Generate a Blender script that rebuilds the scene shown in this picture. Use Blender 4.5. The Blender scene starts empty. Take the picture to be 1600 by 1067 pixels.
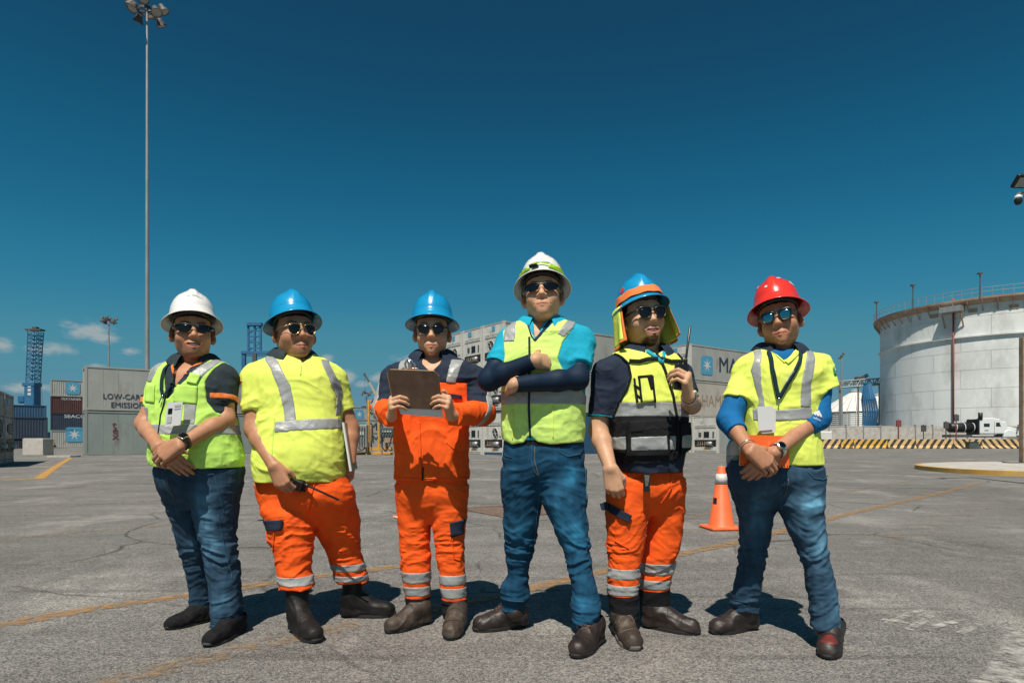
import bpy, math, random
import numpy as np
from mathutils import Vector, Matrix
from mathutils.bvhtree import BVHTree
random.seed(7); np.random.seed(7)
R = math.radians
sc = bpy.context.scene
col = sc.collection
F = 1000.0; HZ = 689.0; CX = 800.0; CAMH = 0.92       # focal length in photo pixels, horizon row, camera height

# ---------------- camera, sky, sun, exposure ----------------
cd = bpy.data.cameras.new('camera'); cam = bpy.data.objects.new('camera', cd); col.objects.link(cam)
cam.location = (0, 0, CAMH); cam.rotation_euler = (R(90), 0, 0)
cd.sensor_width = 36; cd.lens = 36*F/1600; cd.shift_y = (HZ-533.5)/1600
cd.clip_start = 0.05; cd.clip_end = 5000
sc.camera = cam
SUN_EL, SUN_AZ = R(60), R(12)
world = bpy.data.worlds.new('World'); sc.world = world; world.use_nodes = True
def world_setup():
    nt = world.node_tree; N = nt.nodes; L = nt.links; N.clear()
    out = N.new('ShaderNodeOutputWorld'); bg = N.new('ShaderNodeBackground')
    sky = N.new('ShaderNodeTexSky'); sky.sky_type = 'NISHITA'; sky.sun_disc = False
    sky.sun_elevation = SUN_EL; sky.sun_rotation = math.pi+SUN_AZ
    sky.air_density = 1.0; sky.dust_density = 0.6; sky.ozone_density = 2.0; sky.altitude = 0
    # the photograph's colour grading of the sky, the same for the whole dome: deep teal above, muted turquoise low down
    sc1 = N.new('ShaderNodeMix'); sc1.data_type = 'RGBA'; sc1.blend_type = 'MULTIPLY'; sc1.inputs[0].default_value = 1; sc1.inputs[7].default_value = (.1, .1, .1, 1)
    L.new(sky.outputs[0], sc1.inputs[6])
    cv = N.new('ShaderNodeRGBCurve'); L.new(sc1.outputs[2], cv.inputs['Color'])
    for ch, pts in enumerate(SKY_CURVES):
        c = cv.mapping.curves[ch]
        for x, y in pts[1:-1]: c.points.new(x, y*2.5)
        c.points[0].location = (pts[0][0], pts[0][1]*2.5); c.points[-1].location = (pts[-1][0], pts[-1][1]*2.5)
    cv.mapping.update()
    tint = N.new('ShaderNodeMix'); tint.data_type = 'RGBA'; tint.blend_type = 'MULTIPLY'; tint.inputs[0].default_value = 1; tint.clamp_result = False
    tint.inputs[7].default_value = (4, 4, 4, 1); L.new(cv.outputs[0], tint.inputs[6])
    geo = N.new('ShaderNodeTexCoord')
    # clouds: a few small fair-weather heaps low over the horizon
    sep = N.new('ShaderNodeSeparateXYZ'); L.new(geo.outputs['Generated'], sep.inputs[0])
    def M(op, a, b=None, c=None, clamp=False):
        n = N.new('ShaderNodeMath'); n.operation = op; n.use_clamp = clamp
        for i, v in enumerate((a, b, c)):
            if v is None: continue
            if isinstance(v, (int, float)): n.inputs[i].default_value = v
            else: L.new(v, n.inputs[i])
        return n.outputs[0]
    az = M('ARCTAN2', sep.outputs[0], sep.outputs[1])
    el = M('ARCSINE', sep.outputs[2])
    cmb = N.new('ShaderNodeCombineXYZ'); L.new(az, cmb.inputs[0]); L.new(M('MULTIPLY', el, 2.0), cmb.inputs[1])
    n1 = N.new('ShaderNodeTexNoise'); n1.inputs['Scale'].default_value = 34; n1.inputs['Detail'].default_value = 9; n1.inputs['Roughness'].default_value = 0.66
    L.new(cmb.outputs[0], n1.inputs['Vector'])
    tot = None
    for px, py, hw, hh in CLOUDS:
        dx = (px-CX)/F; d = math.sqrt(dx*dx+1)
        a0 = math.atan2(dx, 1); e0 = math.atan(((HZ-py)/F)/d)
        wa = hw/F/(1+dx*dx); he = hh/F/d
        u = M('DIVIDE', M('SUBTRACT', az, a0), wa); v = M('DIVIDE', M('SUBTRACT', el, e0), he)
        r = M('SQRT', M('ADD', M('MULTIPLY', u, u), M('MULTIPLY', v, v)))
        s = M('SUBTRACT', 1.0, r, clamp=True)
        tot = s if tot is None else M('MAXIMUM', tot, s)
    dens = M('MULTIPLY', M('SUBTRACT', M('ADD', M('MULTIPLY', tot, 0.75), M('MULTIPLY', n1.outputs[0], 2.4)), 1.28), 1.6, clamp=True)
    dens = M('MULTIPLY', dens, M('GREATER_THAN', tot, 0.001))
    dens = M('MULTIPLY', dens, M('MULTIPLY', tot, 2.0, clamp=True))
    dens = M('MULTIPLY', dens, 0.75)
    mx = N.new('ShaderNodeMix'); mx.data_type = 'RGBA'; L.new(dens, mx.inputs[0]); L.new(tint.outputs[2], mx.inputs[6])
    mx.inputs[7].default_value = CLOUD_COL
    L.new(mx.outputs[2], bg.inputs[0]); bg.inputs[1].default_value = SKY_STRENGTH; L.new(bg.outputs[0], out.inputs[0])
SKY_STRENGTH = 0.091; CLOUD_COL = (3.9, 4.3, 4.3, 1)
SKY_CURVES = [[(0,0),(.0925,.007),(.137,.010),(.233,.034),(.315,.068),(.477,.105),(.6,.145),(1,.3)],
              [(0,0),(.154,.053),(.226,.110),(.361,.205),(.465,.255),(.55,.264),(.61,.258),(1,.4)],
              [(0,0),(.28,.115),(.39,.215),(.477,.290),(.56,.338),(.65,.348),(.70,.34),(1,.4)]]
CLOUDS = [(2,538,30,18),(135,516,60,21),(80,545,54,14),(160,530,44,12),(200,549,26,9),(150,574,28,9),(36,606,42,14),(70,606,30,10),
          (215,580,30,7),(540,588,24,15),(566,600,15,9),(592,590,26,12),(512,560,15,10),(640,560,40,8),(1440,566,40,5),(1235,640,40,7),(-60,560,60,18),(-150,600,60,14),(1720,600,70,12)]
world_setup()
sd = bpy.data.lights.new('sun', 'SUN'); sd.energy = 5.0; sd.angle = R(0.53); sd.color = (1.0, 0.93, 0.82)
sun = bpy.data.objects.new('sun', sd); col.objects.link(sun)
sdir = Vector((-math.sin(SUN_AZ)*math.cos(SUN_EL), -math.cos(SUN_AZ)*math.cos(SUN_EL), math.sin(SUN_EL)))
sun.rotation_euler = sdir.to_track_quat('Z', 'Y').to_euler(); sun.location = (0, 0, 40)
vs = sc.view_settings; vs.view_transform = 'Standard'; vs.look = 'None'; vs.exposure = 0.14; vs.gamma = 1; vs.use_curve_mapping = False

# ---------------- helpers ----------------
def W(px, py, Y):                                  # photo row/column seen at depth Y -> world point
    return Vector(((px-CX)/F*Y, Y, CAMH-(py-HZ)/F*Y))
def G(px, py):                                     # ground point
    return W(px, py, F*CAMH/(py-HZ))
def tag(o, label=None, cat=None, group=None, kind=None):
    if label: o['label'] = label
    if cat: o['category'] = cat
    if group: o['group'] = group
    if kind: o['kind'] = kind
    return o
def empty(name, loc=(0,0,0), rz=0, label=None, cat=None, group=None):
    o = bpy.data.objects.new(name, None); col.objects.link(o); o.location = loc; o.rotation_euler = (0, 0, rz); o.empty_display_size = .2
    return tag(o, label, cat, group)
def link(name, me, parent=None):
    o = bpy.data.objects.new(name, me); col.objects.link(o)
    if parent is not None: o.parent = parent
    return o
def mesh_np(name, V, Fc, m, parent=None, smooth=True, org=None):
    V = np.asarray(V, dtype=np.float32).reshape(-1, 3)
    if org is not None: V = V-np.array(org, dtype=np.float32)
    me = bpy.data.meshes.new(name)
    Fc = np.asarray(Fc, dtype=np.int32)
    k = Fc.shape[1]
    me.vertices.add(len(V)); me.vertices.foreach_set('co', V.ravel())
    me.loops.add(Fc.size); me.loops.foreach_set('vertex_index', Fc.ravel())
    me.polygons.add(len(Fc)); me.polygons.foreach_set('loop_start', np.arange(0, Fc.size, k, dtype=np.int32))
    me.polygons.foreach_set('loop_total', np.full(len(Fc), k, dtype=np.int32))
    me.update(calc_edges=True); me.validate()
    if smooth: me.polygons.foreach_set('use_smooth', np.ones(len(me.polygons), dtype=bool))
    me.materials.append(m)
    return link(name, me, parent)
class MB:
    """collects boxes, bars and prisms into one mesh"""
    def __init__(s): s.v = []; s.f = []
    def add(s, vs, fs):
        b = len(s.v); s.v += [tuple(v) for v in vs]; s.f += [tuple(b+i for i in f) for f in fs]; return s
    def box(s, x0, x1, y0, y1, z0, z1):
        v = [(x, y, z) for z in (z0, z1) for y in (y0, y1) for x in (x0, x1)]
        return s.add(v, [(0,2,3,1),(4,5,7,6),(0,1,5,4),(2,6,7,3),(0,4,6,2),(1,3,7,5)])
    def bar(s, a, b, r, n=6, r2=None, cap=True, sq=False):
        a = Vector(a); b = Vector(b); d = (b-a).normalized(); r2 = r if r2 is None else r2
        u = d.cross(Vector((0,0,1)) if abs(d.z) < .95 else Vector((0,1,0))).normalized(); w = d.cross(u)
        v = []; off = math.pi/n if sq else 0
        for p, q in ((a, r), (b, r2)):
            for i in range(n):
                t = 2*math.pi*i/n+off; v.append(p+u*math.cos(t)*q+w*math.sin(t)*q)
        f = [(i, (i+1) % n, n+(i+1) % n, n+i) for i in range(n)]
        if cap: f += [tuple(range(n-1, -1, -1)), tuple(range(n, 2*n))]
        return s.add(v, f)
    def tube(s, pts, r, n=6):
        for a, b in zip(pts, pts[1:]): s.bar(a, b, r if not callable(r) else r(0), n)
        return s
    def sweep(s, pts, r, n=6, closed=False):
        pts = [Vector(p) for p in pts]; m = len(pts); v = []; u = None
        for i, p in enumerate(pts):
            a = pts[(i-1) % m] if (closed or i > 0) else p; b = pts[(i+1) % m] if (closed or i < m-1) else p; d = (b-a).normalized()
            u = (d.orthogonal() if u is None else (u-d*u.dot(d))).normalized(); w = d.cross(u); rr = r[i] if isinstance(r, (list, tuple)) else r
            v += [p+(u*math.cos(2*math.pi*k/n)+w*math.sin(2*math.pi*k/n))*rr for k in range(n)]
        f = [((i % m)*n+k, (i % m)*n+(k+1) % n, ((i+1) % m)*n+(k+1) % n, ((i+1) % m)*n+k) for i in range(m if closed else m-1) for k in range(n)]
        if not closed: f += [tuple(range(n-1, -1, -1)), tuple(range((m-1)*n, m*n))]
        return s.add(v, f)
    def lathe(s, prof, n=16, c=(0,0,0), axis='z', a0=0, a1=2*math.pi):
        full = abs(a1-a0-2*math.pi) < 1e-6; m = n if full else n+1
        v = []
        for r, z in prof:
            for i in range(m):
                t = a0+(a1-a0)*i/n; p = (r*math.cos(t), r*math.sin(t), z)
                if axis == 'y': p = (p[0], p[2], p[1])
                if axis == 'x': p = (p[2], p[0], p[1])
                v.append((c[0]+p[0], c[1]+p[1], c[2]+p[2]))
        f = []
        for j in range(len(prof)-1):
            for i in range(n):
                k = (i+1) % m if full else i+1
                f.append((j*m+i, j*m+k, (j+1)*m+k, (j+1)*m+i))
        return s.add(v, f)
    def prism(s, poly, y0, y1):                    # polygon in x,z pushed along y
        n = len(poly); v = [(x, y0, z) for x, z in poly]+[(x, y1, z) for x, z in poly]
        return s.add(v, [tuple(range(n)), tuple(range(2*n-1, n-1, -1))]+[(i, n+i, n+(i+1) % n, (i+1) % n) for i in range(n)])
    def build(s, name, m, parent=None, smooth=False, bevel=0, seg=1, xf=None):
        vv = [xf @ Vector(v) for v in s.v] if xf is not None else s.v
        me = bpy.data.meshes.new(name); me.from_pydata(vv, [], s.f); me.validate()
        if smooth: me.polygons.foreach_set('use_smooth', np.ones(len(me.polygons), dtype=bool))
        me.materials.append(m); o = link(name, me, parent)
        if bevel:
            b = o.modifiers.new('bevel', 'BEVEL'); b.width = bevel; b.segments = seg; b.limit_method = 'ANGLE'; b.angle_limit = R(35)
        return o
def copy_tree(o, parent=None):
    c = o.copy(); col.objects.link(c); c.parent = parent
    for ch in CH.get(o.name, [x for x in o.children]): copy_tree(ch, c)
    return c
CH = {}
def text_mesh(body, size=1.0, bold=0.0, ext=0.0, sx=1.0):
    cu = bpy.data.curves.new('lettering', 'FONT'); cu.body = body; cu.size = size; cu.offset = bold; cu.extrude = ext; cu.resolution_u = 3
    cu.align_x = 'LEFT'
    o = bpy.data.objects.new('lettering', cu); col.objects.link(o)
    dg = bpy.context.evaluated_depsgraph_get(); me = bpy.data.meshes.new_from_object(o.evaluated_get(dg))
    bpy.data.objects.remove(o); bpy.data.curves.remove(cu)
    for v in me.vertices: v.co.x *= sx
    return me

# ---------------- materials ----------------
def mat(name, c, rough=.7, metal=0, c2=None, scale=3, detail=5, bump=0, bscale=None, stretch=(1,1,1), lo=.35, hi=.65, coat=0, spec=.5,
        dirt=None, dscale=.6, dlo=.5, dhi=.75, wr=0, wscale=13, attr=None, sss=0, vor=False, sheen=0, trans=0, alpha=None):
    m = bpy.data.materials.new(name); m.use_nodes = True; nt = m.node_tree; N = nt.nodes; L = nt.links
    b = N['Principled BSDF']; b.inputs['Roughness'].default_value = rough; b.inputs['Metallic'].default_value = metal
    b.inputs['Specular IOR Level'].default_value = spec
    if coat: b.inputs['Coat Weight'].default_value = coat; b.inputs['Coat Roughness'].default_value = .06
    if sheen: b.inputs['Sheen Weight'].default_value = sheen
    if trans: b.inputs['Transmission Weight'].default_value = trans
    if sss: b.inputs['Subsurface Weight'].default_value = sss; b.inputs['Subsurface Radius'].default_value = (.012, .004, .002); b.inputs['Subsurface Scale'].default_value = 1
    tc = N.new('ShaderNodeTexCoord'); mp = N.new('ShaderNodeMapping'); mp.inputs['Scale'].default_value = stretch
    L.new(tc.outputs['Object'], mp.inputs[0])
    cur = None
    def rgba(x): return (x[0], x[1], x[2], 1)
    def noise(s, d=detail, r=.6):
        n = N.new('ShaderNodeTexNoise'); n.inputs['Scale'].default_value = s; n.inputs['Detail'].default_value = d; n.inputs['Roughness'].default_value = r
        L.new(mp.outputs[0], n.inputs['Vector']); return n.outputs[0]
    def ramp(src, lo, hi):
        r = N.new('ShaderNodeMapRange'); r.inputs[1].default_value = lo; r.inputs[2].default_value = hi; L.new(src, r.inputs[0]); return r.outputs[0]
    def mix(f, a, bb, bt='MIX'):
        n = N.new('ShaderNodeMix'); n.data_type = 'RGBA'; n.blend_type = bt
        if isinstance(f, float): n.inputs[0].default_value = f
        else: L.new(f, n.inputs[0])
        for i, x in ((6, a), (7, bb)):
            if isinstance(x, tuple): n.inputs[i].default_value = rgba(x)
            else: L.new(x, n.inputs[i])
        return n.outputs[2]
    cur = tuple(c[:3])
    if c2: cur = mix(ramp(noise(scale), lo, hi), cur, tuple(c2[:3]))
    if dirt: cur = mix(ramp(noise(dscale, 8, .68), dlo, dhi), cur, tuple(dirt[:3]))
    if attr:
        a = N.new('ShaderNodeAttribute'); a.attribute_name = attr; cur = mix(1.0, cur, a.outputs['Color'], 'MULTIPLY')
    if isinstance(cur, tuple): b.inputs['Base Color'].default_value = rgba(cur)
    else: L.new(cur, b.inputs['Base Color'])
    if bump:
        bp = N.new('ShaderNodeBump'); bp.inputs['Strength'].default_value = 1; bp.inputs['Distance'].default_value = bump
        L.new(noise(bscale or scale*4, 6, .65), bp.inputs['Height']); L.new(bp.outputs[0], b.inputs['Normal'])
        if wr:
            n0 = N.new('ShaderNodeTexNoise'); n0.inputs['Scale'].default_value = wscale*.35; n0.inputs['Detail'].default_value = 2; L.new(tc.outputs['Object'], n0.inputs['Vector'])
            wp = N.new('ShaderNodeMix'); wp.data_type = 'VECTOR'; wp.inputs[0].default_value = .22; L.new(tc.outputs['Object'], wp.inputs[4]); L.new(n0.outputs['Color'], wp.inputs[5])
            m2 = N.new('ShaderNodeMapping'); m2.inputs['Scale'].default_value = (.8, .8, 1.7); L.new(wp.outputs[1], m2.inputs[0])
            n2 = N.new('ShaderNodeTexNoise'); n2.noise_type = 'RIDGED_MULTIFRACTAL'; n2.inputs['Scale'].default_value = wscale; n2.inputs['Detail'].default_value = 2.5; n2.inputs['Roughness'].default_value = .45; n2.inputs['Lacunarity'].default_value = 2.1
            L.new(m2.outputs[0], n2.inputs['Vector'])
            b2 = N.new('ShaderNodeBump'); b2.inputs['Strength'].default_value = 1; b2.inputs['Distance'].default_value = wr*1.8; L.new(n2.outputs[0], b2.inputs['Height']); L.new(b2.outputs[0], bp.inputs['Normal'])
    if alpha is not None: b.inputs['Alpha'].default_value = alpha
    return m
# ================= ground =================
def ground_mat():
    m = bpy.data.materials.new('asphalt'); m.use_nodes = True; nt = m.node_tree; N = nt.nodes; L = nt.links
    b = N['Principled BSDF']; b.inputs['Roughness'].default_value = .9; b.inputs['Specular IOR Level'].default_value = .3
    tc = N.new('ShaderNodeTexCoord')
    def noise(s, d=5, r=.6, st=(1,1,1), out=0):
        mp = N.new('ShaderNodeMapping'); mp.inputs['Scale'].default_value = st; L.new(tc.outputs['Object'], mp.inputs[0])
        n = N.new('ShaderNodeTexNoise'); n.inputs['Scale'].default_value = s; n.inputs['Detail'].default_value = d; n.inputs['Roughness'].default_value = r
        L.new(mp.outputs[0], n.inputs['Vector']); return n.outputs[out]
    def mr(src, a, c, d=0., e=1.):
        r = N.new('ShaderNodeMapRange'); r.inputs[1].default_value = a; r.inputs[2].default_value = c; r.inputs[3].default_value = d; r.inputs[4].default_value = e
        L.new(src, r.inputs[0]); return r.outputs[0]
    def mix(f, a, c, bt='MIX'):
        n = N.new('ShaderNodeMix'); n.data_type = 'RGBA'; n.blend_type = bt
        if isinstance(f, float): n.inputs[0].default_value = f
        else: L.new(f, n.inputs[0])
        for i, x in ((6, a), (7, c)):
            if isinstance(x, tuple): n.inputs[i].default_value = x+(1,)
            else: L.new(x, n.inputs[i])
        return n.outputs[2]
    def mul(a, c):
        n = N.new('ShaderNodeMath'); n.operation = 'MULTIPLY'
        L.new(a, n.inputs[0])
        if isinstance(c, float): n.inputs[1].default_value = c
        else: L.new(c, n.inputs[1])
        return n.outputs[0]
    base = mix(mr(noise(.30, 6, .6), .36, .64), (.136, .129, .120), (.205, .194, .180))
    base = mix(mul(mr(noise(1.1, 8, .72, (.30, 1.5, 1)), .46, .66), .85), base, (.115, .106, .098))     # long darker streaks
    base = mix(mul(mr(noise(.55, 9, .74, (1.6, .8, 1)), .52, .70), .75), base, (.36, .335, .30))        # pale scoured patches
    base = mix(mul(mr(noise(4.5, 7, .75), .54, .78), .6), base, (.33, .30, .27))
    base = mix(mul(mr(noise(.8, 4, .55, (1, 1, 1)), .62, .70), .7), base, (.085, .078, .072))          # oil stains
    base = mix(mul(mr(noise(2.6, 3, .5, (.12, 2.2, 1)), .60, .68), .5), base, (.075, .07, .066))       # tyre marks
    base = mix(mul(mr(noise(.23, 5, .6), .55, .66), .45), base, (.11, .105, .10))                      # newer darker asphalt
    v = N.new('ShaderNodeTexVoronoi'); v.inputs['Scale'].default_value = 120; L.new(tc.outputs['Object'], v.inputs['Vector'])
    sp = N.new('ShaderNodeSeparateColor'); L.new(v.outputs['Color'], sp.inputs[0])
    st = mr(sp.outputs[0], .0, 1., .45, 1.5)                                                       # single stones
    cm = N.new('ShaderNodeCombineColor')
    for i in range(3): L.new(st, cm.inputs[i])
    base = mix(1., base, cm.outputs[0], 'MULTIPLY')
    base = mix(mul(mr(noise(260, 2, .5), .56, .7), .6), base, (.05, .045, .04))                     # pits between the stones
    base = mix(mul(mr(noise(150, 2, .5), .63, .7), .9), base, (.62, .58, .52))                    # pale chips
    # cracks: ridges of a warped noise, seen only in places
    wv = N.new('ShaderNodeTexNoise'); wv.inputs['Scale'].default_value = 1.4; wv.inputs['Detail'].default_value = 6; L.new(tc.outputs['Object'], wv.inputs['Vector'])
    wm = mix(.22, tc.outputs['Object'], wv.outputs['Color'])
    vc = N.new('ShaderNodeTexVoronoi'); vc.feature = 'DISTANCE_TO_EDGE'; vc.inputs['Scale'].default_value = .55; L.new(wm, vc.inputs['Vector'])
    crk = mul(mr(vc.outputs['Distance'], .0, .009, 1., 0.), mr(noise(.5, 3), .44, .54))
    base = mix(mul(crk, .85), base, (.035, .03, .027))
    L.new(base, b.inputs['Base Color'])
    bp = N.new('ShaderNodeBump'); bp.inputs['Distance'].default_value = .004; bp.inputs['Strength'].default_value = .8
    L.new(noise(120, 3, .6), bp.inputs['Height']); L.new(bp.outputs[0], b.inputs['Normal'])
    return m
GM = ground_mat()
g = MB(); g.add([(-1500, -60, 0), (1500, -60, 0), (1500, 3000, 0), (-1500, 3000, 0)], [(0,1,2,3)])
tag(g.build('ground', GM), kind='structure')

def paint_mat(name, c, lo, hi, scale=9):
    m = bpy.data.materials.new(name); m.use_nodes = True; nt = m.node_tree; N = nt.nodes; L = nt.links
    b = N['Principled BSDF']; b.inputs['Base Color'].default_value = c+(1,); b.inputs['Roughness'].default_value = .85
    tc = N.new('ShaderNodeTexCoord'); n = N.new('ShaderNodeTexNoise'); n.inputs['Scale'].default_value = scale; n.inputs['Detail'].default_value = 9; n.inputs['Roughness'].default_value = .72
    L.new(tc.outputs['Object'], n.inputs['Vector'])
    at = N.new('ShaderNodeAttribute'); at.attribute_name = 'edge'
    ad = N.new('ShaderNodeMath'); ad.operation = 'SUBTRACT'; L.new(n.outputs[0], ad.inputs[0]); L.new(at.outputs['Fac'], ad.inputs[1])
    r = N.new('ShaderNodeMapRange'); r.inputs[1].default_value = lo; r.inputs[2].default_value = hi; L.new(ad.outputs[0], r.inputs[0])
    mu = N.new('ShaderNodeMath'); mu.operation = 'MULTIPLY'; mu.inputs[1].default_value = .9; L.new(r.outputs[0], mu.inputs[0])
    L.new(mu.outputs[0], b.inputs['Alpha']); return m
Y_WORN = paint_mat('worn_ochre_paint', (.36, .2, .075), .36, .62, 14)
Y_FAINT = paint_mat('faint_ochre_paint', (.33, .2, .09), .46, .72, 11)
Y_OK = paint_mat('ochre_paint', (.5, .27, .07), .3, .5, 12)
W_WORN = paint_mat('worn_white_paint', (.5, .47, .43), .42, .66, 12)
LAYER = [0]
def line(pts, w, m, label):
    """a painted line on the ground through ground points, width w (m), its edges worn"""
    LAYER[0] += 1; z = .004+.0006*(LAYER[0] % 5)
    P = []
    for a, b_ in zip(pts, pts[1:]):
        n = max(2, int((b_-a).length/.25))
        for i in range(n): P.append(a.lerp(b_, i/n))
    P.append(pts[-1]); V = []; Ed = []
    for i, p in enumerate(P):
        d = (P[min(i+1, len(P)-1)]-P[max(i-1, 0)]).normalized(); s = Vector((-d.y, d.x, 0))
        for k, e in ((-1., .16), (-.6, 0), (.6, 0), (1., .16)):
            q = p+s*(w/2*k*(1+.15*math.sin(i*1.7))); V.append((q.x, q.y, z)); Ed.append(e)
    Fc = [(i*4+k, i*4+k+1, i*4+k+5, i*4+k+4) for i in range(len(P)-1) for k in range(3)]
    o = mesh_np('road_marking', V, Fc, m, smooth=False)
    a = o.data.attributes.new('edge', 'FLOAT', 'POINT'); a.data.foreach_set('value', np.array(Ed, dtype=np.float32))
    tag(o, kind='structure')
line([G(-60,988), G(150,950), G(300,930), G(470,904), G(620,885)], .15, Y_WORN, '')
line([G(-40,848), G(120,832), G(270,820)], .2, Y_FAINT, '')
line([G(640,960), G(740,940), G(850,915), G(1010,877), G(1150,848), G(1330,802), G(1480,768), G(1535,754)], .15, Y_WORN, '')
line([G(100,1085), G(280,1040), G(420,1005), G(560,976)], .22, Y_FAINT, '')
line([G(60,748), G(84,731), G(110,715)], .28, Y_OK, '')
line([G(0,750), G(52,748)], .3, Y_OK, '')
line([G(-10,768), G(150,760), G(240,756)], .22, Y_FAINT, '')
line([G(90,792), G(180,786), G(260,781)], .2, Y_FAINT, '')
line([G(1060,812), G(1120,801)], .18, Y_FAINT, '')
line([G(1300,772), G(1420,752)], .2, Y_FAINT, '')
for k, (a, b_) in enumerate([((1355,836),(1440,842)), ((1395,828),(1490,834)), ((1415,820),(1500,822)), ((1490,798),(1560,795)), ((1440,806),(1520,806))]):
    line([G(*a), G(*b_)], .13, Y_FAINT, '')
line([G(1555,1100), G(1580,1040), G(1605,985)], .2, W_WORN, '')
for a, b_ in [((1385,975),(1440,953)), ((1420,985),(1455,962)), ((1445,985),(1505,968)), ((1500,990),(1530,975)), ((1378,968),(1420,974))]:
    line([G(*a), G(*b_)], .05, W_WORN, '')

# ================= shared finishes =================
M_ = {}
def mk(k, *a, **kw): M_[k] = mat(k, *a, **kw); return M_[k]
mk('reefer_white', (.50,.49,.45), .6, c2=(.60,.585,.54), scale=2, dirt=(.2,.15,.1), dscale=1.2, dlo=.52, dhi=.78, bump=.002, bscale=5)
mk('reefer_grey', (.29,.295,.27), .6, c2=(.36,.365,.335), scale=.8, dirt=(.16,.13,.1), dscale=.9, dlo=.55, dhi=.8, stretch=(1,1,.4))
mk('grey_green', (.20,.23,.215), .6, c2=(.25,.28,.26), scale=.8, dirt=(.13,.12,.1), dscale=.9, dlo=.55, dhi=.8, stretch=(1,1,.35))
mk('beige_box', (.38,.34,.29), .6, c2=(.43,.39,.34), scale=.8, dirt=(.2,.16,.12), dscale=.9, dlo=.56, dhi=.8, stretch=(1,1,.35))
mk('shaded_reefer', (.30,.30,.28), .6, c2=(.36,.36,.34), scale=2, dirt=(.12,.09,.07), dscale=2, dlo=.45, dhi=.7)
mk('maroon_box', (.055,.022,.022), .6, c2=(.08,.03,.026), scale=1)
mk('navy_box', (.018,.032,.055), .6, c2=(.026,.042,.07), scale=1)
mk('blue_box', (.02,.07,.13), .6, c2=(.03,.09,.16), scale=1, dirt=(.1,.07,.05), dlo=.58, dhi=.8)
mk('logo_blue', (.07,.29,.44), .6)
mk('logo_white', (.5,.53,.53), .6)
mk('dark_letters', (.03,.04,.06), .6)
mk('red_letters', (.14,.04,.05), .6)
mk('pale_letters', (.45,.5,.52), .6)
mk('dark_metal', (.05,.05,.05), .6, c2=(.1,.09,.08), scale=4)
mk('black', (.012,.012,.014), .5)
mk('rust_post', (.22,.13,.07), .8, c2=(.32,.26,.2), scale=3)
mk('galvanised', (.30,.30,.29), .5, .5, c2=(.38,.38,.37), scale=3, stretch=(1,1,.3))
mk('crane_blue', (.02,.10,.22), .5, c2=(.03,.14,.28), scale=.5)
mk('crane_beige', (.38,.33,.24), .6)
mk('yellow_paint', (.62,.33,.04), .6, c2=(.45,.22,.04), scale=3)
mk('concrete', (.42,.39,.35), .9, c2=(.5,.47,.42), scale=1.2, dirt=(.25,.22,.19), dscale=1.5, bump=.004, bscale=30)
mk('tank_white', (.68,.69,.67), .6, c2=(.77,.78,.76), scale=.3, dirt=(.44,.44,.42), dscale=.22, dlo=.48, dhi=.74, stretch=(1,1,.5), bump=.01, bscale=.8)
mk('tank_seam', (.54,.54,.52), .8)
mk('tank_rust', (.33,.2,.13), .8, c2=(.45,.35,.27), scale=.6)
mk('pipe_red', (.22,.05,.045), .6)
mk('silo_metal', (.36,.38,.37), .5, .3, c2=(.45,.47,.46), scale=.4)
mk('silo_roof', (.62,.6,.56), .6, c2=(.7,.68,.64), scale=.4)
mk('machine_green', (.05,.075,.07), .5, c2=(.08,.1,.09), scale=3)
mk('truck_white', (.72,.74,.73), .3, coat=.6)
mk('tyre', (.015,.015,.016), .85)
mk('dark_glass', (.02,.03,.035), .08)
mk('chrome', (.6,.6,.6), .2, 1)

# ================= containers =================
AX = Vector((.806, .592, 0)); BX = Vector((-.592, .806, 0)); ARZ = math.atan2(.592, .806)
def star_logo(s, parent, x, y, z):
    b = MB(); q = .16*s; p = []
    for cx_, cz_, a0 in ((s-q, s-q, 0), (q, s-q, 90), (q, q, 180), (s-q, q, 270)):
        for i in range(4): t = R(a0+30*i); p.append((x+cx_+q*math.cos(t), z+cz_+q*math.sin(t)))
    b.prism(p, y, y+.01); lg = b.build('logo_plate', M_['logo_blue'], parent)
    st = []
    for i in range(14):
        r = s*.4 if i % 2 == 0 else s*.12; t = math.pi/2+i*math.pi/7
        st.append((x+s/2+r*math.cos(t), z+s/2+r*math.sin(t)))
    c = MB(); n = len(st); c.add([(x+s/2, y-.012, z+s/2)]+[(a, y-.012, b2) for a, b2 in st], [(0, 1+i, 1+(i+1) % n) for i in range(n)])
    c.build('star', M_['logo_white'], lg)
def lettering(txt, size, parent, x, y, z, m, bold=.01, sx=1.0, name='lettering'):
    me = text_mesh(txt, size, 0, 0, sx)
    if bold:                                                   # thicken the strokes: shifted copies, each a hair in front of the last
        nv = len(me.vertices); co = np.empty(nv*3, np.float32); me.vertices.foreach_get('co', co); co = co.reshape(-1, 3)
        fs = [tuple(p.vertices) for p in me.polygons]; V = []; Fs = []
        for k, (dx, dz) in enumerate(((0,0),(1,0),(.5,.5),(.5,-.5))):
            c2 = co.copy(); c2[:,0] += dx*bold*2.4*size; c2[:,1] += dz*bold*2.4*size; c2[:,2] += .0015*k; V += c2.tolist(); Fs += [tuple(i+k*nv for i in f) for f in fs]
        me = bpy.data.meshes.new(name); me.from_pydata(V, [], Fs)
    me.materials.append(m); o = link(name, me, parent)
    o.matrix_local = Matrix.Translation((x, y, z)) @ Matrix.Rotation(R(90), 4, 'X'); return o
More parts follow.
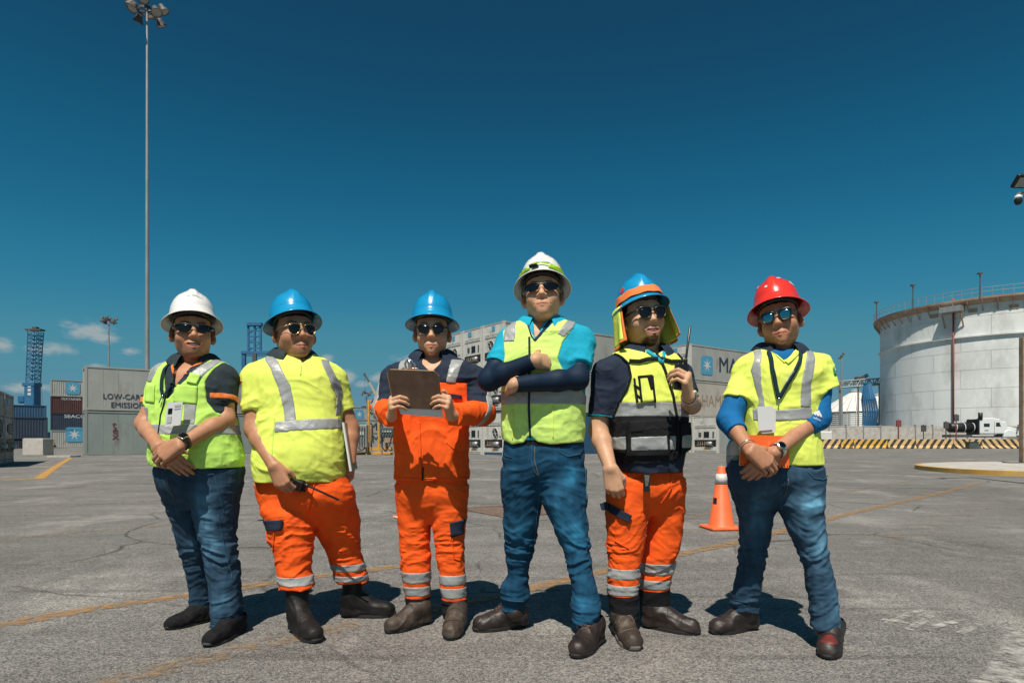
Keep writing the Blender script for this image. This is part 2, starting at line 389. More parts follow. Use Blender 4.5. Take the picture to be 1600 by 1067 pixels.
def container(org, rz, L_=12.19, H=2.9, m=None, style='corr', near_end='reefer', label='', group='', mark=None, end_m=None, Wd=2.44, rng=None):
    """local x: length to the right, y: depth, z: up; near long side at y=0, near end at x=0"""
    rng = rng or random.Random(hash(label) % 999 if False else len(label))
    r = empty('shipping_container', org, rz, label, 'container', group); em = end_m or m
    f = MB()                                                   # frame: posts, rails
    for x in (0, L_-.16):
        for y in (0, Wd-.16): MB().box(x, x+.16, y, y+.16, .12, H-.12).build('corner_post', em, r)
    rl = MB()
    for z0, z1 in ((.02, .16), (H-.12, H-.02)):
        rl.box(.16, L_-.16, .0, .09, z0, z1); rl.box(.16, L_-.16, Wd-.09, Wd, z0, z1); rl.box(.01, .09, .16, Wd-.16, z0, z1); rl.box(L_-.09, L_-.01, .16, Wd-.16, z0, z1)
    rl.build('rails', m, r)
    for x in (-.005, L_-.165):
        for y in (-.005, Wd-.165):
            for z in (0, H-.12): MB().box(x, x+.17, y, y+.17, z, z+.12).build('corner_casting', em, r)
    MB().box(.02, L_-.02, .02, Wd-.02, H-.06, H-.03).build('roof', m, r)
    MB().box(.05, L_-.05, .05, Wd-.05, .1, .14).build('floor', m, r)
    MB().box(.05, L_-.05, Wd-.06, Wd-.03, .14, H-.06).build('rear_side_panel', m, r)
    MB().box(L_-.07, L_-.04, .08, Wd-.08, .14, H-.06).build('far_end_panel', m, r)
    s = MB()                                                   # near side panel
    if style == 'corr':
        pr = []; x = .16; st = .278
        while x < L_-.16-st:
            pr += [(x, .045), (x+.07, .045), (x+.14, .085), (x+.21, .085)]; x += st
        pr.append((L_-.16, .045)); n = len(pr)
        s.add([(a, b_, z) for z in (.16, H-.12) for a, b_ in pr], [(i, i+1, n+i+1, n+i) for i in range(n-1)])
        s.build('side_panel', m, r)
    else:                                                      # insulated box: flat panels, thin battens over the seams
        x = .16; k = 0; w = (L_-.32)/14
        while k < 14:
            MB().box(x+.012, x+w-.012, .03, .05, .165, H-.125).build('side_panel', m, r); x += w; k += 1
        MB().box(.16, L_-.16, .05, .06, .16, H-.12).build('side_liner', m, r)
        b = MB()
        for i in range(1, 14): b.box(.16+i*w-.02, .16+i*w+.02, .02, .032, .165, H-.125)
        b.build('battens', m, r)
    if near_end == 'reefer': reefer_end(r, H, Wd, em, rng)
    elif near_end == 'corr':
        pr = []; y = .16; st = .265
        while y < Wd-.16-st+.01: pr += [(y, .05), (y+.07, .05), (y+.13, .09), (y+.2, .09)]; y += st
        pr.append((Wd-.16, .05)); n = len(pr)
        MB().add([(b_, a, z) for z in (.16, H-.12) for a, b_ in pr], [(i+1, i, n+i, n+i+1) for i in range(n-1)]).build('end_panel', m, r)
    if mark: mark(r)
    return r
def reefer_end(r, H, Wd, m, rng):
    """machinery end in the plane x=0, spanning y .16..Wd-.16"""
    y0, y1 = .16, Wd-.16; w = y1-y0; h = H/2.9
    MB().box(.08, .12, y0, y1, .16, H-.12).build('end_wall', m, r)
    MB().box(.02, .08, y0+.02, y1-.02, 1.92*h, H-.14).build('upper_panel', m, r, bevel=.015)
    for i in range(3): MB().box(-.005, .02, y0+.1, y1-.1, (1.97+.09*i)*h, (2.02+.09*i)*h).build('louvre', m, r)
    MB().box(.0, .02, y1-.5 if rng.random() < .4 else y0+.85, (y1-.5 if False else y0+.85)+.34, 2.36*h, 2.36*h+.34).build('logo_plate', M_['logo_blue'], r) if rng.random() < .6 else None
    MB().box(.02, .08, y0+.02, y1-.02, 1.02*h, 1.88*h).build('middle_panel', m, r, bevel=.01)
    if rng.random() < .5:
        f = MB(); cy, cz = y0+w*(.62 if rng.random() < .5 else .38), 1.42*h
        f.lathe([(.36, -.02), (.36, .03), (.31, .03), (.31, -.01)], 24, (.0, cy, cz), 'x'); f.build('fan_shroud', m, r)
        k = MB().lathe([(.30, .012), (.2, .012), (.1, .012), (.0, .01)], 20, (.0, cy, cz), 'x').build('fan_opening', M_['black'], r)
        b = MB()
        for i in range(6):
            t = i*math.pi/3; b.bar((-.004, cy, cz), (-.004, cy+.3*math.cos(t), cz+.3*math.sin(t)), .012, 4)
        b.build('fan_guard', m, k)
        MB().box(-.03, .02, y0+w*.06, y0+w*.06+.22, 1.25*h, 1.65*h).build('control_box', m, r, bevel=.01)
    else:
        MB().box(-.0, .02, y0+w*.32, y0+w*.55, 1.2*h, 1.66*h).build('opening', M_['black'], r)
        MB().box(-.03, .02, y0+w*.66, y0+w*.78, 1.3*h, 1.6*h).build('control_box', M_['dark_metal'], r, bevel=.01)
        for i in range(4): MB().box(-.01, .02, y0+w*.1, y0+w*.17, (1.2+.13*i)*h, (1.26+.13*i)*h).build('vent', M_['dark_metal'], r)
        MB().box(-.0, .02, y0+w*.84, y0+w*.92, 1.15*h, 1.7*h).build('label_panel', M_['logo_white'], r)
    MB().box(.0, .06, y0+.08, y1-.08, .5*h, .98*h).build('machine_bay', M_['black'], r)
    c = MB(); c.lathe([(0, -.25), (.16, -.24), (.17, 0), (.16, .24), (0, .25)], 12, (-.02, y0+w*.3, .72*h), 'y'); c.build('compressor', M_['galvanised'], r, smooth=True)
    c = MB()
    for i in range(4): yy = y0+w*(.5+.1*i); c.bar((-.02, yy, .52*h), (-.02, yy, .9*h), .03, 6)
    c.tube([(-.04, y0+w*.12, .55*h), (-.04, y0+w*.5, .66*h), (-.04, y0+w*.9, .6*h)], .025, 6); c.build('pipes', M_['rust_post'], r)
    MB().box(.0, .08, y0, y1, .17, .47*h).build('lower_panel', m, r, bevel=.01)
    MB().box(-.01, .0, y0+w*.45, y0+w*.55, .25*h, .4*h).build('label_plate', M_['yellow_paint'], r)
def stackpos(px, py, Y): p = W(px, py, Y); return Vector((p.x, p.y, 0))
def mk_maersk(size, x, z=None, logo=1.5, H=2.9):
    def f(r):
        star_logo(logo, r, x, .0, .62 if z is None else z-.1)
        lettering('MAERSK', size, r, x+logo+.75, .012, (z or .62)+.28, M_['dark_letters'], .012, 1.06)
    return f
# -- left pair of pale insulated boxes
c0 = stackpos(132, 711, 41.5)
def mk_low(r):
    lettering('LOW-CARBON', .50, r, 1.0, .012, .78, M_['dark_letters'], .012, .92)
    lettering('EMISSIONS', .50, r, 1.44, .012, .22, M_['dark_letters'], .012, .92)
def mk_tex(r):
    for i, ch in enumerate('tex'): lettering(ch, .68, r, 1.52, .012, 1.78-.37*i, M_['red_letters'], .006, 1.15)
container(c0, ARZ, m=M_['grey_green'], style='flat', near_end='corr', label='pale grey green container lettered tex, below the one lettered LOW-CARBON', group='stacked shipping containers', mark=mk_tex)
container(c0+Vector((0,0,2.93)), ARZ, m=M_['reefer_grey'], style='flat', near_end='corr', label='weathered grey container lettered LOW-CARBON EMISSIONS, upper one', group='stacked shipping containers', mark=mk_low)
# -- far left stack of four
c1 = stackpos(79, 698, 99)
fl = [('bottom grey container with blue star, under the navy one, far left stack', M_['reefer_grey'], mk_maersk(1.6, 1.9, .9, 2.3)),
      ('dark navy container below the maroon one in the far left stack', M_['navy_box'], lambda r: lettering('SEACO', .75, r, 1.7, .03, 1.95, M_['pale_letters'], .02, 1.2)),
      ('maroon container second from top of the far left stack', M_['maroon_box'], lambda r: lettering('TEXTAINER', .5, r, 1.3, .03, 2.1, M_['pale_letters'], .015, 1.0)),
      ('grey container with a blue star square, topmost of the far left stack of four', M_['reefer_grey'], mk_maersk(1.4, 1.9, .5, 1.9))]
for i, (lb, m, mk_) in enumerate(fl):
    container(c1+Vector((0, 0, i*2.63)), ARZ, H=2.6, m=m, near_end='corr', label=lb, group='stacked shipping containers', mark=mk_)
# -- blue boxes on chassis, left
c2 = stackpos(18, 700, 76)
def chassis(c, rz, label):
    r = empty('container_trailer', c, rz, label, 'trailer'); MB().box(.2, 12, .7, 1.7, .95, 1.2).build('frame', M_['dark_metal'], r)
    for x in (8.6, 9.9, 11.2):
        for y in (-.05, 2.1): MB().lathe([(0,-.15),(.5,-.15),(.5,.15),(0,.15)], 16, (x, y+.17, .5), 'y').build('wheel', M_['tyre'], r)
    MB().box(1.9, 2.1, .6, .8, 0, .95).box(1.9, 2.1, 1.6, 1.8, 0, .95).build('landing_legs', M_['dark_metal'], r)
chassis(c2+AX*-8.7, ARZ, 'black container trailer under the dark container at the far left')
container(c2+AX*-8.7+Vector((0,0,1.2)), ARZ, H=2.6, L_=12.19, m=M_['navy_box'], near_end='corr', label='dark container standing on the black trailer at the far left', group='stacked shipping containers')
container(c2+AX*-8.8+BX*6, ARZ, H=2.9, m=M_['navy_box'], near_end='corr', label='dark blue container on the ground behind the black trailer', group='stacked shipping containers')
container(c2+AX*-8.8+BX*6+Vector((0,0,2.93)), ARZ, H=2.6, m=M_['blue_box'], near_end='corr', label='bright blue container raised on the dark blue one at the far left', group='stacked shipping containers')
# -- middle stack of reefers, machinery ends towards the camera
c3 = stackpos(787, 711, 41.6)
POSW = ['right hand', 'second from right', 'third from right', 'leftmost']
HGT = ['bottom', 'middle', 'top']
for j in range(4):
    for i in range(3):
        mm = M_['blue_box'] if (j == 0 and i == 0) else M_['reefer_grey']
        container(c3+BX*(j*2.56)+Vector((0,0,i*2.93)), ARZ, m=mm, style='flat', end_m=M_['reefer_white'], rng=random.Random(31+i*7+j*3),
            label='%s refrigerated container, %s column, behind the clipboard man' % (HGT[i], POSW[j]), group='refrigerated containers stacked behind the workers',
            mark=(lambda r: star_logo(2.0, r, 8.2, .0, .5)) if (i == 0 and j == 0) else None)
# -- right stack
c4f = stackpos(1122, 708, 49.4)
c4 = c4f+BX*2.6
def mk_ham(r): lettering('HAMBURG SÜD', 1.35, r, 1.4, .012, .85, M_['rust_post'], .0, .92)
for j in range(3):
    for i in range(3):
        if i == 0: mm, lb = M_['reefer_grey'], 'bottom'
        elif i == 1: mm, lb = M_['beige_box'], 'middle'
        else: mm, lb = M_['reefer_grey'], 'top'
        mkf = None
        if j == 0 and i == 2: mkf = mk_maersk(1.75, 1.35, .62, 1.55)
        if j == 0 and i == 1: mkf = mk_ham
        ll = {(0,2): 'pale container lettered MAERSK with blue star, top of the right stack', (0,1): 'beige container lettered HAMBURG SÜD under the pale one behind the radio'}.get((j, i),
              '%s container, %s column of the stack behind the raised radio' % (lb, POSW[j] if j < 2 else 'leftmost'))
        container(c4+BX*(j*2.56)+Vector((0,0,i*2.93)), ARZ, m=mm, style='flat', end_m=M_['reefer_white'], label=ll, group='stacked shipping containers', mark=mkf, rng=random.Random(5+i+4*j))
container(c4f, ARZ, m=M_['reefer_grey'], style='flat', end_m=M_['reefer_white'], label='single white refrigerated container on the ground in front of the right stack', group='refrigerated containers stacked behind the workers', mark=lambda r: star_logo(1.5, r, 1.3, .0, .5), rng=random.Random(2))
# -- far MAERSK boxes in the gap between the second and third man
c5 = stackpos(548, 696, 130)
for i, n_ in enumerate(('bottom', 'middle', 'topmost')):
    container(c5+Vector((0, 0, i*2.63))+AX*(.5*(2-i)), ARZ, H=2.6, m=M_['reefer_grey'], near_end='corr', label='%s grey MAERSK container far behind, between second and third man' % n_, group='stacked shipping containers', mark=mk_maersk(2.2, .9, .3, 1.9))
container(stackpos(570, 696, 175)+Vector((0,0,7.9)), ARZ, H=2.6, m=M_['maroon_box'], near_end='corr', label='small brown container rising above the far MAERSK ones', group='stacked shipping containers')
container(stackpos(570, 696, 175), ARZ, H=7.88, m=M_['maroon_box'], near_end='corr', label='brown container column hidden behind the far MAERSK ones', group='stacked shipping containers')
# -- reefers cut by the left edge of the frame, in shade
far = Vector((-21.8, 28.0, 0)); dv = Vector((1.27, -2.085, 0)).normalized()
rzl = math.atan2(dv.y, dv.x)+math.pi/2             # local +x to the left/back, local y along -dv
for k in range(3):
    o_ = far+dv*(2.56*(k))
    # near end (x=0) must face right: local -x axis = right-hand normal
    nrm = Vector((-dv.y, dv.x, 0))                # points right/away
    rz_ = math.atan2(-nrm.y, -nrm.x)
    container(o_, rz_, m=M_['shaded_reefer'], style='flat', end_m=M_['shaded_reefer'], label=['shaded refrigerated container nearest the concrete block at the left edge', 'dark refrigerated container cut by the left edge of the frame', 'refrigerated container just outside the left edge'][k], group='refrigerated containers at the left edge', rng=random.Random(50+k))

# ================= masts, cranes =================
def mast(px, ytop, Y, r0, r1, label, n_l, spread, lamp, group='floodlight masts'):
    H = CAMH+(HZ-ytop)/F*Y; p = W(px, HZ, Y); t = empty('floodlight_mast', (p.x, p.y, 0), 0, label, 'light mast', group)
    b = MB(); n = 14
    prof = []
    for i in range(n+1):
        q = i/n; r = r0+(r1-r0)*q
        prof += [(r, H*q), (r*.97, H*q+.001)]
    b.lathe(prof, 12); b.build('pole', M_['galvanised'], t, smooth=False)
    h = MB().lathe([(spread*.55, H-.3), (spread*.62, H-.3), (spread*.62, H-.12), (spread*.55, H-.12), (spread*.55, H-.3)], 20)
    for i in range(6):
        a = i*math.pi/3; h.bar((0, 0, H-.2), (spread*.6*math.cos(a), spread*.6*math.sin(a), H-.2), .05, 5)
    h.build('ring_frame', M_['dark_metal'], t)
    for i in range(n_l):
        a = 2*math.pi*i/n_l+.3; c = Vector((spread*math.cos(a), spread*math.sin(a), H-.2-(.25 if i % 2 else -.35)))
        d = (Vector((math.cos(a), math.sin(a), 0))*.55+Vector((0,0,-1))).normalized(); q = d.to_track_quat('Z', 'Y').to_matrix().to_4x4()
        m4 = Matrix.Translation(c) @ q @ Matrix.Scale(lamp, 4)
        f = MB().lathe([(0, -.55), (.28, -.5), (.34, -.2), (.6, .35), (.62, .4), (.56, .4), (.3, -.1), (0, -.15)], 14).build('lamp_housing', M_['dark_metal'], t, smooth=True, xf=m4)
        MB().lathe([(.56, .34), (.3, .38), (0, .4)], 14).build('lamp_glass', M_['galvanised'], f, xf=m4)
mast(230, 14, 46, .17, .08, 'tall grey floodlight mast rising behind the left man to the top of the picture', 8, 1.0, .62)
mast(170, 499, 125, .2, .12, 'short distant floodlight mast above the low carbon container', 8, 1.15, .68)
mast(573, 613, 150, .2, .12, 'thin distant floodlight mast between the second and third man', 6, 1.1, .6)
mast(1315, 554, 95, .2, .1, 'thin pale pole lamp left of the big white tank', 2, .35, .35)

def lattice(b, p0, p1, w0, w1, nb, r, r_d=None):
    p0 = Vector(p0); p1 = Vector(p1); d = (p1-p0).normalized(); u = d.cross(Vector((0,1,0))).normalized() if abs(d.y) < .9 else Vector((1,0,0)); v = d.cross(u); r_d = r_d or r*.6
    L4 = []
    for i in range(nb+1):
        q = i/nb; c = p0.lerp(p1, q); w = (w0+(w1-w0)*q)/2
        L4.append([c+u*w*a+v*w*b_ for a, b_ in ((-1,-1),(1,-1),(1,1),(-1,1))])
    for k in range(4):
        for i in range(nb):
            b.bar(L4[i][k], L4[i+1][k], r, 4); k2 = (k+1) % 4
            b.bar(L4[i][k], L4[i][k2], r_d, 4)
            b.bar(L4[i][k], L4[i+1][k2], r_d, 4) if i % 2 else b.bar(L4[i][k2], L4[i+1][k], r_d, 4)
def harbour_crane():
    Y = 150; p = W(51, HZ, Y); t = empty('harbour_crane', (p.x, Y, 0), 0, 'blue mobile harbour crane with lattice tower standing far left', 'crane')
    z = lambda py: CAMH+(HZ-py)/F*Y
    b = MB(); b.box(-1.15, 1.15, -1.2, 1.2, 3, z(600)); b.box(-1.6, 1.3, -1.3, 1.3, z(604), z(598)); b.build('tower', M_['crane_blue'], t, bevel=.1)
    w = MB()
    for zz in (618, 612, 606): w.box(-.25, .5, -1.24, -1.19, z(zz), z(zz)+.6)
    w.build('tower_window', M_['logo_white'], t)
    l = MB(); lattice(l, (.1, 0, z(598)), (.75, 0, z(518)), 1.9, 2.1, 13, .13); l.build('lattice_boom', M_['crane_blue'], t)
    h = MB(); h.box(-1.3, 2.4, -.8, .8, z(517), z(514.5)); h.box(.2, 1.2, -.5, .5, z(514.5), z(511)); h.build('boom_head', M_['dark_metal'], t)
    c = MB(); c.box(-2.9, -1.5, -.8, .8, z(628), z(619)); c.box(-3.2, -1.1, -.3, .3, z(630), z(627.5)); c.build('cab', M_['crane_blue'], t)
    k = MB()
    for x0, x1 in ((-1.2, -1.0), (1.9, 2.3), (1.3, 1.9)): k.bar((x0, 0, z(516)), (x1-.6 if x0 < 0 else x1, 0, z(610) if x0 < 0 else z(640)), .035, 4)
    k.build('cables', M_['dark_metal'], t)
    MB().box(-4, 5, -3, 3, .6, 3).build('carriage', M_['crane_blue'], t)
    for x in (-3, -1, 1, 3): MB().lathe([(0,-.4),(.8,-.4),(.8,.4),(0,.4)], 14, (x, -3, .8), 'y').build('wheel', M_['tyre'], t)
harbour_crane()
def gantry_crane():
    Y = 260; p = W(398, HZ, Y); t = empty('gantry_crane', (p.x, Y, 0), 0, 'blue ship to shore gantry crane between the first and second man', 'crane')
    z = lambda py: CAMH+(HZ-py)/F*Y; x = lambda px: (px-398)/F*Y
    b = MB()
    for a in (x(388), x(398), x(407)): b.box(a-.35, a+.35, -.4, .4, z(552), z(508))
    for zz in (510, 518, 527, 536, 545): b.box(x(387), x(409), -.3, .3, z(zz), z(zz)+.55)
    for i in range(3): b.bar((x(388), 0, z(548-13*i)), (x(407), 0, z(536-13*i)), .16, 4)
    b.box(x(386.5), x(409.5), -1, 1, z(509), z(504.5)); b.build('apex_frame', M_['crane_blue'], t)
    c = MB(); c.box(x(378), x(470), -1, 1, z(553), z(549)); c.box(x(378), x(470), -.5, .5, z(556), z(555.2)); c.build('boom', M_['crane_blue'], t)
    for px in (381, 398, 420): MB().box(x(px)-.7, x(px)+.7, -.7, .7, 0, z(551)).build('leg', M_['crane_blue'], t)
    w = MB(); w.box(x(396), x(402), -1.2, -1, z(575), z(553)); w.build('stair_tower', M_['dark_metal'], t)
gantry_crane()
def far_crane():
    Y = 160; p = W(606, HZ, Y); t = empty('mobile_crane', (p.x, Y, 0), 0, 'distant beige crane boom leaning left behind the third man', 'crane')
    z = lambda py: CAMH+(HZ-py)/F*Y; x = lambda px: (px-606)/F*Y
    MB().bar((x(600), 0, z(640)), (x(584), 0, z(610)), .5, 4, .42, sq=True).bar((x(584), 0, z(610)), (x(577), 0, z(597)), .38, 4, .3, sq=True).build('telescopic_boom', M_['crane_beige'], t)
    MB().bar((x(577), 0, z(597)), (x(569), 0, z(584)), .28, 4, .22, sq=True).box(x(568), x(571), -.2, .2, z(587), z(583)).build('boom_tip', M_['dark_metal'], t)
    MB().bar((x(570), -.1, z(585)), (x(570.5), -.1, z(625)), .03, 4).build('cable', M_['dark_metal'], t)
    MB().box(x(594), x(618), -1.5, 1.5, 1, 4.5).bar((x(602), 0, 4), (x(600), 0, z(640)), .6, 4).build('carrier', M_['crane_beige'], t)
    for q in (596, 606, 616): MB().lathe([(0,-.3),(.6,-.3),(.6,.3),(0,.3)], 12, (x(q), -1.5, .6), 'y').build('wheel', M_['tyre'], t)
far_crane()

# ================= small yard things on the left =================
def concrete_block():
    p = G(51, 711); t = MB(); s = p.y/F
    o = t.box(-16*s, 16*s, 0, 1.0, 0, 25.5*s).box(-15*s, 15*s, .03, .97, 25.5*s, 26.5*s).build('concrete_block', M_['concrete'], None, bevel=.05, seg=2)
    o.location = p; tag(o, 'cream concrete block with rounded edges standing near the left edge', 'concrete block')
    q = G(95, 714); o = MB().box(-.6, .75, -.3, .6, 0, .09).build('pallet_slab', M_['concrete']); o.location = q; tag(o, 'thin pale concrete slab lying on the ground right of the concrete block', 'slab')
concrete_block()
def stripe_mat(name, c1, c2, freq, ang):
    m = bpy.data.materials.new(name); m.use_nodes = True; nt = m.node_tree; N = nt.nodes; L = nt.links; b = N['Principled BSDF']; b.inputs['Roughness'].default_value = .7
    tc = N.new('ShaderNodeTexCoord'); sp = N.new('ShaderNodeSeparateXYZ'); L.new(tc.outputs['Object'], sp.inputs[0])
    def mth(op, a, b_):
        n = N.new('ShaderNodeMath'); n.operation = op
        for i, v in enumerate((a, b_)):
            if isinstance(v, (int, float)): n.inputs[i].default_value = v
            else: L.new(v, n.inputs[i])
        return n.outputs[0]
    u = mth('ADD', mth('MULTIPLY', sp.outputs[0], freq), mth('MULTIPLY', sp.outputs[2], freq*ang))
    f = mth('GREATER_THAN', mth('FRACT', mth('ADD', u, 40.0), 0.), .48)
    nz = N.new('ShaderNodeTexNoise'); nz.inputs['Scale'].default_value = 3; nz.inputs['Detail'].default_value = 7; L.new(tc.outputs['Object'], nz.inputs['Vector'])
    r = N.new('ShaderNodeMapRange'); r.inputs[1].default_value = .5; r.inputs[2].default_value = .75; L.new(nz.outputs[0], r.inputs[0])
    mx = N.new('ShaderNodeMix'); mx.data_type = 'RGBA'; L.new(f, mx.inputs[0]); mx.inputs[6].default_value = c1+(1,); mx.inputs[7].default_value = c2+(1,)
    m2 = N.new('ShaderNodeMix'); m2.data_type = 'RGBA'; L.new(mth('MULTIPLY', r.outputs[0], .4), m2.inputs[0]); L.new(mx.outputs[2], m2.inputs[6]); m2.inputs[7].default_value = (.4,.33,.25,1)
    L.new(m2.outputs[2], b.inputs['Base Color']); return m
ST = [stripe_mat('hazard_stripes_right', (.02,.018,.015), (.62,.40,.17), 1.15, .75), stripe_mat('hazard_stripes_left', (.02,.018,.015), (.62,.40,.17), 1.15, -.75), stripe_mat('hazard_stripes_yellow', (.02,.018,.015), (.66,.36,.05), 1.25, -.8)]
def barrier(x0, x1, Y, m, label, h=1.15, grp='striped concrete barriers below the white tank'):
    t = empty('barrier', ((x0+x1)/2, Y, 0), 0, label, 'barrier', grp); w = (x1-x0)/2-.03
    b = MB(); pr = [(-.35, 0), (.35, 0), (.35, .12), (.16, .4), (.12, h), (-.12, h), (-.16, .4), (-.35, .12)]
    n = len(pr); b.add([(x, y, z) for x in (-w, w) for y, z in pr], [tuple(range(n-1, -1, -1)), tuple(range(n, 2*n))]+[(i, (i+1) % n, n+(i+1) % n, n+i) for i in range(n)])
    b.build('body', m, t); [MB().box(a_-.1, a_+.1, -.365, -.352, .02, .1).build('lifting_slot', M_['black'], t) for a_ in (-w*.7, w*.7)]
bx = [1262, 1275, 1313, 1333, 1386, 1430, 1489, 1513, 1533, 1596, 1650, 1710]
bm = [0, 1, 0, 0, 1, 1, 0, 1, 0, 0, 1]
for i in range(len(bx)-1):
    s = [', stripes leaning left', ', stripes leaning right'][bm[i] == 0]
    where = ['behind the red helmet man', 'just right of the red helmet man', 'second right of the red helmet man', 'in front of the blue tower frame', 'at the left foot of the big tank', 'left of the red pipe', 'at the tail of the white truck', 'by the small dark bin', 'under the truck cab', 'outside the right edge, first', 'outside the right edge, second'][i]
    barrier((bx[i]-CX)/F*78, (bx[i+1]-CX)/F*78, 78, ST[2] if i in (0, 2, 3) else ST[bm[i] and 0 or 1] if False else ST[1 if bm[i] else 0], 'striped concrete barrier %s%s' % (where, s))
barrier((75-CX)/F*97, (97-CX)/F*97, 97.5-2, ST[2], 'small black and yellow striped barrier at the foot of the far left stack', .75, 'striped barrier at left')
q = W(1515, HZ, 77); o = MB().box(-.55, .55, -.4, .4, 0, .8).box(-.62, .62, -.46, .46, .8, .86).build('bin', M_['machine_green'], None, bevel=.03); o.location = (q.x, 77.2-.6, 0); tag(o, 'small dark green bin in front of the striped barriers below the truck', 'bin')

def power_rack(px0, px1, ytop, Y, label, cab):
    p = W((px0+px1)/2, HZ, Y); t = empty('power_rack', (p.x, Y, 0), 0, label, 'rack', 'reefer power racks between second and third man'); w = (px1-px0)/2/F*Y; H = CAMH+(HZ-ytop)/F*Y
    for x in (-w, w): MB().box(x-.06, x+.06, -.06, .06, .15, H).build('post', M_['rust_post'] if cab else M_['yellow_paint'], t)
    MB().box(-w-.1, w+.1, -.05, .05, H-.1, H).build('top_bar', M_['yellow_paint'], t)
    MB().box(-w-.9, w+.9, -.6, .6, 0, .16).build('base_kerb', M_['yellow_paint'], t, bevel=.02)
power_rack(576, 592, 625, 44, 'tall thin yellow frame on a yellow base between the second and third man', False)
def cabinet(px, Y, w, z0, h, m, label, fins=True, legs=True):
    p = W(px, HZ, Y); t = empty('power_cabinet', (p.x, Y, 0), 0, label, 'electrical cabinet', 'electrical cabinets between second and third man')
    MB().box(-w/2, w/2, -.3, .3, z0, z0+h).build('housing', m, t, bevel=.02)
    if fins:
        for i in range(5): MB().box(-w/2+w*(.08+.18*i), -w/2+w*(.16+.18*i), -.38, -.3, z0+.15, z0+h-.15).build('cooling_fin', M_['machine_green'], t)
    if legs:
        for x in (-w/2+.08, w/2-.08): MB().box(x-.05, x+.05, -.06, .06, 0, z0).build('leg', M_['rust_post'], t)
    MB().box(-w*.3, w*.3, -.36, -.31, z0+h*.55, z0+h*.7).build('nameplate', M_['logo_white'], t)
    b = MB(); b.tube([(-w*.3, -.2, z0), (-w*.35, -.3, z0*.5), (-w*.1, -.3, .25), (w*.2, -.3, z0*.6), (w*.3, -.2, z0)], .04, 5); b.build('cable_loop', M_['black'], t)
cabinet(564, 43, .9, .5, 1.5, M_['galvanised'], 'pale grey ribbed cabinet left of the thin yellow frame')
cabinet(570, 46, 1.1, .9, 1.2, M_['rust_post'], 'brown cabinet on legs just behind the thin yellow frame')
cabinet(606, 42, .95, 1.15, .65, M_['machine_green'], 'dark green machine on legs by the left elbow of the clipboard man')
cabinet(615, 45, 1.2, .8, 1.3, M_['rust_post'], 'rusty cabinet behind the dark green machine', False)
o = MB().box(-1.3, 1.3, -.4, .4, 0, .3).build('kerb_block', M_['yellow_paint']); o.location = W(592, HZ, 66)-Vector((0,0,CAMH)); tag(o, 'low yellow kerb block lying behind the cabinets', 'kerb block')

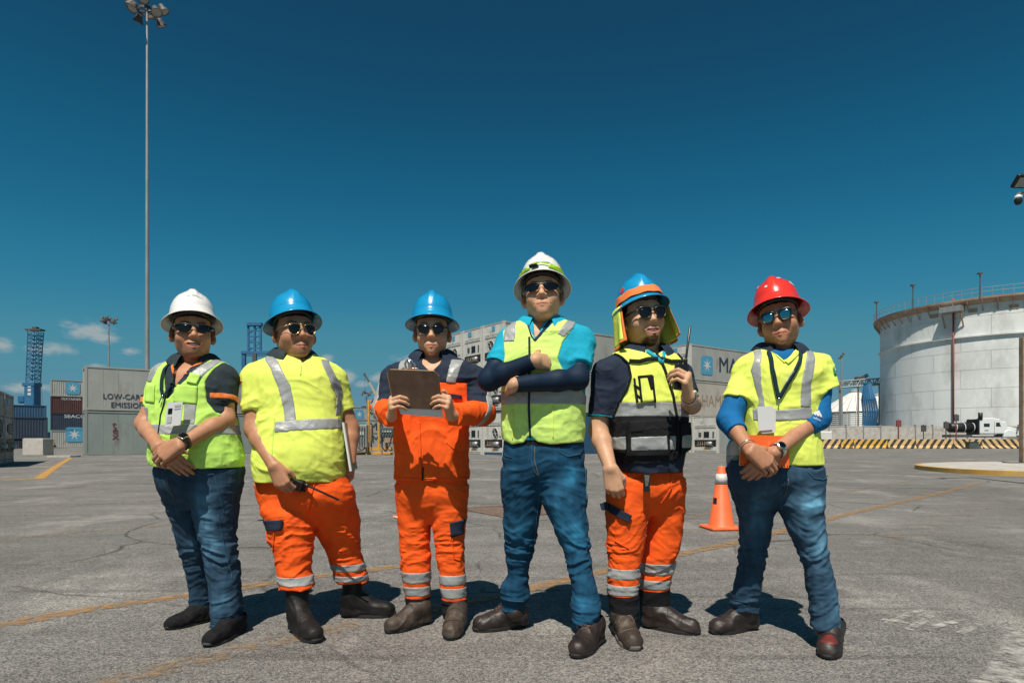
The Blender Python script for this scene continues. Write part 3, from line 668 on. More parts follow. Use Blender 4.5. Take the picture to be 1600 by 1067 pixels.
# ================= tank farm on the right =================
KT = 1.6; TC = Vector((53.6*KT, 71*KT, 0)); TR = 11.07*KT; TH = CAMH+14.08*KT
def tank():
    t = empty('storage_tank', TC, 0, 'big round white storage tank with rusty top walkway at the right edge', 'tank')
    a_cam = math.atan2(-TC.y, -TC.x)
    MB().lathe([(TR-.05, 0), (TR-.05, TH)], 120).build('inner_shell', M_['tank_seam'], t, smooth=True)
    hs = [0, 3.1, 6.2, 9.2, 12.2, 15.1, 17.6, 20.6, TH]; hs = hs[:8]+[TH]; npl = 14
    for j in range(len(hs)-1):
        for i in range(npl):
            a = 2*math.pi*(i+(.5 if j % 2 else 0))/npl; da = 2*math.pi/npl; g_ = .0012
            # only the half of the shell that faces the yard
            mid = a+da/2; dd = (mid-a_cam+math.pi) % (2*math.pi)-math.pi
            if abs(dd) > 2.0: continue
            b = MB(); k = 8; rr = TR+.004*((i*7+j*3) % 5)
            b.add([(rr*math.cos(a+g_+(da-2*g_)*q/k), rr*math.sin(a+g_+(da-2*g_)*q/k), z) for z in (hs[j]+.02, hs[j+1]-.02) for q in range(k+1)],
                  [(q, q+1, k+2+q, k+1+q) for q in range(k)])
            b.build('shell_plate', M_['tank_white'], t, smooth=True)
    MB().lathe([(TR, 17.35), (TR+.38, 17.4), (TR+.38, 17.5), (TR, 17.55)], 120).build('stiffening_ring', M_['tank_white'], t)
    MB().lathe([(TR, TH-1.0), (TR+1.1, TH-.35), (TR+1.15, TH-.05), (TR-.1, TH)], 120).build('wind_girder', M_['tank_rust'], t)
    b = MB()
    for i in range(60):
        a = 2*math.pi*i/60; c_, s_ = math.cos(a), math.sin(a)
        b.bar((TR*c_, TR*s_, TH-2.1), ((TR+1.05)*c_, (TR+1.05)*s_, TH-.5), .1, 4)
    tag(b.build('girder_brackets', M_['tank_rust'], t), kind='stuff')
    rl = MB(); n = 90
    for i in range(n):
        a = 2*math.pi*i/n; a2 = 2*math.pi*(i+1)/n; r = TR+1.1
        rl.bar((r*math.cos(a), r*math.sin(a), TH), (r*math.cos(a), r*math.sin(a), TH+1.35), .045, 4)
        for z in (.7, 1.32): rl.bar((r*math.cos(a), r*math.sin(a), TH+z), (r*math.cos(a2), r*math.sin(a2), TH+z), .035, 4)
    rl.build('railing', M_['galvanised'], t)
    def onwall(px):
        d = Vector(((px-CX)/F, 1, 0)); A = d.dot(d); B = -2*d.dot(TC); C = TC.dot(TC)-TR*TR; s = (-B-math.sqrt(max(0, B*B-4*A*C)))/(2*A); p = d*s-TC; return math.atan2(p.y, p.x)
    a = onwall(1491); c_, s_ = math.cos(a), math.sin(a)
    MB().bar(((TR+.35)*c_, (TR+.35)*s_, 0), ((TR+.35)*c_, (TR+.35)*s_, TH+.5), .14, 8).build('riser_pipe', M_['pipe_red'], t, smooth=True)
    x = MB(); u = Vector((-s_, c_, 0)); o2 = Vector((c_, s_, 0))
    for q in (-1.3, 1.3): x.bar(o2*TR+u*q+Vector((0,0,TH-4.2)), o2*(TR+1.7)+u*q+Vector((0,0,TH-1.2)), .12, 4)
    x.build('platform_brackets', M_['tank_rust'], t)
    pl = MB(); v = [o2*rr+u*q+Vector((0,0,z)) for z in (TH-1.9, TH-1.0) for rr in (TR, TR+1.8) for q in (-1.5, 1.5)]; pl.add(v, [(0,2,3,1),(4,5,7,6),(0,1,5,4),(2,6,7,3),(0,4,6,2),(1,3,7,5)]); pl.build('platform', M_['galvanised'], t)
    for px, hh in ((1379, 3.0), (1435, 3.6), (1533, 3.4)):
        a = onwall(max(px, 1381)); c_, s_ = math.cos(a), math.sin(a); b = MB(); b.bar(((TR+1.2)*c_, (TR+1.2)*s_, TH), ((TR+1.2)*c_, (TR+1.2)*s_, TH+hh), .1, 6); b.box((TR+1.2)*c_-.3, (TR+1.2)*c_+.3, (TR+1.2)*s_-.3, (TR+1.2)*s_+.3, TH+hh, TH+hh+.25); b.build('roof_lamp_post', M_['dark_metal'], t)
    for i, px in enumerate((1520, 1584, 1460)):
        a = onwall(px); c_, s_ = math.cos(a), math.sin(a); u = Vector((-s_, c_, 0)); o2 = Vector((c_, s_, 0)); b = MB()
        v = [o2*rr+u*q+Vector((0,0,z)) for z in (TH-2.2, TH-1.6) for rr in (TR, TR+.12) for q in (-.6, .6)]; b.add(v, [(0,2,3,1),(4,5,7,6),(0,1,5,4),(2,6,7,3),(0,4,6,2),(1,3,7,5)]); b.build('overflow_vent', M_['tank_rust'], t)
    MB().lathe([(TR, TH-.02), (TR*.5, TH+.9), (0, TH+1.3)], 60).build('roof', M_['tank_white'], t)
tank()
def silos():
    for k, (px, Y, r, h, lb) in enumerate(((1336, 150, 8.6, 7.6, 'round corrugated grain silo with pale cone roof left of the tank'), (1372, 175, 8.6, 8.2, 'second corrugated silo half hidden by the white tank'))):
        p = W(px, HZ, Y); t = empty('grain_silo', (p.x, p.y, 0), 0, lb, 'silo', 'grain silos'); pr = []; z = 0
        while z < h: pr += [(r, z), (r+.1, z+.22), (r, z+.44)]; z += .45
        MB().lathe(pr, 64).build('wall', M_['silo_metal'], t)
        b = MB()
        for i in range(40): a = i*math.pi/20; b.bar(((r+.12)*math.cos(a), (r+.12)*math.sin(a), 0), ((r+.12)*math.cos(a), (r+.12)*math.sin(a), z), .07, 4)
        b.build('stiffener_posts', M_['silo_metal'], t)
        for i in range(28):
            a = 2*math.pi*i/28; a2 = 2*math.pi*(i+.94)/28; m = MB(); m.add([((r+.3)*math.cos(a), (r+.3)*math.sin(a), z-.1), ((r+.3)*math.cos(a2), (r+.3)*math.sin(a2), z-.1), (1.1*math.cos(a2), 1.1*math.sin(a2), z+4.6), (1.1*math.cos(a), 1.1*math.sin(a), z+4.6)], [(0,1,2,3)]); m.build('roof_panel', M_['silo_roof'], t)
        MB().lathe([(1.2, z+4.4), (1.2, z+5.1), (0, z+5.5)], 16).build('roof_cap', M_['silo_metal'], t)
    Y = 120; p = W(1355, HZ, Y); t = empty('pipe_tower', (p.x, Y, 0), 0, 'blue tower of bent spouts in front of the silos left of the tank', 'tower')
    z = lambda py: CAMH+(HZ-py)/F*Y; x = lambda px: (px-1355)/F*Y
    for k in range(7):
        q = -1+k/3; MB().tube([(x(1355+q*4), 0, z(598)), (x(1353+q*6), -.3*k, z(625)), (x(1356+q*7), -.3*k, z(645)), (x(1355+q*7), 0, 0)], .2, 6).build('spout', M_['crane_blue'], t)
    MB().box(x(1349), x(1363), -.3, .3, z(600), z(598)).build('top_frame', M_['crane_blue'], t)
    MB().tube([(x(1346), -1, z(605)), (x(1343), -1, z(640)), (x(1346), -1, z(652))], .1, 5).build('drop_hose', M_['crane_blue'], t)
    t = empty('conveyor_bridge', (W(1338, HZ, 125).x, 125, 0), 0, 'grey lattice conveyor bridge running over the silos to the tank', 'conveyor')
    z = lambda py: CAMH+(HZ-py)/F*125; x = lambda px: (px-1338)/F*125; b = MB(); lattice(b, (x(1310), 0, z(601)), (x(1400), 0, z(594)), 1.2, 1.2, 14, .12); b.build('truss', M_['silo_metal'], t)
    MB().box(x(1312), x(1398), -.4, .4, z(600), z(598.6)).build('belt_cover', M_['galvanised'], t)
    b = MB(); lattice(b, (x(1338), 0, z(593)), (x(1356), 0, z(586)), .6, .4, 5, .09); b.box(x(1337), x(1343), -.5, .5, z(596), z(589)); b.build('head_drive', M_['dark_metal'], t)
    for px in (1312, 1341, 1374): MB().box(x(px)-.12, x(px)+.12, -.12, .12, 0, z(598)).build('leg', M_['galvanised'], t)
silos()
def wall_fence():
    Y = 90; z1 = CAMH+(HZ-666)/F*Y
    px = 1268; k = 0
    t = empty('boundary_wall', ((1430-CX)/F*Y, Y, 0), 0, 'long pale concrete boundary wall in front of the white tank', 'wall')
    while px < 1690:
        x0 = (px-1430)/F*Y; x1 = (px+27-1430)/F*Y
        MB().box(x0+.04, x1-.04, -.08, .08, 0, z1-.1*(k % 2)).build('wall_panel', M_['concrete'], t)
        MB().box(x0-.12, x0+.04, -.14, .12, 0, z1+.25).build('wall_post', M_['galvanised'], t); px += 27; k += 1
    MB().box((1268-1430)/F*Y, (1690-1430)/F*Y, -.1, .1, z1, z1+.08).build('coping', M_['concrete'], t)
    for px, lb, mm in ((1283, 'white hopper car shaped bin at the left end of the wall', 'silo_roof'),):
        p = W(px, HZ, 84); o = MB().box(-1.2, 1.2, -.6, .6, .0, 2.2).build('white_cabin', M_['silo_roof'], None, bevel=.1); o.location = (p.x, 84, 0); tag(o, 'small white cabin at the left end of the wall beside the red helmet man', 'cabin')
    for px, h_, lb, mm in ((1404, 3.6, 'thin red post with a small panel by the wall', 'pipe_red'), (1443, 3.0, 'short post with a dark signal lamp by the wall', 'dark_metal'), (1478, 3.4, 'thin dark post at the tail of the truck', 'dark_metal'), (1494, 4.3, 'thin rusty post with a dark head in front of the truck tank', 'pipe_red')):
        p = W(px, HZ, 79.5); t2 = empty('marker_post', (p.x, 79.5, 0), 0, lb, 'post'); MB().bar((0,0,0), (0,0,h_), .07, 6).build('post', M_[mm], t2); MB().box(-.25, .3, -.1, .1, h_-.9, h_-.1).build('head', M_['dark_metal' if px != 1404 else 'pipe_red'], t2)
wall_fence()
def truck():
    Y = 83; s = Y/F
    t = empty('truck', ((1480-CX)*s, Y, 0), 0, 'white conventional truck with sleeper cab and black tanks parked behind the striped barriers', 'truck')
    X = lambda px: (px-1480)*s; Z = lambda py: CAMH+(HZ-py)*s
    def side(poly, y0, y1, nm, m, bev=.06, par=t): b = MB(); b.prism([(X(a), Z(c)) for a, c in poly], y0, y1); return b.build(nm, m, par, bevel=bev, seg=2)
    cab = side([(1521,678),(1521,655.5),(1524,653.5),(1540,653),(1551,654.5),(1556,658.5),(1561.5,658.5),(1564,666.5),(1564,678)], -1.15, 1.15, 'cab', M_['truck_white'], .12)
    side([(1564.2,678),(1564.2,666.5),(1572,667),(1580,669.5),(1584,672),(1586,681),(1560,681)], -.85, .85, 'bonnet', M_['truck_white'], .15)
    side([(1557,683),(1558.5,675),(1563,671.5),(1570,671.5),(1575,675),(1577,683)], -1.25, -.86, 'wheel_arch', M_['truck_white'], .1)
    side([(1557.5,665.8),(1556,659.5),(1561,659.5),(1563,665.8)], -1.0, 1.0, 'windscreen', M_['dark_glass'], .02)
    side([(1527,667),(1527,661.8),(1536,661.8),(1536,667)], -1.17, -1.14, 'sleeper_window', M_['dark_glass'], .01)
    side([(1545.5,666.5),(1546,660.5),(1551,660.2),(1553.5,666.5)], -1.17, -1.14, 'door_window', M_['dark_glass'], .01)
    side([(1528,673),(1528,672),(1534,672),(1534,673)], -1.17, -1.14, 'badge', M_['dark_letters'], 0)
    side([(1543,677.5),(1543,659),(1543.4,659),(1543.4,677.5)], -1.165, -1.14, 'door_seam', M_['dark_metal'], 0)
    side([(1519,679),(1519,656),(1521,654.5),(1521,679)], -1.1, 1.1, 'fairing_gap', M_['black'], .02)
    MB().lathe([(0, 0), (.25, 0), (.25, .9), (0, .9)], 10, (X(1523), -1.0, Z(656))).build('air_cleaner', M_['black'], t, smooth=True)
    tk = MB().lathe([(0, X(1480.5)), (.5, X(1480.5)), (.62, X(1482)), (.62, X(1519)), (.5, X(1519.5)), (0, X(1519.5))], 20, (0, -.2, Z(668)), 'x'); tk.build('black_tank', M_['black'], t, smooth=True)
    for a in (1488.5, 1501.5, 1515.5): MB().lathe([(.64, X(a)), (.66, X(a)), (.66, X(a+1)), (.64, X(a+1))], 20, (0, -.2, Z(668)), 'x').build('tank_strap', M_['truck_white'], t)
    MB().box(X(1509), X(1516), -.4, .4, Z(661.5), Z(659.5)).build('tank_hatch', M_['black'], t)
    MB().box(X(1479), X(1570), -.9, .9, Z(683), Z(679)).build('chassis', M_['dark_metal'], t)
    MB().box(X(1510), X(1543), -1.1, -.95, Z(681), Z(679.5)).build('side_rail', M_['truck_white'], t)
    MB().box(X(1583.5), X(1586.8), -1.1, 1.1, Z(687), Z(681)).build('bumper', M_['chrome'], t, bevel=.05)
    MB().box(X(1584.5), X(1586), -.5, .5, Z(681), Z(672.5)).build('grille', M_['dark_metal'], t)
    MB().box(X(1579.5), X(1581), -.95, -.86, Z(677), Z(674.5)).build('headlight', M_['dark_glass'], t)
    for a in (1581, 1586): MB().bar((X(a), -1.0, Z(672)), (X(a), -1.0, Z(669)), .04, 5).box(X(a)-.12, X(a)+.12, -1.05, -.95, Z(669.5), Z(667)).build('mirror', M_['dark_metal'], t)
    for a in (1567.5, 1489, 1504):
        for y in (-1.05, 1.0):
            w = MB().lathe([(0,-.15),(.3,-.15),(.34,-.17),(.56,-.15),(.58,0),(.56,.15),(0,.15)], 20, (X(a), y, .58), 'y').build('wheel', M_['tyre'], t, smooth=False)
            MB().lathe([(0,-.2),(.14,-.2),(.28,-.17),(.29,-.16)], 14, (X(a), y, .58), 'y').build('rim', M_['truck_white'], w)
truck()
def island():
    b = MB(); Y0, Y1 = 15.7, 23.5; xl = (1478-CX)/F*18.6
    pts = []
    pts += [Vector((xl+.0, 18.6)), Vector((xl+.25, 17.2)), Vector((xl+1.3, 16.1)), Vector((xl+3.0, 15.75)), Vector((xl+12, 15.3)), Vector((xl+14, 26)), Vector((xl+4.5, 24.6)), Vector((xl+2.2, 23.2)), Vector((xl+.6, 21.2))]
    # round the outline
    for _ in range(3):
        q = []
        for a, c in zip(pts, pts[1:]+pts[:1]): q += [a.lerp(c, .25), a.lerp(c, .75)]
        pts = q
    n = len(pts); c = sum(pts, Vector((0, 0)))/n
    inn = [p+(c-p).normalized()*.16 for p in pts]
    k = MB(); k.add([(p.x, p.y, 0) for p in pts]+[(p.x, p.y, .13) for p in pts]+[(p.x, p.y, .14) for p in inn], [(i, (i+1) % n, n+(i+1) % n, n+i) for i in range(n)]+[(n+i, n+(i+1) % n, 2*n+(i+1) % n, 2*n+i) for i in range(n)])
    tag(k.build('kerb', mat('kerb_yellow', (.5,.27,.05), .7, c2=(.6,.36,.08), scale=2, dirt=(.3,.26,.2), dscale=3)), kind='structure')
    s = MB(); s.add([(p.x, p.y, .138) for p in inn], [tuple(range(n))]); tag(s.build('pavement', M_['concrete']), kind='structure')
    Y = 23.0; p = W(1598.5, HZ, Y); t = empty('steel_post', (p.x, Y, .138), 0, 'brown steel post on the kerbed island at the right edge', 'post')
    MB().box(-.08, .11, -.1, .1, .03, CAMH+(HZ-527)/F*Y-.14).build('post', M_['rust_post'], t, bevel=.01); MB().box(-.6, .5, -.2, .2, 0, .03).build('base_plate', M_['dark_metal'], t)
island()
def street_light():
    Y = 12.5; s = Y/F; p = W(1625, HZ, Y); t = empty('street_light', (p.x, Y, 0), 0, 'street light head at the right edge of the picture', 'street light'); Z = lambda py: CAMH+(HZ-py)*s; X = lambda px: (px-1625)*s
    MB().bar((.6, .3, 0), (.6, .3, Z(275)), .09, 12, .06).bar((.6, .3, Z(280)), (X(1600), .1, Z(283)), .03, 6).build('pole', M_['galvanised'], t)
    m4 = Matrix.Translation((X(1603), 0, Z(284))) @ Matrix.Rotation(R(-42), 4, 'X') @ Matrix.Rotation(R(5), 4, 'Y')
    h = MB().box(-.22, .28, -.14, .14, -.03, .05).build('lamp_head', M_['black'], t, bevel=.03, seg=2, xf=m4)
    MB().box(-.17, .24, -.09, .1, -.036, -.028).build('lamp_lens', M_['galvanised'], h, xf=m4)
    t = empty('security_camera', (p.x, Y, Z(300)), 0, 'small dome security camera with white cap under the street light', 'camera'); X = lambda px: (px-1625)*s; Z2 = lambda py: (300-py)*s
    MB().bar((.6, .3, Z2(295)), (X(1600), .1, Z2(299)), .025, 6).bar((X(1600), .1, Z2(299)), (X(1591), 0, Z2(303)), .03, 6).build('arm', M_['galvanised'], t)
    MB().lathe([(0, .055), (.04, .05), (.068, .02), (.07, -.02), (.0, -.02)], 18, (X(1591), 0, Z2(309))).build('cap', M_['truck_white'], t, smooth=True)
    MB().lathe([(.068, .0), (.068, -.06), (.045, -.1), (0, -.115)], 18, (X(1591), 0, Z2(311.5))).build('dome', M_['black'], t, smooth=True)
street_light()
def drain():
    # square iron frame and grate set in the ground behind the fourth man
    p = G(812, 797); t = empty('drain_cover', (p.x, p.y, 0), R(32), 'rusty square drain cover in the ground behind the tall man', 'drain cover')
    rm = mat('rusty_iron', (.10,.06,.04), .8, c2=(.2,.14,.1), scale=12)
    b = MB(); b.box(-.62, .62, -.62, -.54, .001, .012).box(-.62, .62, .54, .62, .001, .012).box(-.62, -.54, -.54, .54, .001, .012).box(.54, .62, -.54, .54, .001, .012); b.build('frame', rm, t)
    for i in range(2):
        for j in range(2): MB().box(-.53+.54*i, -.02+.54*i, -.53+.54*j, -.02+.54*j, .001, .009).build('cover_plate', rm, t, bevel=.01)
drain()
def cone():
    p = G(1127, 826); t = empty('traffic_cone', p, R(8), 'orange traffic cone with a white collar standing left of the red helmet man', 'traffic cone')
    om = mat('cone_orange', (.85,.13,.03), .5, c2=(.8,.16,.05), scale=6, dirt=(.5,.2,.1), dscale=7, dlo=.6, dhi=.8); s = p.y/F; H = 98*s
    b = MB(); w = 26*s; b.box(-w, w, -w, w, 0, .035); b.build('base', om, t, bevel=.02, seg=2)
    pr = [(21*s, .035), (19*s, .05), (12.5*s, H*.45), (9.3*s, H*.7), (8.5*s, H*.71)]
    b = MB().lathe([(21*s, .034), (18.8*s, .05), (5.5*s, H*.985), (4.6*s, H), (3.2*s, H), (3*s, H-.1)], 32); b.build('body', om, t, smooth=True)
    rr = lambda q: (18.8-(18.8-5.5)*q)*s
    b = MB().lathe([(rr(.71)+.003, H*.72), (rr(.71)+.004, H*.72), (rr(.88)+.004, H*.88), (rr(.88)+.001, H*.88)], 32); b.build('white_collar', mat('collar_white', (.6,.58,.55), .5), t, smooth=True)
    b = MB().lathe([(rr(.4)+.004, H*.40), (rr(.47)+.004, H*.5)], 8, a0=R(182), a1=R(215)); b.build('stencil_mark', M_['black'], t)
cone()
# ================= implicit-surface modelling for the people =================
BIG = np.float32(9)
class Grid:
    def __init__(s, lo, hi, h):
        lo = np.array(lo, float); hi = np.array(hi, float); n = np.maximum(3, np.ceil((hi-lo)/h).astype(int)+1)
        s.lo = lo; s.h = h; s.n = n; s.ax = [np.float32(lo[i])+np.arange(n[i], dtype=np.float32)*np.float32(h) for i in range(3)]
        s.D = np.full(tuple(n), BIG, np.float32)
    def sub(s, blo, bhi):
        i0 = np.clip(np.floor((np.array(blo)-s.lo)/s.h).astype(int), 0, s.n); i1 = np.clip(np.ceil((np.array(bhi)-s.lo)/s.h).astype(int)+1, 0, s.n)
        if (i1 <= i0).any(): return None
        sl = tuple(slice(i0[i], i1[i]) for i in range(3))
        X, Y, Z = np.meshgrid(*[s.ax[i][sl[i]] for i in range(3)], indexing='ij', sparse=True)
        return sl, X, Y, Z
    def add(s, pr, k=0.0, op='u', m=.02):
        blo, bhi, fn = pr; mm = m+k
        g = s.sub(np.array(blo)-mm, np.array(bhi)+mm)
        if g is None: return s
        sl, X, Y, Z = g; d = fn(X, Y, Z).astype(np.float32); a = s.D[sl]
        if op == 'u':
            if k > 0: hh = np.maximum(k-np.abs(a-d), 0)/k; s.D[sl] = np.minimum(a, d)-hh*hh*k*.25
            else: s.D[sl] = np.minimum(a, d)
        elif op == 's':
            d = -d
            if k > 0: hh = np.maximum(k-np.abs(a-d), 0)/k; s.D[sl] = np.maximum(a, d)+hh*hh*k*.25
            else: s.D[sl] = np.maximum(a, d)
        return s
    def cut(s, fn):                                 # keep where fn<0
        X, Y, Z = np.meshgrid(*s.ax, indexing='ij', sparse=True); s.D = np.maximum(s.D, fn(X, Y, Z)).astype(np.float32); return s
    def clone(s, D=None):
        g = object.__new__(Grid); g.lo = s.lo; g.h = s.h; g.n = s.n; g.ax = s.ax; g.D = s.D.copy() if D is None else D; return g
    def sample(s, P):
        q = (P-s.lo)/s.h; i = np.clip(np.round(q).astype(int), 0, s.n-1); return s.D[i[:,0], i[:,1], i[:,2]]
    def warp(s, fn, band=.03):                      # relief: fn(P)->height added inside a band round the surface
        I = np.argwhere(np.abs(s.D) < band)
        P = s.lo+I*s.h; s.D[I[:,0], I[:,1], I[:,2]] -= fn(P).astype(np.float32); return s
    def surf(s, smooth=1):
        D = s.D; ins = D < 0
        nx, ny, nz = D.shape
        c = [ins[i:nx-1+i, j:ny-1+j, k:nz-1+k] for i in (0,1) for j in (0,1) for k in (0,1)]
        al = c[0].copy(); an = c[0].copy()
        for q in c[1:]: al &= q; an |= q
        act = an & ~al; I = np.argwhere(act); idx = np.full(act.shape, -1, np.int32); idx[I[:,0], I[:,1], I[:,2]] = np.arange(len(I))
        off = np.array([(i, j, k) for i in (0,1) for j in (0,1) for k in (0,1)])
        vals = np.stack([D[I[:,0]+o[0], I[:,1]+o[1], I[:,2]+o[2]] for o in off], 1)
        acc = np.zeros((len(I), 3)); cnt = np.zeros(len(I))
        for a in range(8):
            for b in range(a+1, 8):
                if np.abs(off[a]-off[b]).sum() != 1: continue
                va, vb = vals[:,a], vals[:,b]; m = (va < 0) != (vb < 0)
                t = np.where(m, va/np.where(m, va-vb, 1), 0)
                acc += np.where(m[:,None], off[a]+(off[b]-off[a])*t[:,None], 0); cnt += m
        V = s.lo+(I+acc/np.maximum(cnt, 1)[:,None])*s.h
        Fs = []
        for ax in range(3):
            b, c2 = [(1,2),(2,0),(0,1)][ax]
            sl0 = [slice(None)]*3; sl1 = [slice(None)]*3; sl0[ax] = slice(0, -1); sl1[ax] = slice(1, None)
            A = ins[tuple(sl0)]; B = ins[tuple(sl1)]; E = np.argwhere(A != B)
            E = E[(E[:,b] > 0) & (E[:,c2] > 0) & (E[:,b] < D.shape[b]-1) & (E[:,c2] < D.shape[c2]-1)]
            fl = A[E[:,0], E[:,1], E[:,2]]
            eb = np.zeros(3, int); eb[b] = 1; ec = np.zeros(3, int); ec[c2] = 1
            q = np.stack([idx[tuple((E-eb-ec).T)], idx[tuple((E-ec).T)], idx[tuple(E.T)], idx[tuple((E-eb).T)]], 1)
            q[~fl] = q[~fl][:, ::-1]; Fs.append(q)
        Fc = np.concatenate(Fs)
        for _ in range(smooth):
            A = np.zeros_like(V); n = np.zeros(len(V))
            for k in range(4):
                i, j = Fc[:,k], Fc[:,(k+1) % 4]
                for d in range(3): A[:,d] += np.bincount(i, V[j,d], len(V))+np.bincount(j, V[i,d], len(V))
                n += np.bincount(i, minlength=len(V))+np.bincount(j, minlength=len(V))
            V = V*.5+.5*A/np.maximum(n, 1)[:,None]
        return V, Fc
def prune(V, Fc, keep):
    Fc = Fc[keep]; u = np.unique(Fc); mp = np.full(len(V), -1, np.int64); mp[u] = np.arange(len(u)); return V[u], mp[Fc]
A3 = lambda p: np.array([p[0], p[1], p[2]], float)
def cone(a, b, ra, rb, fl=None, f=1.0):
    a = A3(a); b = A3(b); ab = b-a; L2 = float(ab@ab)+1e-12; r = max(ra, rb)
    nrm = None if fl is None else A3(fl)/np.linalg.norm(A3(fl))
    def fn(X, Y, Z):
        x, y, z = X-a[0], Y-a[1], Z-a[2]
        t = np.clip((x*ab[0]+y*ab[1]+z*ab[2])/L2, 0, 1)
        x, y, z = x-t*ab[0], y-t*ab[1], z-t*ab[2]
        if nrm is not None:
            q = (x*nrm[0]+y*nrm[1]+z*nrm[2])*(f-1); x, y, z = x+q*nrm[0], y+q*nrm[1], z+q*nrm[2]
        return np.sqrt(x*x+y*y+z*z)-(ra+(rb-ra)*t)
    return np.minimum(a, b)-r, np.maximum(a, b)+r, fn
def ell(c, r, M=None):
    c = A3(c); r = np.array(r, float); Mi = None if M is None else np.array(M.to_3x3().transposed()); R_ = r.max() if M is not None else r
    def fn(X, Y, Z):
        x, y, z = X-c[0], Y-c[1], Z-c[2]
        if Mi is not None: x, y, z = [Mi[i,0]*x+Mi[i,1]*y+Mi[i,2]*z for i in range(3)]
        k0 = np.sqrt((x/r[0])**2+(y/r[1])**2+(z/r[2])**2); k1 = np.sqrt((x/r[0]**2)**2+(y/r[1]**2)**2+(z/r[2]**2)**2)
        return k0*(k0-1)/np.maximum(k1, 1e-6)
    return c-R_, c+R_, fn
def crinterp(z, zs, vs, n=120):                    # smooth resample of a table
    zs = np.array(zs, float); vs = np.array(vs, float); o = np.argsort(zs); zs = zs[o]; vs = vs[o]
    m = np.gradient(vs, zs); t = np.linspace(zs[0], zs[-1], n); k = np.clip(np.searchsorted(zs, t)-1, 0, len(zs)-2)
    h = zs[k+1]-zs[k]; u = (t-zs[k])/h
    y = (2*u**3-3*u**2+1)*vs[k]+(u**3-2*u**2+u)*h*m[k]+(-2*u**3+3*u**2)*vs[k+1]+(u**3-u**2)*h*m[k+1]
    return np.interp(z, t, y)
def loft(rows, p=2.3, yaw=0.0):
    """rows: (z, cx, cy, half width, depth front, depth back)"""
    T = np.array(rows, float); zs = T[:,0]; zl, zh = zs.min(), zs.max(); cs, sn = math.cos(yaw), math.sin(yaw)
    def fn(X, Y, Z):
        cx, cy, hw, hf, hb = [crinterp(Z, zs, T[:,i]) for i in range(1, 6)]
        u0, v0 = X-cx, Y-cy; u = cs*u0+sn*v0; v = -sn*u0+cs*v0
        hd = np.where(v < 0, hf, hb)
        g = (np.abs(u/hw)**p+np.abs(v/hd)**p)**(1/p)+1e-6
        d = np.sqrt(u*u+v*v)*(1-1/g); d = np.where(g < .3, -np.minimum(hw, hd)*.7, d)
        return np.maximum(d, np.maximum(zl-Z, Z-zh))
    e = T[:,3:].max()
    return [T[:,1].min()-e, T[:,2].min()-e, zl], [T[:,1].max()+e, T[:,2].max()+e, zh], fn
# value noise on points
_lat = np.random.RandomState(3).rand(64, 64, 64).astype(np.float32)
def vnoise(P, sc_, seed=0):
    q = P*np.array(sc_)+seed*7.31+100; i = np.floor(q).astype(int); f = q-i; f = f*f*(3-2*f); i &= 63; j = (i+1) & 63; r = 0
    for a in (0, 1):
        for b in (0, 1):
            for c in (0, 1):
                w = (f[:,0] if a else 1-f[:,0])*(f[:,1] if b else 1-f[:,1])*(f[:,2] if c else 1-f[:,2])
                r = r+w*_lat[(j if a else i)[:,0], (j if b else i)[:,1], (j if c else i)[:,2]]
    return r
def folds(P, sc_, amp, seed, warp=.5):
    """soft creases: ridged noise stretched along the folds"""
    w = np.stack([vnoise(P, (6,6,6), seed+k) for k in range(3)], 1)-.5
    n = vnoise(P+w*warp*.12, sc_, seed+5); n2 = vnoise(P+w*warp*.1, np.array(sc_)*2.1, seed+9)
    r = 1-np.abs(2*n-1); r2 = 1-np.abs(2*n2-1)
    return amp*((r**2.2-.35)+.45*(r2**2-.35))
def poly_sdf(pts):
    """signed distance to a polygon in (x, z)"""
    P = np.array(pts, float)
    def fn(X, Z):
        X, Z = np.broadcast_arrays(X, Z); d = np.full(X.shape, 1e9); s = np.ones(X.shape)
        n = len(P)
        for i in range(n):
            a = P[i]; b = P[i-1]; e = b-a; wx = X-a[0]; wz = Z-a[1]; t = np.clip((wx*e[0]+wz*e[1])/(e@e), 0, 1)
            d = np.minimum(d, (wx-e[0]*t)**2+(wz-e[1]*t)**2)
            c1 = Z >= a[1]; c2 = Z < b[1]; c3 = e[0]*wz > e[1]*wx; s = np.where((c1 & c2 & c3) | (~c1 & ~c2 & ~c3), -s, s)
        return s*np.sqrt(d)
    return fn

# ---------------- fabrics and skin ----------------
def cloth(name, c, c2=None, rough=.85, b=.0008, bs=220, sc_=18, attr=None, sheen=.0, wr=.0035, wscale=11, **k):
    return mat(name, c, rough, wr=wr, wscale=wscale, c2=c2 or tuple(x*.88 for x in c), scale=sc_, bump=b, bscale=bs, attr=attr, sheen=sheen, spec=.2, **k)
C_ = {}
C_['skin_a'] = mat('skin_brown', (.49,.24,.14), .5, c2=(.43,.20,.112), scale=30, bump=.0008, bscale=160, attr='tint', sss=.06, spec=.35)
C_['skin_b'] = mat('skin_tan', (.61,.345,.21), .5, c2=(.55,.30,.18), scale=30, bump=.0008, bscale=160, attr='tint', sss=.06, spec=.35)
C_['hair'] = mat('black_hair', (.012,.009,.008), .5, c2=(.02,.015,.012), scale=60, bump=.002, bscale=120, stretch=(1,1,.3))
C_['lime_green'] = cloth('hi_vis_green_mesh', (.52,.82,.15), bs=260, b=.0012)
C_['lime'] = cloth('hi_vis_yellow_knit', (.78,.89,.15))
C_['lime_p'] = cloth('hi_vis_pale_mesh', (.62,.86,.20), bs=260, b=.0012)
C_['silver'] = mat('silver_reflective_tape', (.25,.26,.255), .42, c2=(.33,.34,.335), scale=9, bump=.0014, bscale=40, spec=.6, wr=.003, wscale=9)
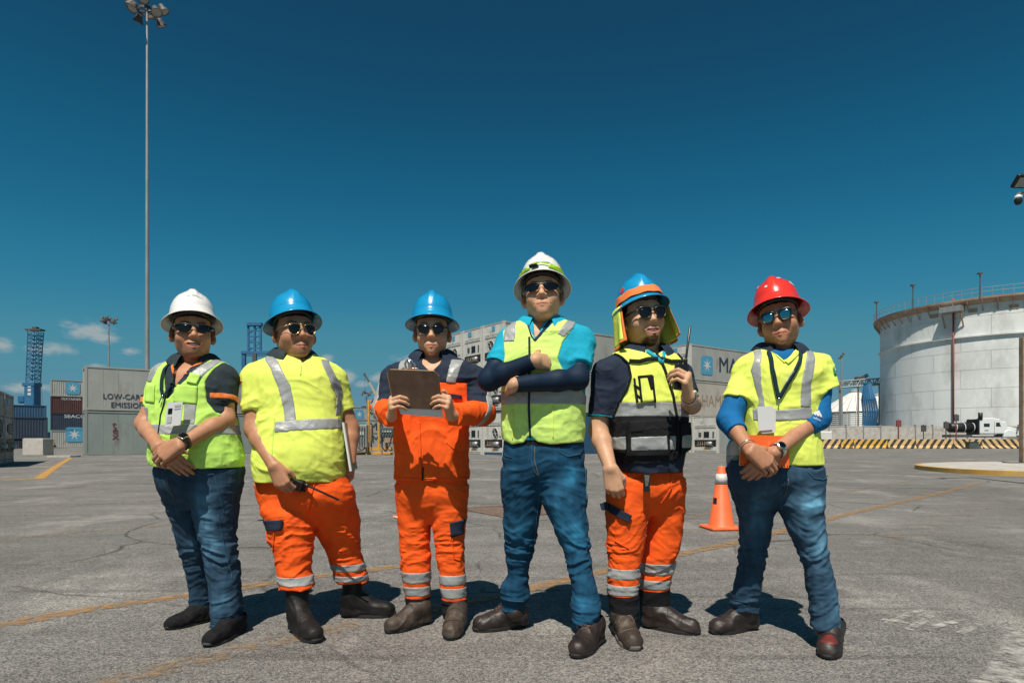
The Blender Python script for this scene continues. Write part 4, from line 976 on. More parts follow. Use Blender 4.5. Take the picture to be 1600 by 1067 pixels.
C_['orange'] = cloth('bright_orange_twill', (.92,.115,.012), (.82,.095,.012), wr=.0055, wscale=9)
C_['orange_trim'] = cloth('orange_trim_knit', (.85,.22,.06))
C_['navy'] = cloth('dark_navy_cotton', (.016,.024,.045), (.022,.032,.055))
C_['slate'] = cloth('dark_slate_knit', (.022,.034,.042), (.03,.042,.05))
C_['black_cloth'] = cloth('black_canvas', (.012,.012,.014))
C_['teal'] = cloth('turquoise_knit', (.012,.36,.52))
C_['blue_sleeve'] = cloth('blue_stretch_sleeve', (.008,.13,.34), b=.0003, wr=.002, wscale=16)
C_['navy_sleeve'] = cloth('navy_stretch_sleeve', (.006,.018,.042), wr=.0012, b=.0003, rough=.6)
C_['jeans'] = cloth('blue_denim', (.006,.046,.095), (.010,.062,.122), attr='fade', sc_=26, bs=300, b=.0007, stretch=(1,1,.5))
C_['jeans_b'] = cloth('grey_blue_denim', (.016,.042,.075), (.024,.056,.095), attr='fade', sc_=26, bs=300, b=.0007, stretch=(1,1,.5))
C_['seam'] = cloth('denim_seam_thread', (.03,.09,.145)); C_['seam_b'] = cloth('tan_seam_thread', (.16,.13,.10))
C_['boot_brown'] = mat('worn_brown_leather', (.032,.021,.015), .6, c2=(.085,.060,.043), scale=9, lo=.4, hi=.7, bump=.001, bscale=60, dirt=(.16,.13,.10), dscale=9, dlo=.55, dhi=.8)
C_['boot_dark'] = mat('dark_leather', (.012,.008,.007), .5, c2=(.035,.022,.018), scale=12, bump=.001, bscale=60)
C_['boot_black'] = mat('black_rubber_leather', (.006,.006,.006), .55, c2=(.014,.012,.011), scale=9, bump=.0012, bscale=40, spec=.3)
C_['sneaker'] = mat('black_knit_shoe', (.006,.006,.007), .85, c2=(.012,.012,.013), scale=40, bump=.0008, bscale=200, spec=.2)
C_['sole_grey'] = mat('dark_grey_rubber', (.05,.05,.05), .8)
C_['sole_dusty'] = mat('dusty_rubber', (.20,.17,.14), .9, c2=(.08,.07,.06), scale=20)
C_['sole_black'] = mat('black_rubber', (.015,.015,.015), .7)
C_['red_scuff'] = mat('red_scuffed_leather', (.20,.025,.018), .55, c2=(.05,.015,.012), scale=20)
C_['lace'] = mat('brown_lace', (.10,.06,.04), .8)
C_['h_white'] = mat('white_hard_plastic', (.80,.78,.74), .28, coat=.5)
C_['h_blue'] = mat('blue_hard_plastic', (.01,.27,.52), .25, coat=.7)
C_['h_red'] = mat('red_hard_plastic', (.78,.035,.02), .25, coat=.7)
C_['plastic_black'] = mat('black_plastic', (.01,.01,.011), .3)
C_['lens'] = mat('dark_lens', (.004,.004,.005), .06, spec=.45)
C_['lens_mirror'] = mat('mirrored_blue_lens', (.16,.34,.40), .06, metal=1)
C_['gold'] = mat('gold_wire', (.65,.45,.2), .25, metal=1)
C_['steel'] = mat('brushed_steel', (.6,.6,.6), .25, metal=1)
C_['teeth'] = mat('teeth', (.75,.70,.62), .3)
C_['lips'] = None
C_['card'] = mat('white_card', (.62,.62,.62), .35)
C_['card_grey'] = mat('grey_card', (.42,.43,.44), .35)
C_['paper'] = mat('paper', (.72,.72,.72), .7)
C_['board'] = mat('brown_hardboard', (.085,.045,.028), .55, c2=(.13,.075,.045), scale=14, dirt=(.03,.02,.015), dscale=6, dlo=.55, dhi=.7)
C_['board_edge'] = mat('hardboard_edge', (.35,.22,.12), .7)
C_['notebook'] = mat('orange_notebook_cover', (.85,.14,.02), .35, coat=.3)
C_['lanyard'] = cloth('navy_ribbon', (.010,.03,.045), b=.0003)
C_['red_spot'] = mat('red_sticker', (.6,.04,.05), .5)
C_['green_folder'] = mat('green_folder', (.12,.22,.05), .4, coat=.3)

# ---------------- person ----------------
class Person:
    def __init__(s, name_label, Y0, px, py_ground, skin):
        s.Y0 = Y0; s.s = F/Y0; s.base = Vector(((px-CX)/F*Y0, Y0, 0)); s.skin = skin
        s.root = empty('person', s.base, 0, name_label, 'person', 'workers standing in a row'); s.bv = None; s.bodyV = []; s.bodyF = []; s.nb = 0
    def P(s, px, py, dy=0.0):                      # photo position -> world, dy metres in front (-) or behind (+) the body plane
        return W(px, py, s.Y0+dy)
    def X(s, px): return (px-CX)/F*s.Y0
    def Z(s, py): return CAMH-(py-HZ)/F*s.Y0
    def XZ(s, pts): return [(s.X(a), s.Z(b)) for a, b in pts]
    def obj(s, name, V, Fc, m, parent=None, smooth=True):
        o = mesh_np(name, V, Fc, m, None, smooth, s.base if True else None); o.parent = parent or s.root; return o
    def bodyadd(s, V, Fc, tint):
        s.bodyV.append((V, tint)); s.bodyF.append(Fc+s.nb); s.nb += len(V)
    def bodyfinish(s):
        V = np.concatenate([v for v, t in s.bodyV]); T = np.concatenate([t for v, t in s.bodyV]); o = s.obj('body', V, np.concatenate(s.bodyF), s.skin)
        ca = o.data.color_attributes.new('tint', 'FLOAT_COLOR', 'POINT'); ca.data.foreach_set('color', np.concatenate([T, np.ones((len(T), 1))], 1).astype(np.float32).ravel()); s.body = o
    def part(s, g, name, m, base=None, depth=None, keep=None, smooth=1, parent=None, fade=None):
        """mesh of grid g; faces lying more than depth under the base grid are dropped"""
        V, Fc = g.surf(smooth)
        if base is not None:
            c = V[Fc].mean(1); k = base.sample(c) > depth; V, Fc = prune(V, Fc, k)
        if keep is not None: V, Fc = prune(V, Fc, keep(V[Fc].mean(1)))
        if len(Fc) == 0: return None
        o = s.obj(name, V, Fc, m, parent)
        if fade is not None:
            t = fade(V); ca = o.data.color_attributes.new('fade', 'FLOAT_COLOR', 'POINT'); ca.data.foreach_set('color', np.concatenate([t, np.ones((len(t), 1))], 1).astype(np.float32).ravel())
        o['_V'] = 0; del o['_V']; s.last = (V, Fc); return o

def rot(yaw=0, pitch=0, roll=0):                   # yaw: + turns the face to the picture's right; pitch: + chin up; roll: + crown to the right
    return (Matrix.Rotation(R(yaw), 4, 'Z') @ Matrix.Rotation(R(-pitch), 4, 'X') @ Matrix.Rotation(R(roll), 4, 'Y'))

def head_build(s, c, sc_, yaw, pitch, roll, fat=0.0, smile=0.0, beard=None, neck_to=None, neck_r=.06, mous=.0, long=0.0):
    M3 = rot(yaw, pitch, roll); Mx = Matrix.Translation(c) @ M3 @ Matrix.Scale(sc_, 4); s.HM = Mx
    h = .0029*sc_
    T = lambda p: Mx @ Vector(p)
    g = Grid(A3(c)-np.array([.125,.15,.17])*sc_, A3(c)+np.array([.125,.14,.135])*sc_, h)
    def E(p, r, k=0, op='u', m=None): g.add(ell(T(p), [x*sc_ for x in r], M3 if m is None else M3 @ m), k*sc_, op)
    def Cn(a, b, ra, rb, k=0, op='u', fl=None, f=1): g.add(cone(T(a), T(b), ra*sc_, rb*sc_, None if fl is None else (M3 @ Vector(fl)), f), k*sc_, op)
    w = fat
    E((0, .006, .034), (.077, .098, .080))
    E((0, -.028, -.022), (.062+.4*w, .064, .080+.3*long), .03)
    E((0, -.036, -.068-long), (.042+w*.8, .050, .042), .028)
    for q in (-1, 1):
        E((q*.041, -.002, -.045-long*.6), (.020+w*.6, .034, .032+w*.3), .03)        # jaw corner
        E((q*.039, -.059, -.034), (.026+w*.2, .029, .026), .03)              # cheek
    E((0, -.081, -.103-long), (.020+w*.4, .019, .018), .022)                     # chin
    if w > .006: E((0, -.040, -.100), (.028+w*.5, .034, .018+w*.4), .03)     # under-chin
    Cn((-.034, -.083, .022), (.034, -.083, .022), .013, .013, .02)           # brow
    for q in (-1, 1): E((q*.032, -.098, .001), (.019, .013, .011), .014, 's')
    for q in (-1, 1): E((q*.031, -.078, .0), (.014, .014, .012), .004)
    Cn((0, -.091, .010), (0, -.107, -.029), .0085, .0112, .014)              # nose
    E((0, -.1105, -.0335), (.0128, .0110, .0098), .008)
    for q in (-1, 1):
        E((q*.0145, -.100, -.0370), (.0090, .0105, .0078), .007)
        E((q*.0072, -.106, -.0445), (.0036, .005, .004), .003, 's')          # nostril
    sm = smile; mz = -.0765-long*.4+.002*sm; mx = .0265+.0085*sm
    E((0, -.085, mz), (.029, .018, .021), .022)                              # muzzle
    Cn((-.001, -.1035, -.056), (0, -.109, mz+.010), .002, .002, .004, 's')   # philtrum
    up = .0035+.0050*sm; cz = mz+.0085*sm-.001
    for q in (-1, 1):
        Cn((0, -.1035, mz+up), (q*mx, -.0900, cz), .0054-.0014*sm, .0030, .004)
        Cn((0, -.1020, mz-.0070-.0045*sm), (q*mx*.85, -.0900, cz-.002-.002*sm), .0068-.0018*sm, .0036-.001*sm, .004)
    for q in (-1, 1): Cn((0, -.1085+.003*sm, mz-.0010-.001*sm), (q*(mx+.002)*.94, -.0955+.002*sm, cz-.0005), .0014+.0026*sm, .0013, .002, 's')
    if sm > .3:
        g.add(ell(T((0, -.104, mz+.0010)), [.0230*sc_, .0150*sc_, .0060*sc_], M3), .002, 's')
        for q in (-1, 1): g.add(ell(T((q*.017, -.099, mz+.0040)), [.0120*sc_, .0120*sc_, .0045*sc_], M3), .002, 's')
        for q in (-1, 1): E((q*.047, -.060, -.040), (.017, .017, .014), .012)
        for q in (-1, 1): Cn((q*.026, -.094, -.044), (q*(mx+.007), -.083, mz+.002), .0018, .0012, .005, 's')     # smile folds
    else:
        for q in (-1, 1): Cn((q*.021, -.094, -.050), (q*(mx+.008), -.083, mz+.004), .001, .0008, .006, 's')
    for q in (-1, 1):                                                        # ears
        m = Matrix.Rotation(R(q*32), 4, 'Z') @ Matrix.Rotation(R(-8), 4, 'X')
        E((q*(.083+.4*w), .008, -.012), (.0068, .021, .034), .005, 'u', m); E((q*(.090+.4*w), .002, -.007), (.0055, .012, .020), .003, 's', m)
        E((q*(.080+.4*w), .003, -.034), (.0065, .010, .011), .005, 'u', m)
    nb = neck_to
    g.add(cone(T((0, .012, -.045)), nb, neck_r*.96*sc_, neck_r*sc_, None), .03*sc_)
    V, Fc = g.surf(1); cc = V[Fc].mean(1); V, Fc = prune(V, Fc, (cc[:,2] > g.lo[2]+h*2))
    # colours that belong to the skin: lips, stubble, cheeks
    Li = np.array(Mx.inverted()); q = V@Li[:3,:3].T+Li[:3,3]
    t = np.ones((len(V), 3))
    def bl(w_, colr):
        w_ = np.clip(w_, 0, 1)[:,None]; t[:] = t*(1-w_)+np.array(colr)*t*w_
    x, y, z = q[:,0], q[:,1], q[:,2]; fr = y < -.055
    lip = np.exp(-((x/(mx*1.0))**6))*np.exp(-(((z-mz+.001-(.003*sm*(np.abs(x)/mx)**2))/(.0088+.004*sm))**4))*fr; bl(lip*.85, (.72, .44, .46))
    line_ = np.exp(-((x/(mx*1.1))**8))*np.exp(-(((z-mz-.004*sm*(np.abs(x)/mx)**2)/.0017)**2))*(y < -.085); bl(line_*.8*(1 if sm < .3 else .4), (.3, .18, .16))
    st = .0
    nz = vnoise(q, (160,160,160), 3)
    mo = np.exp(-((x/.027)**6))*np.exp(-(((z+.0625+.006*(np.abs(x)/.027)**2+.0)/.0058)**4))*(y < -.08); bl(mo*mous*(.55+.7*nz), (.28, .24, .24))
    gt = np.exp(-((x/.036)**6))*np.clip((-.088-long-z)/.009+.2, 0, 1)*(y < -.035)*(z > -.150-long)
    if beard: bl(gt*beard*(.85+.5*nz), (.10, .075, .07)); bl(np.exp(-((x/.008)**4))*np.exp(-(((z-mz+.0165)/.005)**4))*fr*beard, (.3,.24,.24))
    sh = np.clip((-.05-z)/.03, 0, 1)*np.clip((.01-y)/.03, 0, 1)*(z > -.13); bl(sh*.16, (.75, .72, .72))
    ck = np.exp(-(((np.abs(x)-.045)/.02)**2+((z+.03)/.02)**2))*(y < -.02); bl(ck*.25, (1.06, .86, .82))
    br = np.exp(-(((np.abs(x)-.033)/.019)**6))*np.exp(-(((z-.0235-.003*np.abs(x)/.03)/.0048)**4))*fr; bl(br*.95, (.10, .08, .08))
    if sm > .3:
        mo2 = np.exp(-((x/(mx*.92))**6))*np.exp(-(((z-mz-.0015)/.003)**4))*(y > -.0985)*(y < -.07); bl(mo2*.0, (.3,.1,.1))
    s.bodyadd(V, Fc, t)
    if sm > .3:
        tg = Grid(A3(c)-np.array([.06]*3)*sc_+A3(M3 @ Vector((0, -.09, mz)))*sc_, A3(c)+np.array([.06]*3)*sc_+A3(M3 @ Vector((0, -.09, mz)))*sc_, .0018*sc_)
        tg.add(ell(T((0, -.0750, mz+.0026)), [.0285*sc_, .0235*sc_, .0062*sc_], M3)); V2, F2 = tg.surf(1); s.obj('teeth', V2, F2, C_['teeth'])
    # hair below the helmet
    hg = Grid(A3(c)-np.array([.11,.125,.08])*sc_, A3(c)+np.array([.11,.125,.10])*sc_, .0045*sc_)
    hg.add(ell(T((0, .008, .036)), [.0785*sc_, .100*sc_, .082*sc_], M3)); hg.add(ell(T((0, .06, -.02)), [.054*sc_, .044*sc_, .05*sc_], M3), .02*sc_)
    n = M3 @ Vector((0, -1, 0)); n2 = M3 @ Vector((0, -.35, -1)).normalized()
    o1 = T((0, -.030, 0)); o2 = T((0, -.02, -.012))
    for q_ in (-1, 1): pass
    def fn(X, Y, Z):
        a = (X-o1.x)*n.x+(Y-o1.y)*n.y+(Z-o1.z)*n.z; b = (X-o2.x)*n2.x+(Y-o2.y)*n2.y+(Z-o2.z)*n2.z
        up_ = M3 @ Vector((0, 0, 1)); o3 = T((0, 0, .052)); c3 = -((X-o3.x)*up_.x+(Y-o3.y)*up_.y+(Z-o3.z)*up_.z)
        return np.minimum(np.maximum(a, b-.012*sc_), np.maximum(c3, -9.0*np.ones_like(a)))
    hg.cut(fn); V3, F3 = hg.surf(1); s.obj('hair', V3, F3, C_['hair'])
    return Mx

def helmet(s, m, sc_=1.0, tilt=8, roll=0, dz=.0, yaw=0, name='hard_hat', a=.100, b=.125):
    """full brim hard hat in head space: crown shell with a raised front to back ridge, brim all round"""
    Hm = s.HM @ Matrix.Translation((0, .010, .068+dz)) @ Matrix.Rotation(R(yaw), 4, 'Z') @ Matrix.Rotation(R(-tilt-3.5), 4, 'X') @ Matrix.Rotation(R(roll), 4, 'Y') @ Matrix.Scale(sc_, 4); s.HAT = Hm
    n = 96; rows = []
    prof = [(1.40, -.030), (1.385, -.026), (1.25, -.0165), (1.12, -.007), (1.06, .0), (1.03, .003), (1.025, .014), (1.0, .017)]
    for k, z in prof: rows.append((k, z, 0))
    K = 15
    for i in range(1, K+1):
        t = i/K*math.pi/2; rows.append((max(math.cos(t)**.86, 0.0), .017+.114*math.sin(t)**1.06, 1))
    V = []
    for k, z, dome in rows:
        for j in range(n):
            th = 2*math.pi*j/n; cx, cy = math.cos(th), math.sin(th)
            x = a*k*cx; y = b*k*cy
            if k > 1.03 and not dome:               # brim: absolute overhang, a little longer front and back
                o = (k-1.03)/.37; x = a*1.03*cx+.034*o*cx; y = b*1.03*cy+(.034+(-.005 if cy < 0 else .006)*abs(cy))*o*cy
                zz = z+.010*o*abs(cx)**2*0-.010*o*(1-abs(cx))*(0)
                zz = z-.008*o*abs(cx)**3+.004*o*abs(cy)**3
            else: zz = z
            if dome:
                rg = math.exp(-(x/.020)**4)*min(1, (z-.03)/.05 if z > .03 else 0)*(1 if abs(y) < .11 else .3); zz = z+.0125*rg
                lug = math.exp(-((abs(cx)-.0)/.0001)**2) if False else 0
                r2 = math.exp(-(((x/.046))**2-1)**2*14)*min(1, max(0, (z-.03)/.05)); zz -= .002*r2
            V.append(Hm @ Vector((x, y, zz)))
    Fc = [(r*n+j, r*n+(j+1) % n, (r+1)*n+(j+1) % n, (r+1)*n+j) for r in range(len(rows)-1) for j in range(n)]
    o = s.obj(name, [tuple(v) for v in V], Fc, m)
    sm = o.modifiers.new('thick', 'SOLIDIFY'); sm.thickness = .0028; sm.offset = -1
    L = lambda p: tuple(Hm @ Vector(p)-s.base)
    # suspension: headband and crown straps
    sb = MB(); N2 = 40; ring = []
    for z0 in (-.022, .012):
        for j in range(N2):
            th = 2*math.pi*j/N2; ring.append((.086*math.cos(th), .107*math.sin(th)-.004, z0))
    sb.add(ring, [(j, (j+1) % N2, N2+(j+1) % N2, N2+j) for j in range(N2)]); e = sb.build('headband', C_['plastic_black'], o, smooth=True, xf=Matrix.Translation(-s.base) @ Hm)
    q = e.modifiers.new('thick', 'SOLIDIFY'); q.thickness = .003
    return o

def hat_sticker(s, h, az, z, r, m, n=6, name='sticker', k=None):
    """flat round label on the crown at azimuth az (0 front) and height z"""
    def pt(a_, z_): t = math.asin(max(0, min(1, (z_-.017)/.114))**(1/1.06)); kk = math.cos(t)**.86; return Vector((.1*kk*math.sin(R(a_)), -.125*kk*math.cos(R(a_)), z_))
    p = pt(az, z); u = (pt(az+2, z)-pt(az-2, z)).normalized(); v = (pt(az, z+.003)-pt(az, z-.003)).normalized(); w = u.cross(v).normalized()
    if w.dot(Vector((p.x, p.y, .04))) < 0: w = -w
    q = [s.HAT @ (p+w*(.0022-.0000)+(u*math.cos(2*math.pi*i/n)+v*math.sin(2*math.pi*i/n))*r-w*(r*r*4))-s.base for i in range(n)]+[s.HAT @ (p+w*.0026)-s.base]
    o = MB().add(q, [(n, i, (i+1) % n) for i in range(n)]).build(name, m, h); k = o.modifiers.new('thick', 'SOLIDIFY'); k.thickness = .0012; return o
def sunglasses(s, kind, lens, frame, dz=0.0, dy=0.0):
    Mx = s.HM @ Matrix.Translation((0, dy-.005, dz-.003)) @ Matrix.Diagonal((1.10 if kind == 'wrap' else 1.05, 1.0, 1.24, 1)); loc = Matrix.Translation(-s.base) @ Mx
    if kind == 'wayfarer':
        half = [(.0085,.008),(.012,.015),(.030,.0185),(.052,.0175),(.0575,.010),(.055,-.006),(.046,-.0185),(.030,-.0215),(.016,-.017),(.0095,-.004)]; fr = .0028
    elif kind == 'aviator':
        half = [(.0085,.006),(.013,.0125),(.033,.0145),(.054,.011),(.058,.001),(.053,-.015),(.041,-.0245),(.026,-.0235),(.0145,-.013),(.0095,-.002)]; fr = .0011
    elif kind == 'soft':
        half = [(.0085,.006),(.013,.014),(.032,.017),(.052,.016),(.0575,.009),(.055,-.006),(.045,-.018),(.030,-.0205),(.016,-.016),(.0095,-.004)]; fr = .0012
    else:
        half = [(.0065,.006),(.014,.012),(.036,.015),(.060,.0135),(.068,.008),(.066,-.004),(.052,-.0135),(.030,-.0175),(.015,-.014),(.0085,-.003)]; fr = .0016
    for _ in range(2):
        q = []
        for a, b in zip(half, half[1:]+half[:1]): q += [(a[0]*.75+b[0]*.25, a[1]*.75+b[1]*.25), (a[0]*.25+b[0]*.75, a[1]*.25+b[1]*.75)]
        half = q
    wrap = 4.2 if kind == 'wrap' else 2.6
    yy = lambda x: -.112+wrap*x*x*(1.35 if kind == 'wrap' else 1)
    root = MB(); 
    for q in (-1, 1):
        pts = [(q*x, yy(x), z) for x, z in half]
        top = [p for p in pts]
        n = len(pts)
        if kind == 'wrap':
            tp = sorted([p for p in pts if p[2] > .002], key=lambda p: abs(p[0])); root.sweep(tp, fr*1.2)
        else: root.sweep(pts, [fr*(1.3 if p[2] > .008 and kind != 'aviator' else 1) for p in pts], closed=True)
        # hinge and temple arm
        e = max(pts, key=lambda p: abs(p[0])+p[2]*.5); hz = .008
        arm = [(e[0], e[1], hz), (q*.0765, -.070, .0085), (q*.0815, -.030, .006), (q*.083, .004, .003), (q*.082, .022, -.012)]
        rr = .0011 if kind == 'aviator' else .0026
        root.sweep(arm, rr)
        if kind != 'aviator': root.sweep([(e[0], e[1], .0115), (q*.0765, -.070, .0105), (q*.0815, -.030, .0075)], .0022)
    zb = .004
    root.bar((-.010, yy(.01), zb+.003), (.010, yy(.01), zb+.003), fr*1.2, 6)
    if kind == 'aviator': root.bar((-.014, yy(.014), .0125), (.014, yy(.014), .0125), fr, 6)
    o = root.build('sunglasses', frame, s.root, smooth=True, xf=loc)
    for q in (-1, 1):
        n = len(half); c = (.033, -.002)
        v = [(q*c[0], yy(c[0])-.0018, c[1])]+[(q*(c[0]+(x-c[0])*.55), yy(c[0]+(x-c[0])*.55)-.0015, c[1]+(z-c[1])*.55) for x, z in half]+[(q*x, yy(x), z) for x, z in half]
        f = [(0, 1+i, 1+(i+1) % n) for i in range(n)]+[(1+i, 1+n+i, 1+n+(i+1) % n, 1+(i+1) % n) for i in range(n)]
        if q > 0: f = [t[::-1] for t in f]
        l = MB().add(v, f).build('lens', lens, o, smooth=True, xf=loc); k = l.modifiers.new('thick', 'SOLIDIFY'); k.thickness = .0012
    return o

def hand_prims(w, d, n, side, curl, sc_=1.0, spread=0.0, thumb=None, curls=None):
    """w wrist, d direction of the fingers, n normal of the back of the hand, side +1/-1: thumb along +-(n x d); curl in degrees per joint"""
    d = Vector(d).normalized(); n = Vector(n); n = (n-d*n.dot(d)).normalized(); u = n.cross(d).normalized()*side; w = Vector(w)
    P = lambda a, b, c: w+(d*a+u*b+n*c)*sc_
    pr = []; kn = [(.089, .029, -.001), (.094, .0095, .003), (.089, -.0105, .002), (.079, -.029, -.003)]
    for i, k in enumerate(kn):
        pr.append((cone(P(.004, k[1]*.62, 0), P(*k), .0155*sc_, .0118*sc_), .013*sc_))
    pr.append((cone(P(.02, .012, -.008), P(.07, .018, -.009), .015*sc_, .012*sc_), .014*sc_)); pr.append((cone(P(.02, -.016, -.008), P(.065, -.020, -.008), .014*sc_, .011*sc_), .014*sc_))
    Ls = [(.043,.026,.021), (.047,.030,.022), (.043,.028,.021), (.034,.021,.019)]; Rs = [.0098, .0100, .0095, .0083]
    tips = []
    for i, k in enumerate(kn):
        cu = (curls[i] if curls else curl); ang = 0; p = P(*k); fan = (1.5-i)*spread; r = Rs[i]*sc_
        dd0 = (d+u*math.tan(R(fan))).normalized(); ax = dd0.cross(n).normalized()
        for j in range(3):
            ang += cu[j]; q = dd0*math.cos(R(ang))-n*math.sin(R(ang)); e = p+q*Ls[i][j]*sc_
            pr.append((cone(p, e, r*(1-.07*j), r*(.93-.08*j)), .0035*sc_ if j == 0 else .001)); p = e
        tips.append(p)
    t0 = P(.018, .022, -.006); th = thumb or [(.052, .050, -.016), (.078, .060, -.022), (.100, .058, -.028)]
    q0 = t0; rr = [.0155, .0125, .0108, .0090]
    for j, t in enumerate(th): e = P(*t); pr.append((cone(q0, e, rr[j]*sc_, rr[j+1]*sc_), .012*sc_ if j == 0 else .002)); q0 = e
    return pr
def limb(s, chain, rad, extra=(), h=.0037, kk=.02, end_cut=None, name=None):
    """bare arm: chain of points with radii plus hand shapes, merged in one skin; returns mesh arrays"""
    pts = [A3(p) for p in chain]+[np.array(x[0][0]) for x in extra]+[np.array(x[0][1]) for x in extra]
    lo = np.min(pts, 0)-.06; hi = np.max(pts, 0)+.06; g = Grid(lo, hi, h)
    for a, b, ra, rb in zip(chain, chain[1:], rad, rad[1:]): g.add(cone(a, b, ra*.94, rb*.94), kk)
    for pr, k in extra: g.add(pr, k)
    V, Fc = g.surf(1)
    nz = vnoise(V, (70,70,70), 5)
    t = np.ones((len(V), 3))*(1-.10*nz[:,None]); return V, Fc, t

def foot(s, heel, toe, kind, m, sole_m, sc_=1.0, top=None, topr=.05):
    """shoe from heel ground point towards toe ground point; kind sneaker / boot / laced / rubber; top: ankle point that the shaft reaches"""
    heel = Vector(heel); heel.z = 0; toe = Vector(toe); toe.z = 0; d = (toe-heel).normalized(); sc_ = sc_*.95; L = .295*sc_; u = Vector((-d.y, d.x, 0)); 
    P = lambda a, b, c: heel+d*(a*L)+u*b*sc_+Vector((0, 0, c*sc_))
    lo = [min(P(-.1,0,0)[i], P(1.1,0,0)[i])-.09 for i in range(2)]+[-.02]; tz = (top.z if top is not None else .13)+.03
    hi = [max(P(-.1,0,0)[i], P(1.1,0,0)[i])+.09 for i in range(2)]+[tz]
    g = Grid(lo, hi, .0042); sp = .018 if kind != 'sneaker' else .014
    hgt = {'sneaker': .0, 'boot': .012, 'laced': .012, 'rubber': .014}[kind]; wd = {'sneaker': .0, 'boot': .004, 'laced': .006, 'rubber': .006}[kind]
    up = (0, 0, 1)
    g.add(cone(P(.82, 0, .034+hgt*.6), P(.66, 0, .038+hgt*.6), .036+wd, .041+wd, up, 1.3-hgt*8), .02)        # toe box
    g.add(cone(P(.62, 0, .036), P(.36, 0, .056+hgt), .040+wd, .037+wd, up, 1.05), .025)
    g.add(cone(P(.45, 0, .065+hgt), P(.20, 0, .095+hgt), .036, .038+wd), .03)
    g.add(cone(P(.12, 0, .035), P(.14, 0, .09+hgt), .035+wd, .033+wd), .03)
    for a_ in (.10, .26, .42, .58, .74): g.add(ell(P(a_+.02, 0, .026), (.040, .040, .024)), .012)
    g.add(cone(P(.10, 0, .026), P(.84, 0, .026), .037, .040), .012)
    if top is not None: g.add(cone(P(.17, 0, .085), top, .038+wd, topr), .03)
    elif kind == 'sneaker': g.add(cone(P(.17, 0, .08), P(.15, 0, .105), .036, .036), .02)
    g.cut(lambda X, Y, Z: (sp-.004)-Z+0*X)
    nzf = lambda P_: folds(P_, (16, 16, 26), .0042, 3, 1.5); g.warp(nzf)
    o = s.part(g, {'sneaker': 'shoe', 'boot': 'boot', 'laced': 'boot', 'rubber': 'boot'}[kind], m)
    n = 44; pr = []
    for i in range(n):
        t = 2*math.pi*i/n; a = .5+.495*math.cos(t); w = .95*(.034+.013*math.sin(math.pi*min(1, max(0, a*.86)))**2+.006*(a > .5)*math.sin(math.pi*min(1, (a-.5)*2)))*abs(math.sin(t))**.55*(1 if math.sin(t) > 0 else -1)
        if kind != 'sneaker': w *= 1.08
        pr.append((a, w))
    V = []
    for z, gr in ((0, .96), (.003, 1.0), (sp*.7, 1.02), (sp+.002, 1.0)):
        for a, w in pr: V.append(P(.5+(a-.5)*gr+(.0), w*gr, z+(.010*max(0, a-.86)/.14 if kind == 'sneaker' else .006*max(0, a-.86)/.14)))
    Fc = [(r*n+j, r*n+(j+1) % n, (r+1)*n+(j+1) % n, (r+1)*n+j) for r in range(3) for j in range(n)]
    so = MB(); so.add([v-s.base for v in V], Fc+[tuple(range(3*n, 4*n))]+[tuple(range(n-1, -1, -1))]); so.build('sole', sole_m, o, smooth=False)
    if kind in ('sneaker',):
        lc = MB()
        for i in range(5):
            a = .30+.052*i; z = (.122-.0105*i)+hgt; w_ = .018
            for q in (-1, 1): lc.bar(P(a, q*w_, z-.006)-s.base, P(a+.045, -q*w_, z-.016)-s.base, .0028 if kind == 'laced' else .002, 5)
        lc.build('laces', C_['lace'] if kind == 'laced' else C_['plastic_black'], o)
    if kind in ('boot', 'laced'):                    # seam round the toe cap and side gusset
        sm_ = MB(); bvf = BVHTree.FromPolygons([tuple(v.co+s.base) for v in o.data.vertices], [tuple(p.vertices) for p in o.data.polygons])
        def on(a, b, off=.0015):
            h_ = bvf.ray_cast(P(a, b, .3), Vector((0, 0, -1))); return (h_[0]+Vector((0, 0, off))-s.base) if h_[0] is not None else None
        for a0, bow in ((.70, .05), (.48, -.03)):
            pts = [on(a0-bow*(1-(k/7)**2)*-1, .052*k/8) for k in range(-7, 8)]; pts = [p for p in pts if p is not None]
            if len(pts) > 3: sm_.sweep(pts, .0017, 5)
        if sm_.v: sm_.build('seam', sole_m, o)
        if kind == 'laced':
            lc = MB()
            for i in range(6):
                a = .30+.05*i; p0, p1, p2 = on(a, -.018, .002), on(a+.02, 0, .004), on(a+.035, .018, .002); q0, q2 = on(a+.035, -.018, .002), on(a, .018, .002)
                if None not in (p0, p1, p2, q0, q2): lc.sweep([p0, p1, p2], .0026, 5).sweep([q0, p1, q2], .0026, 5)
            if lc.v: lc.build('laces', C_['lace'], o)
    s.FP = P
    return o

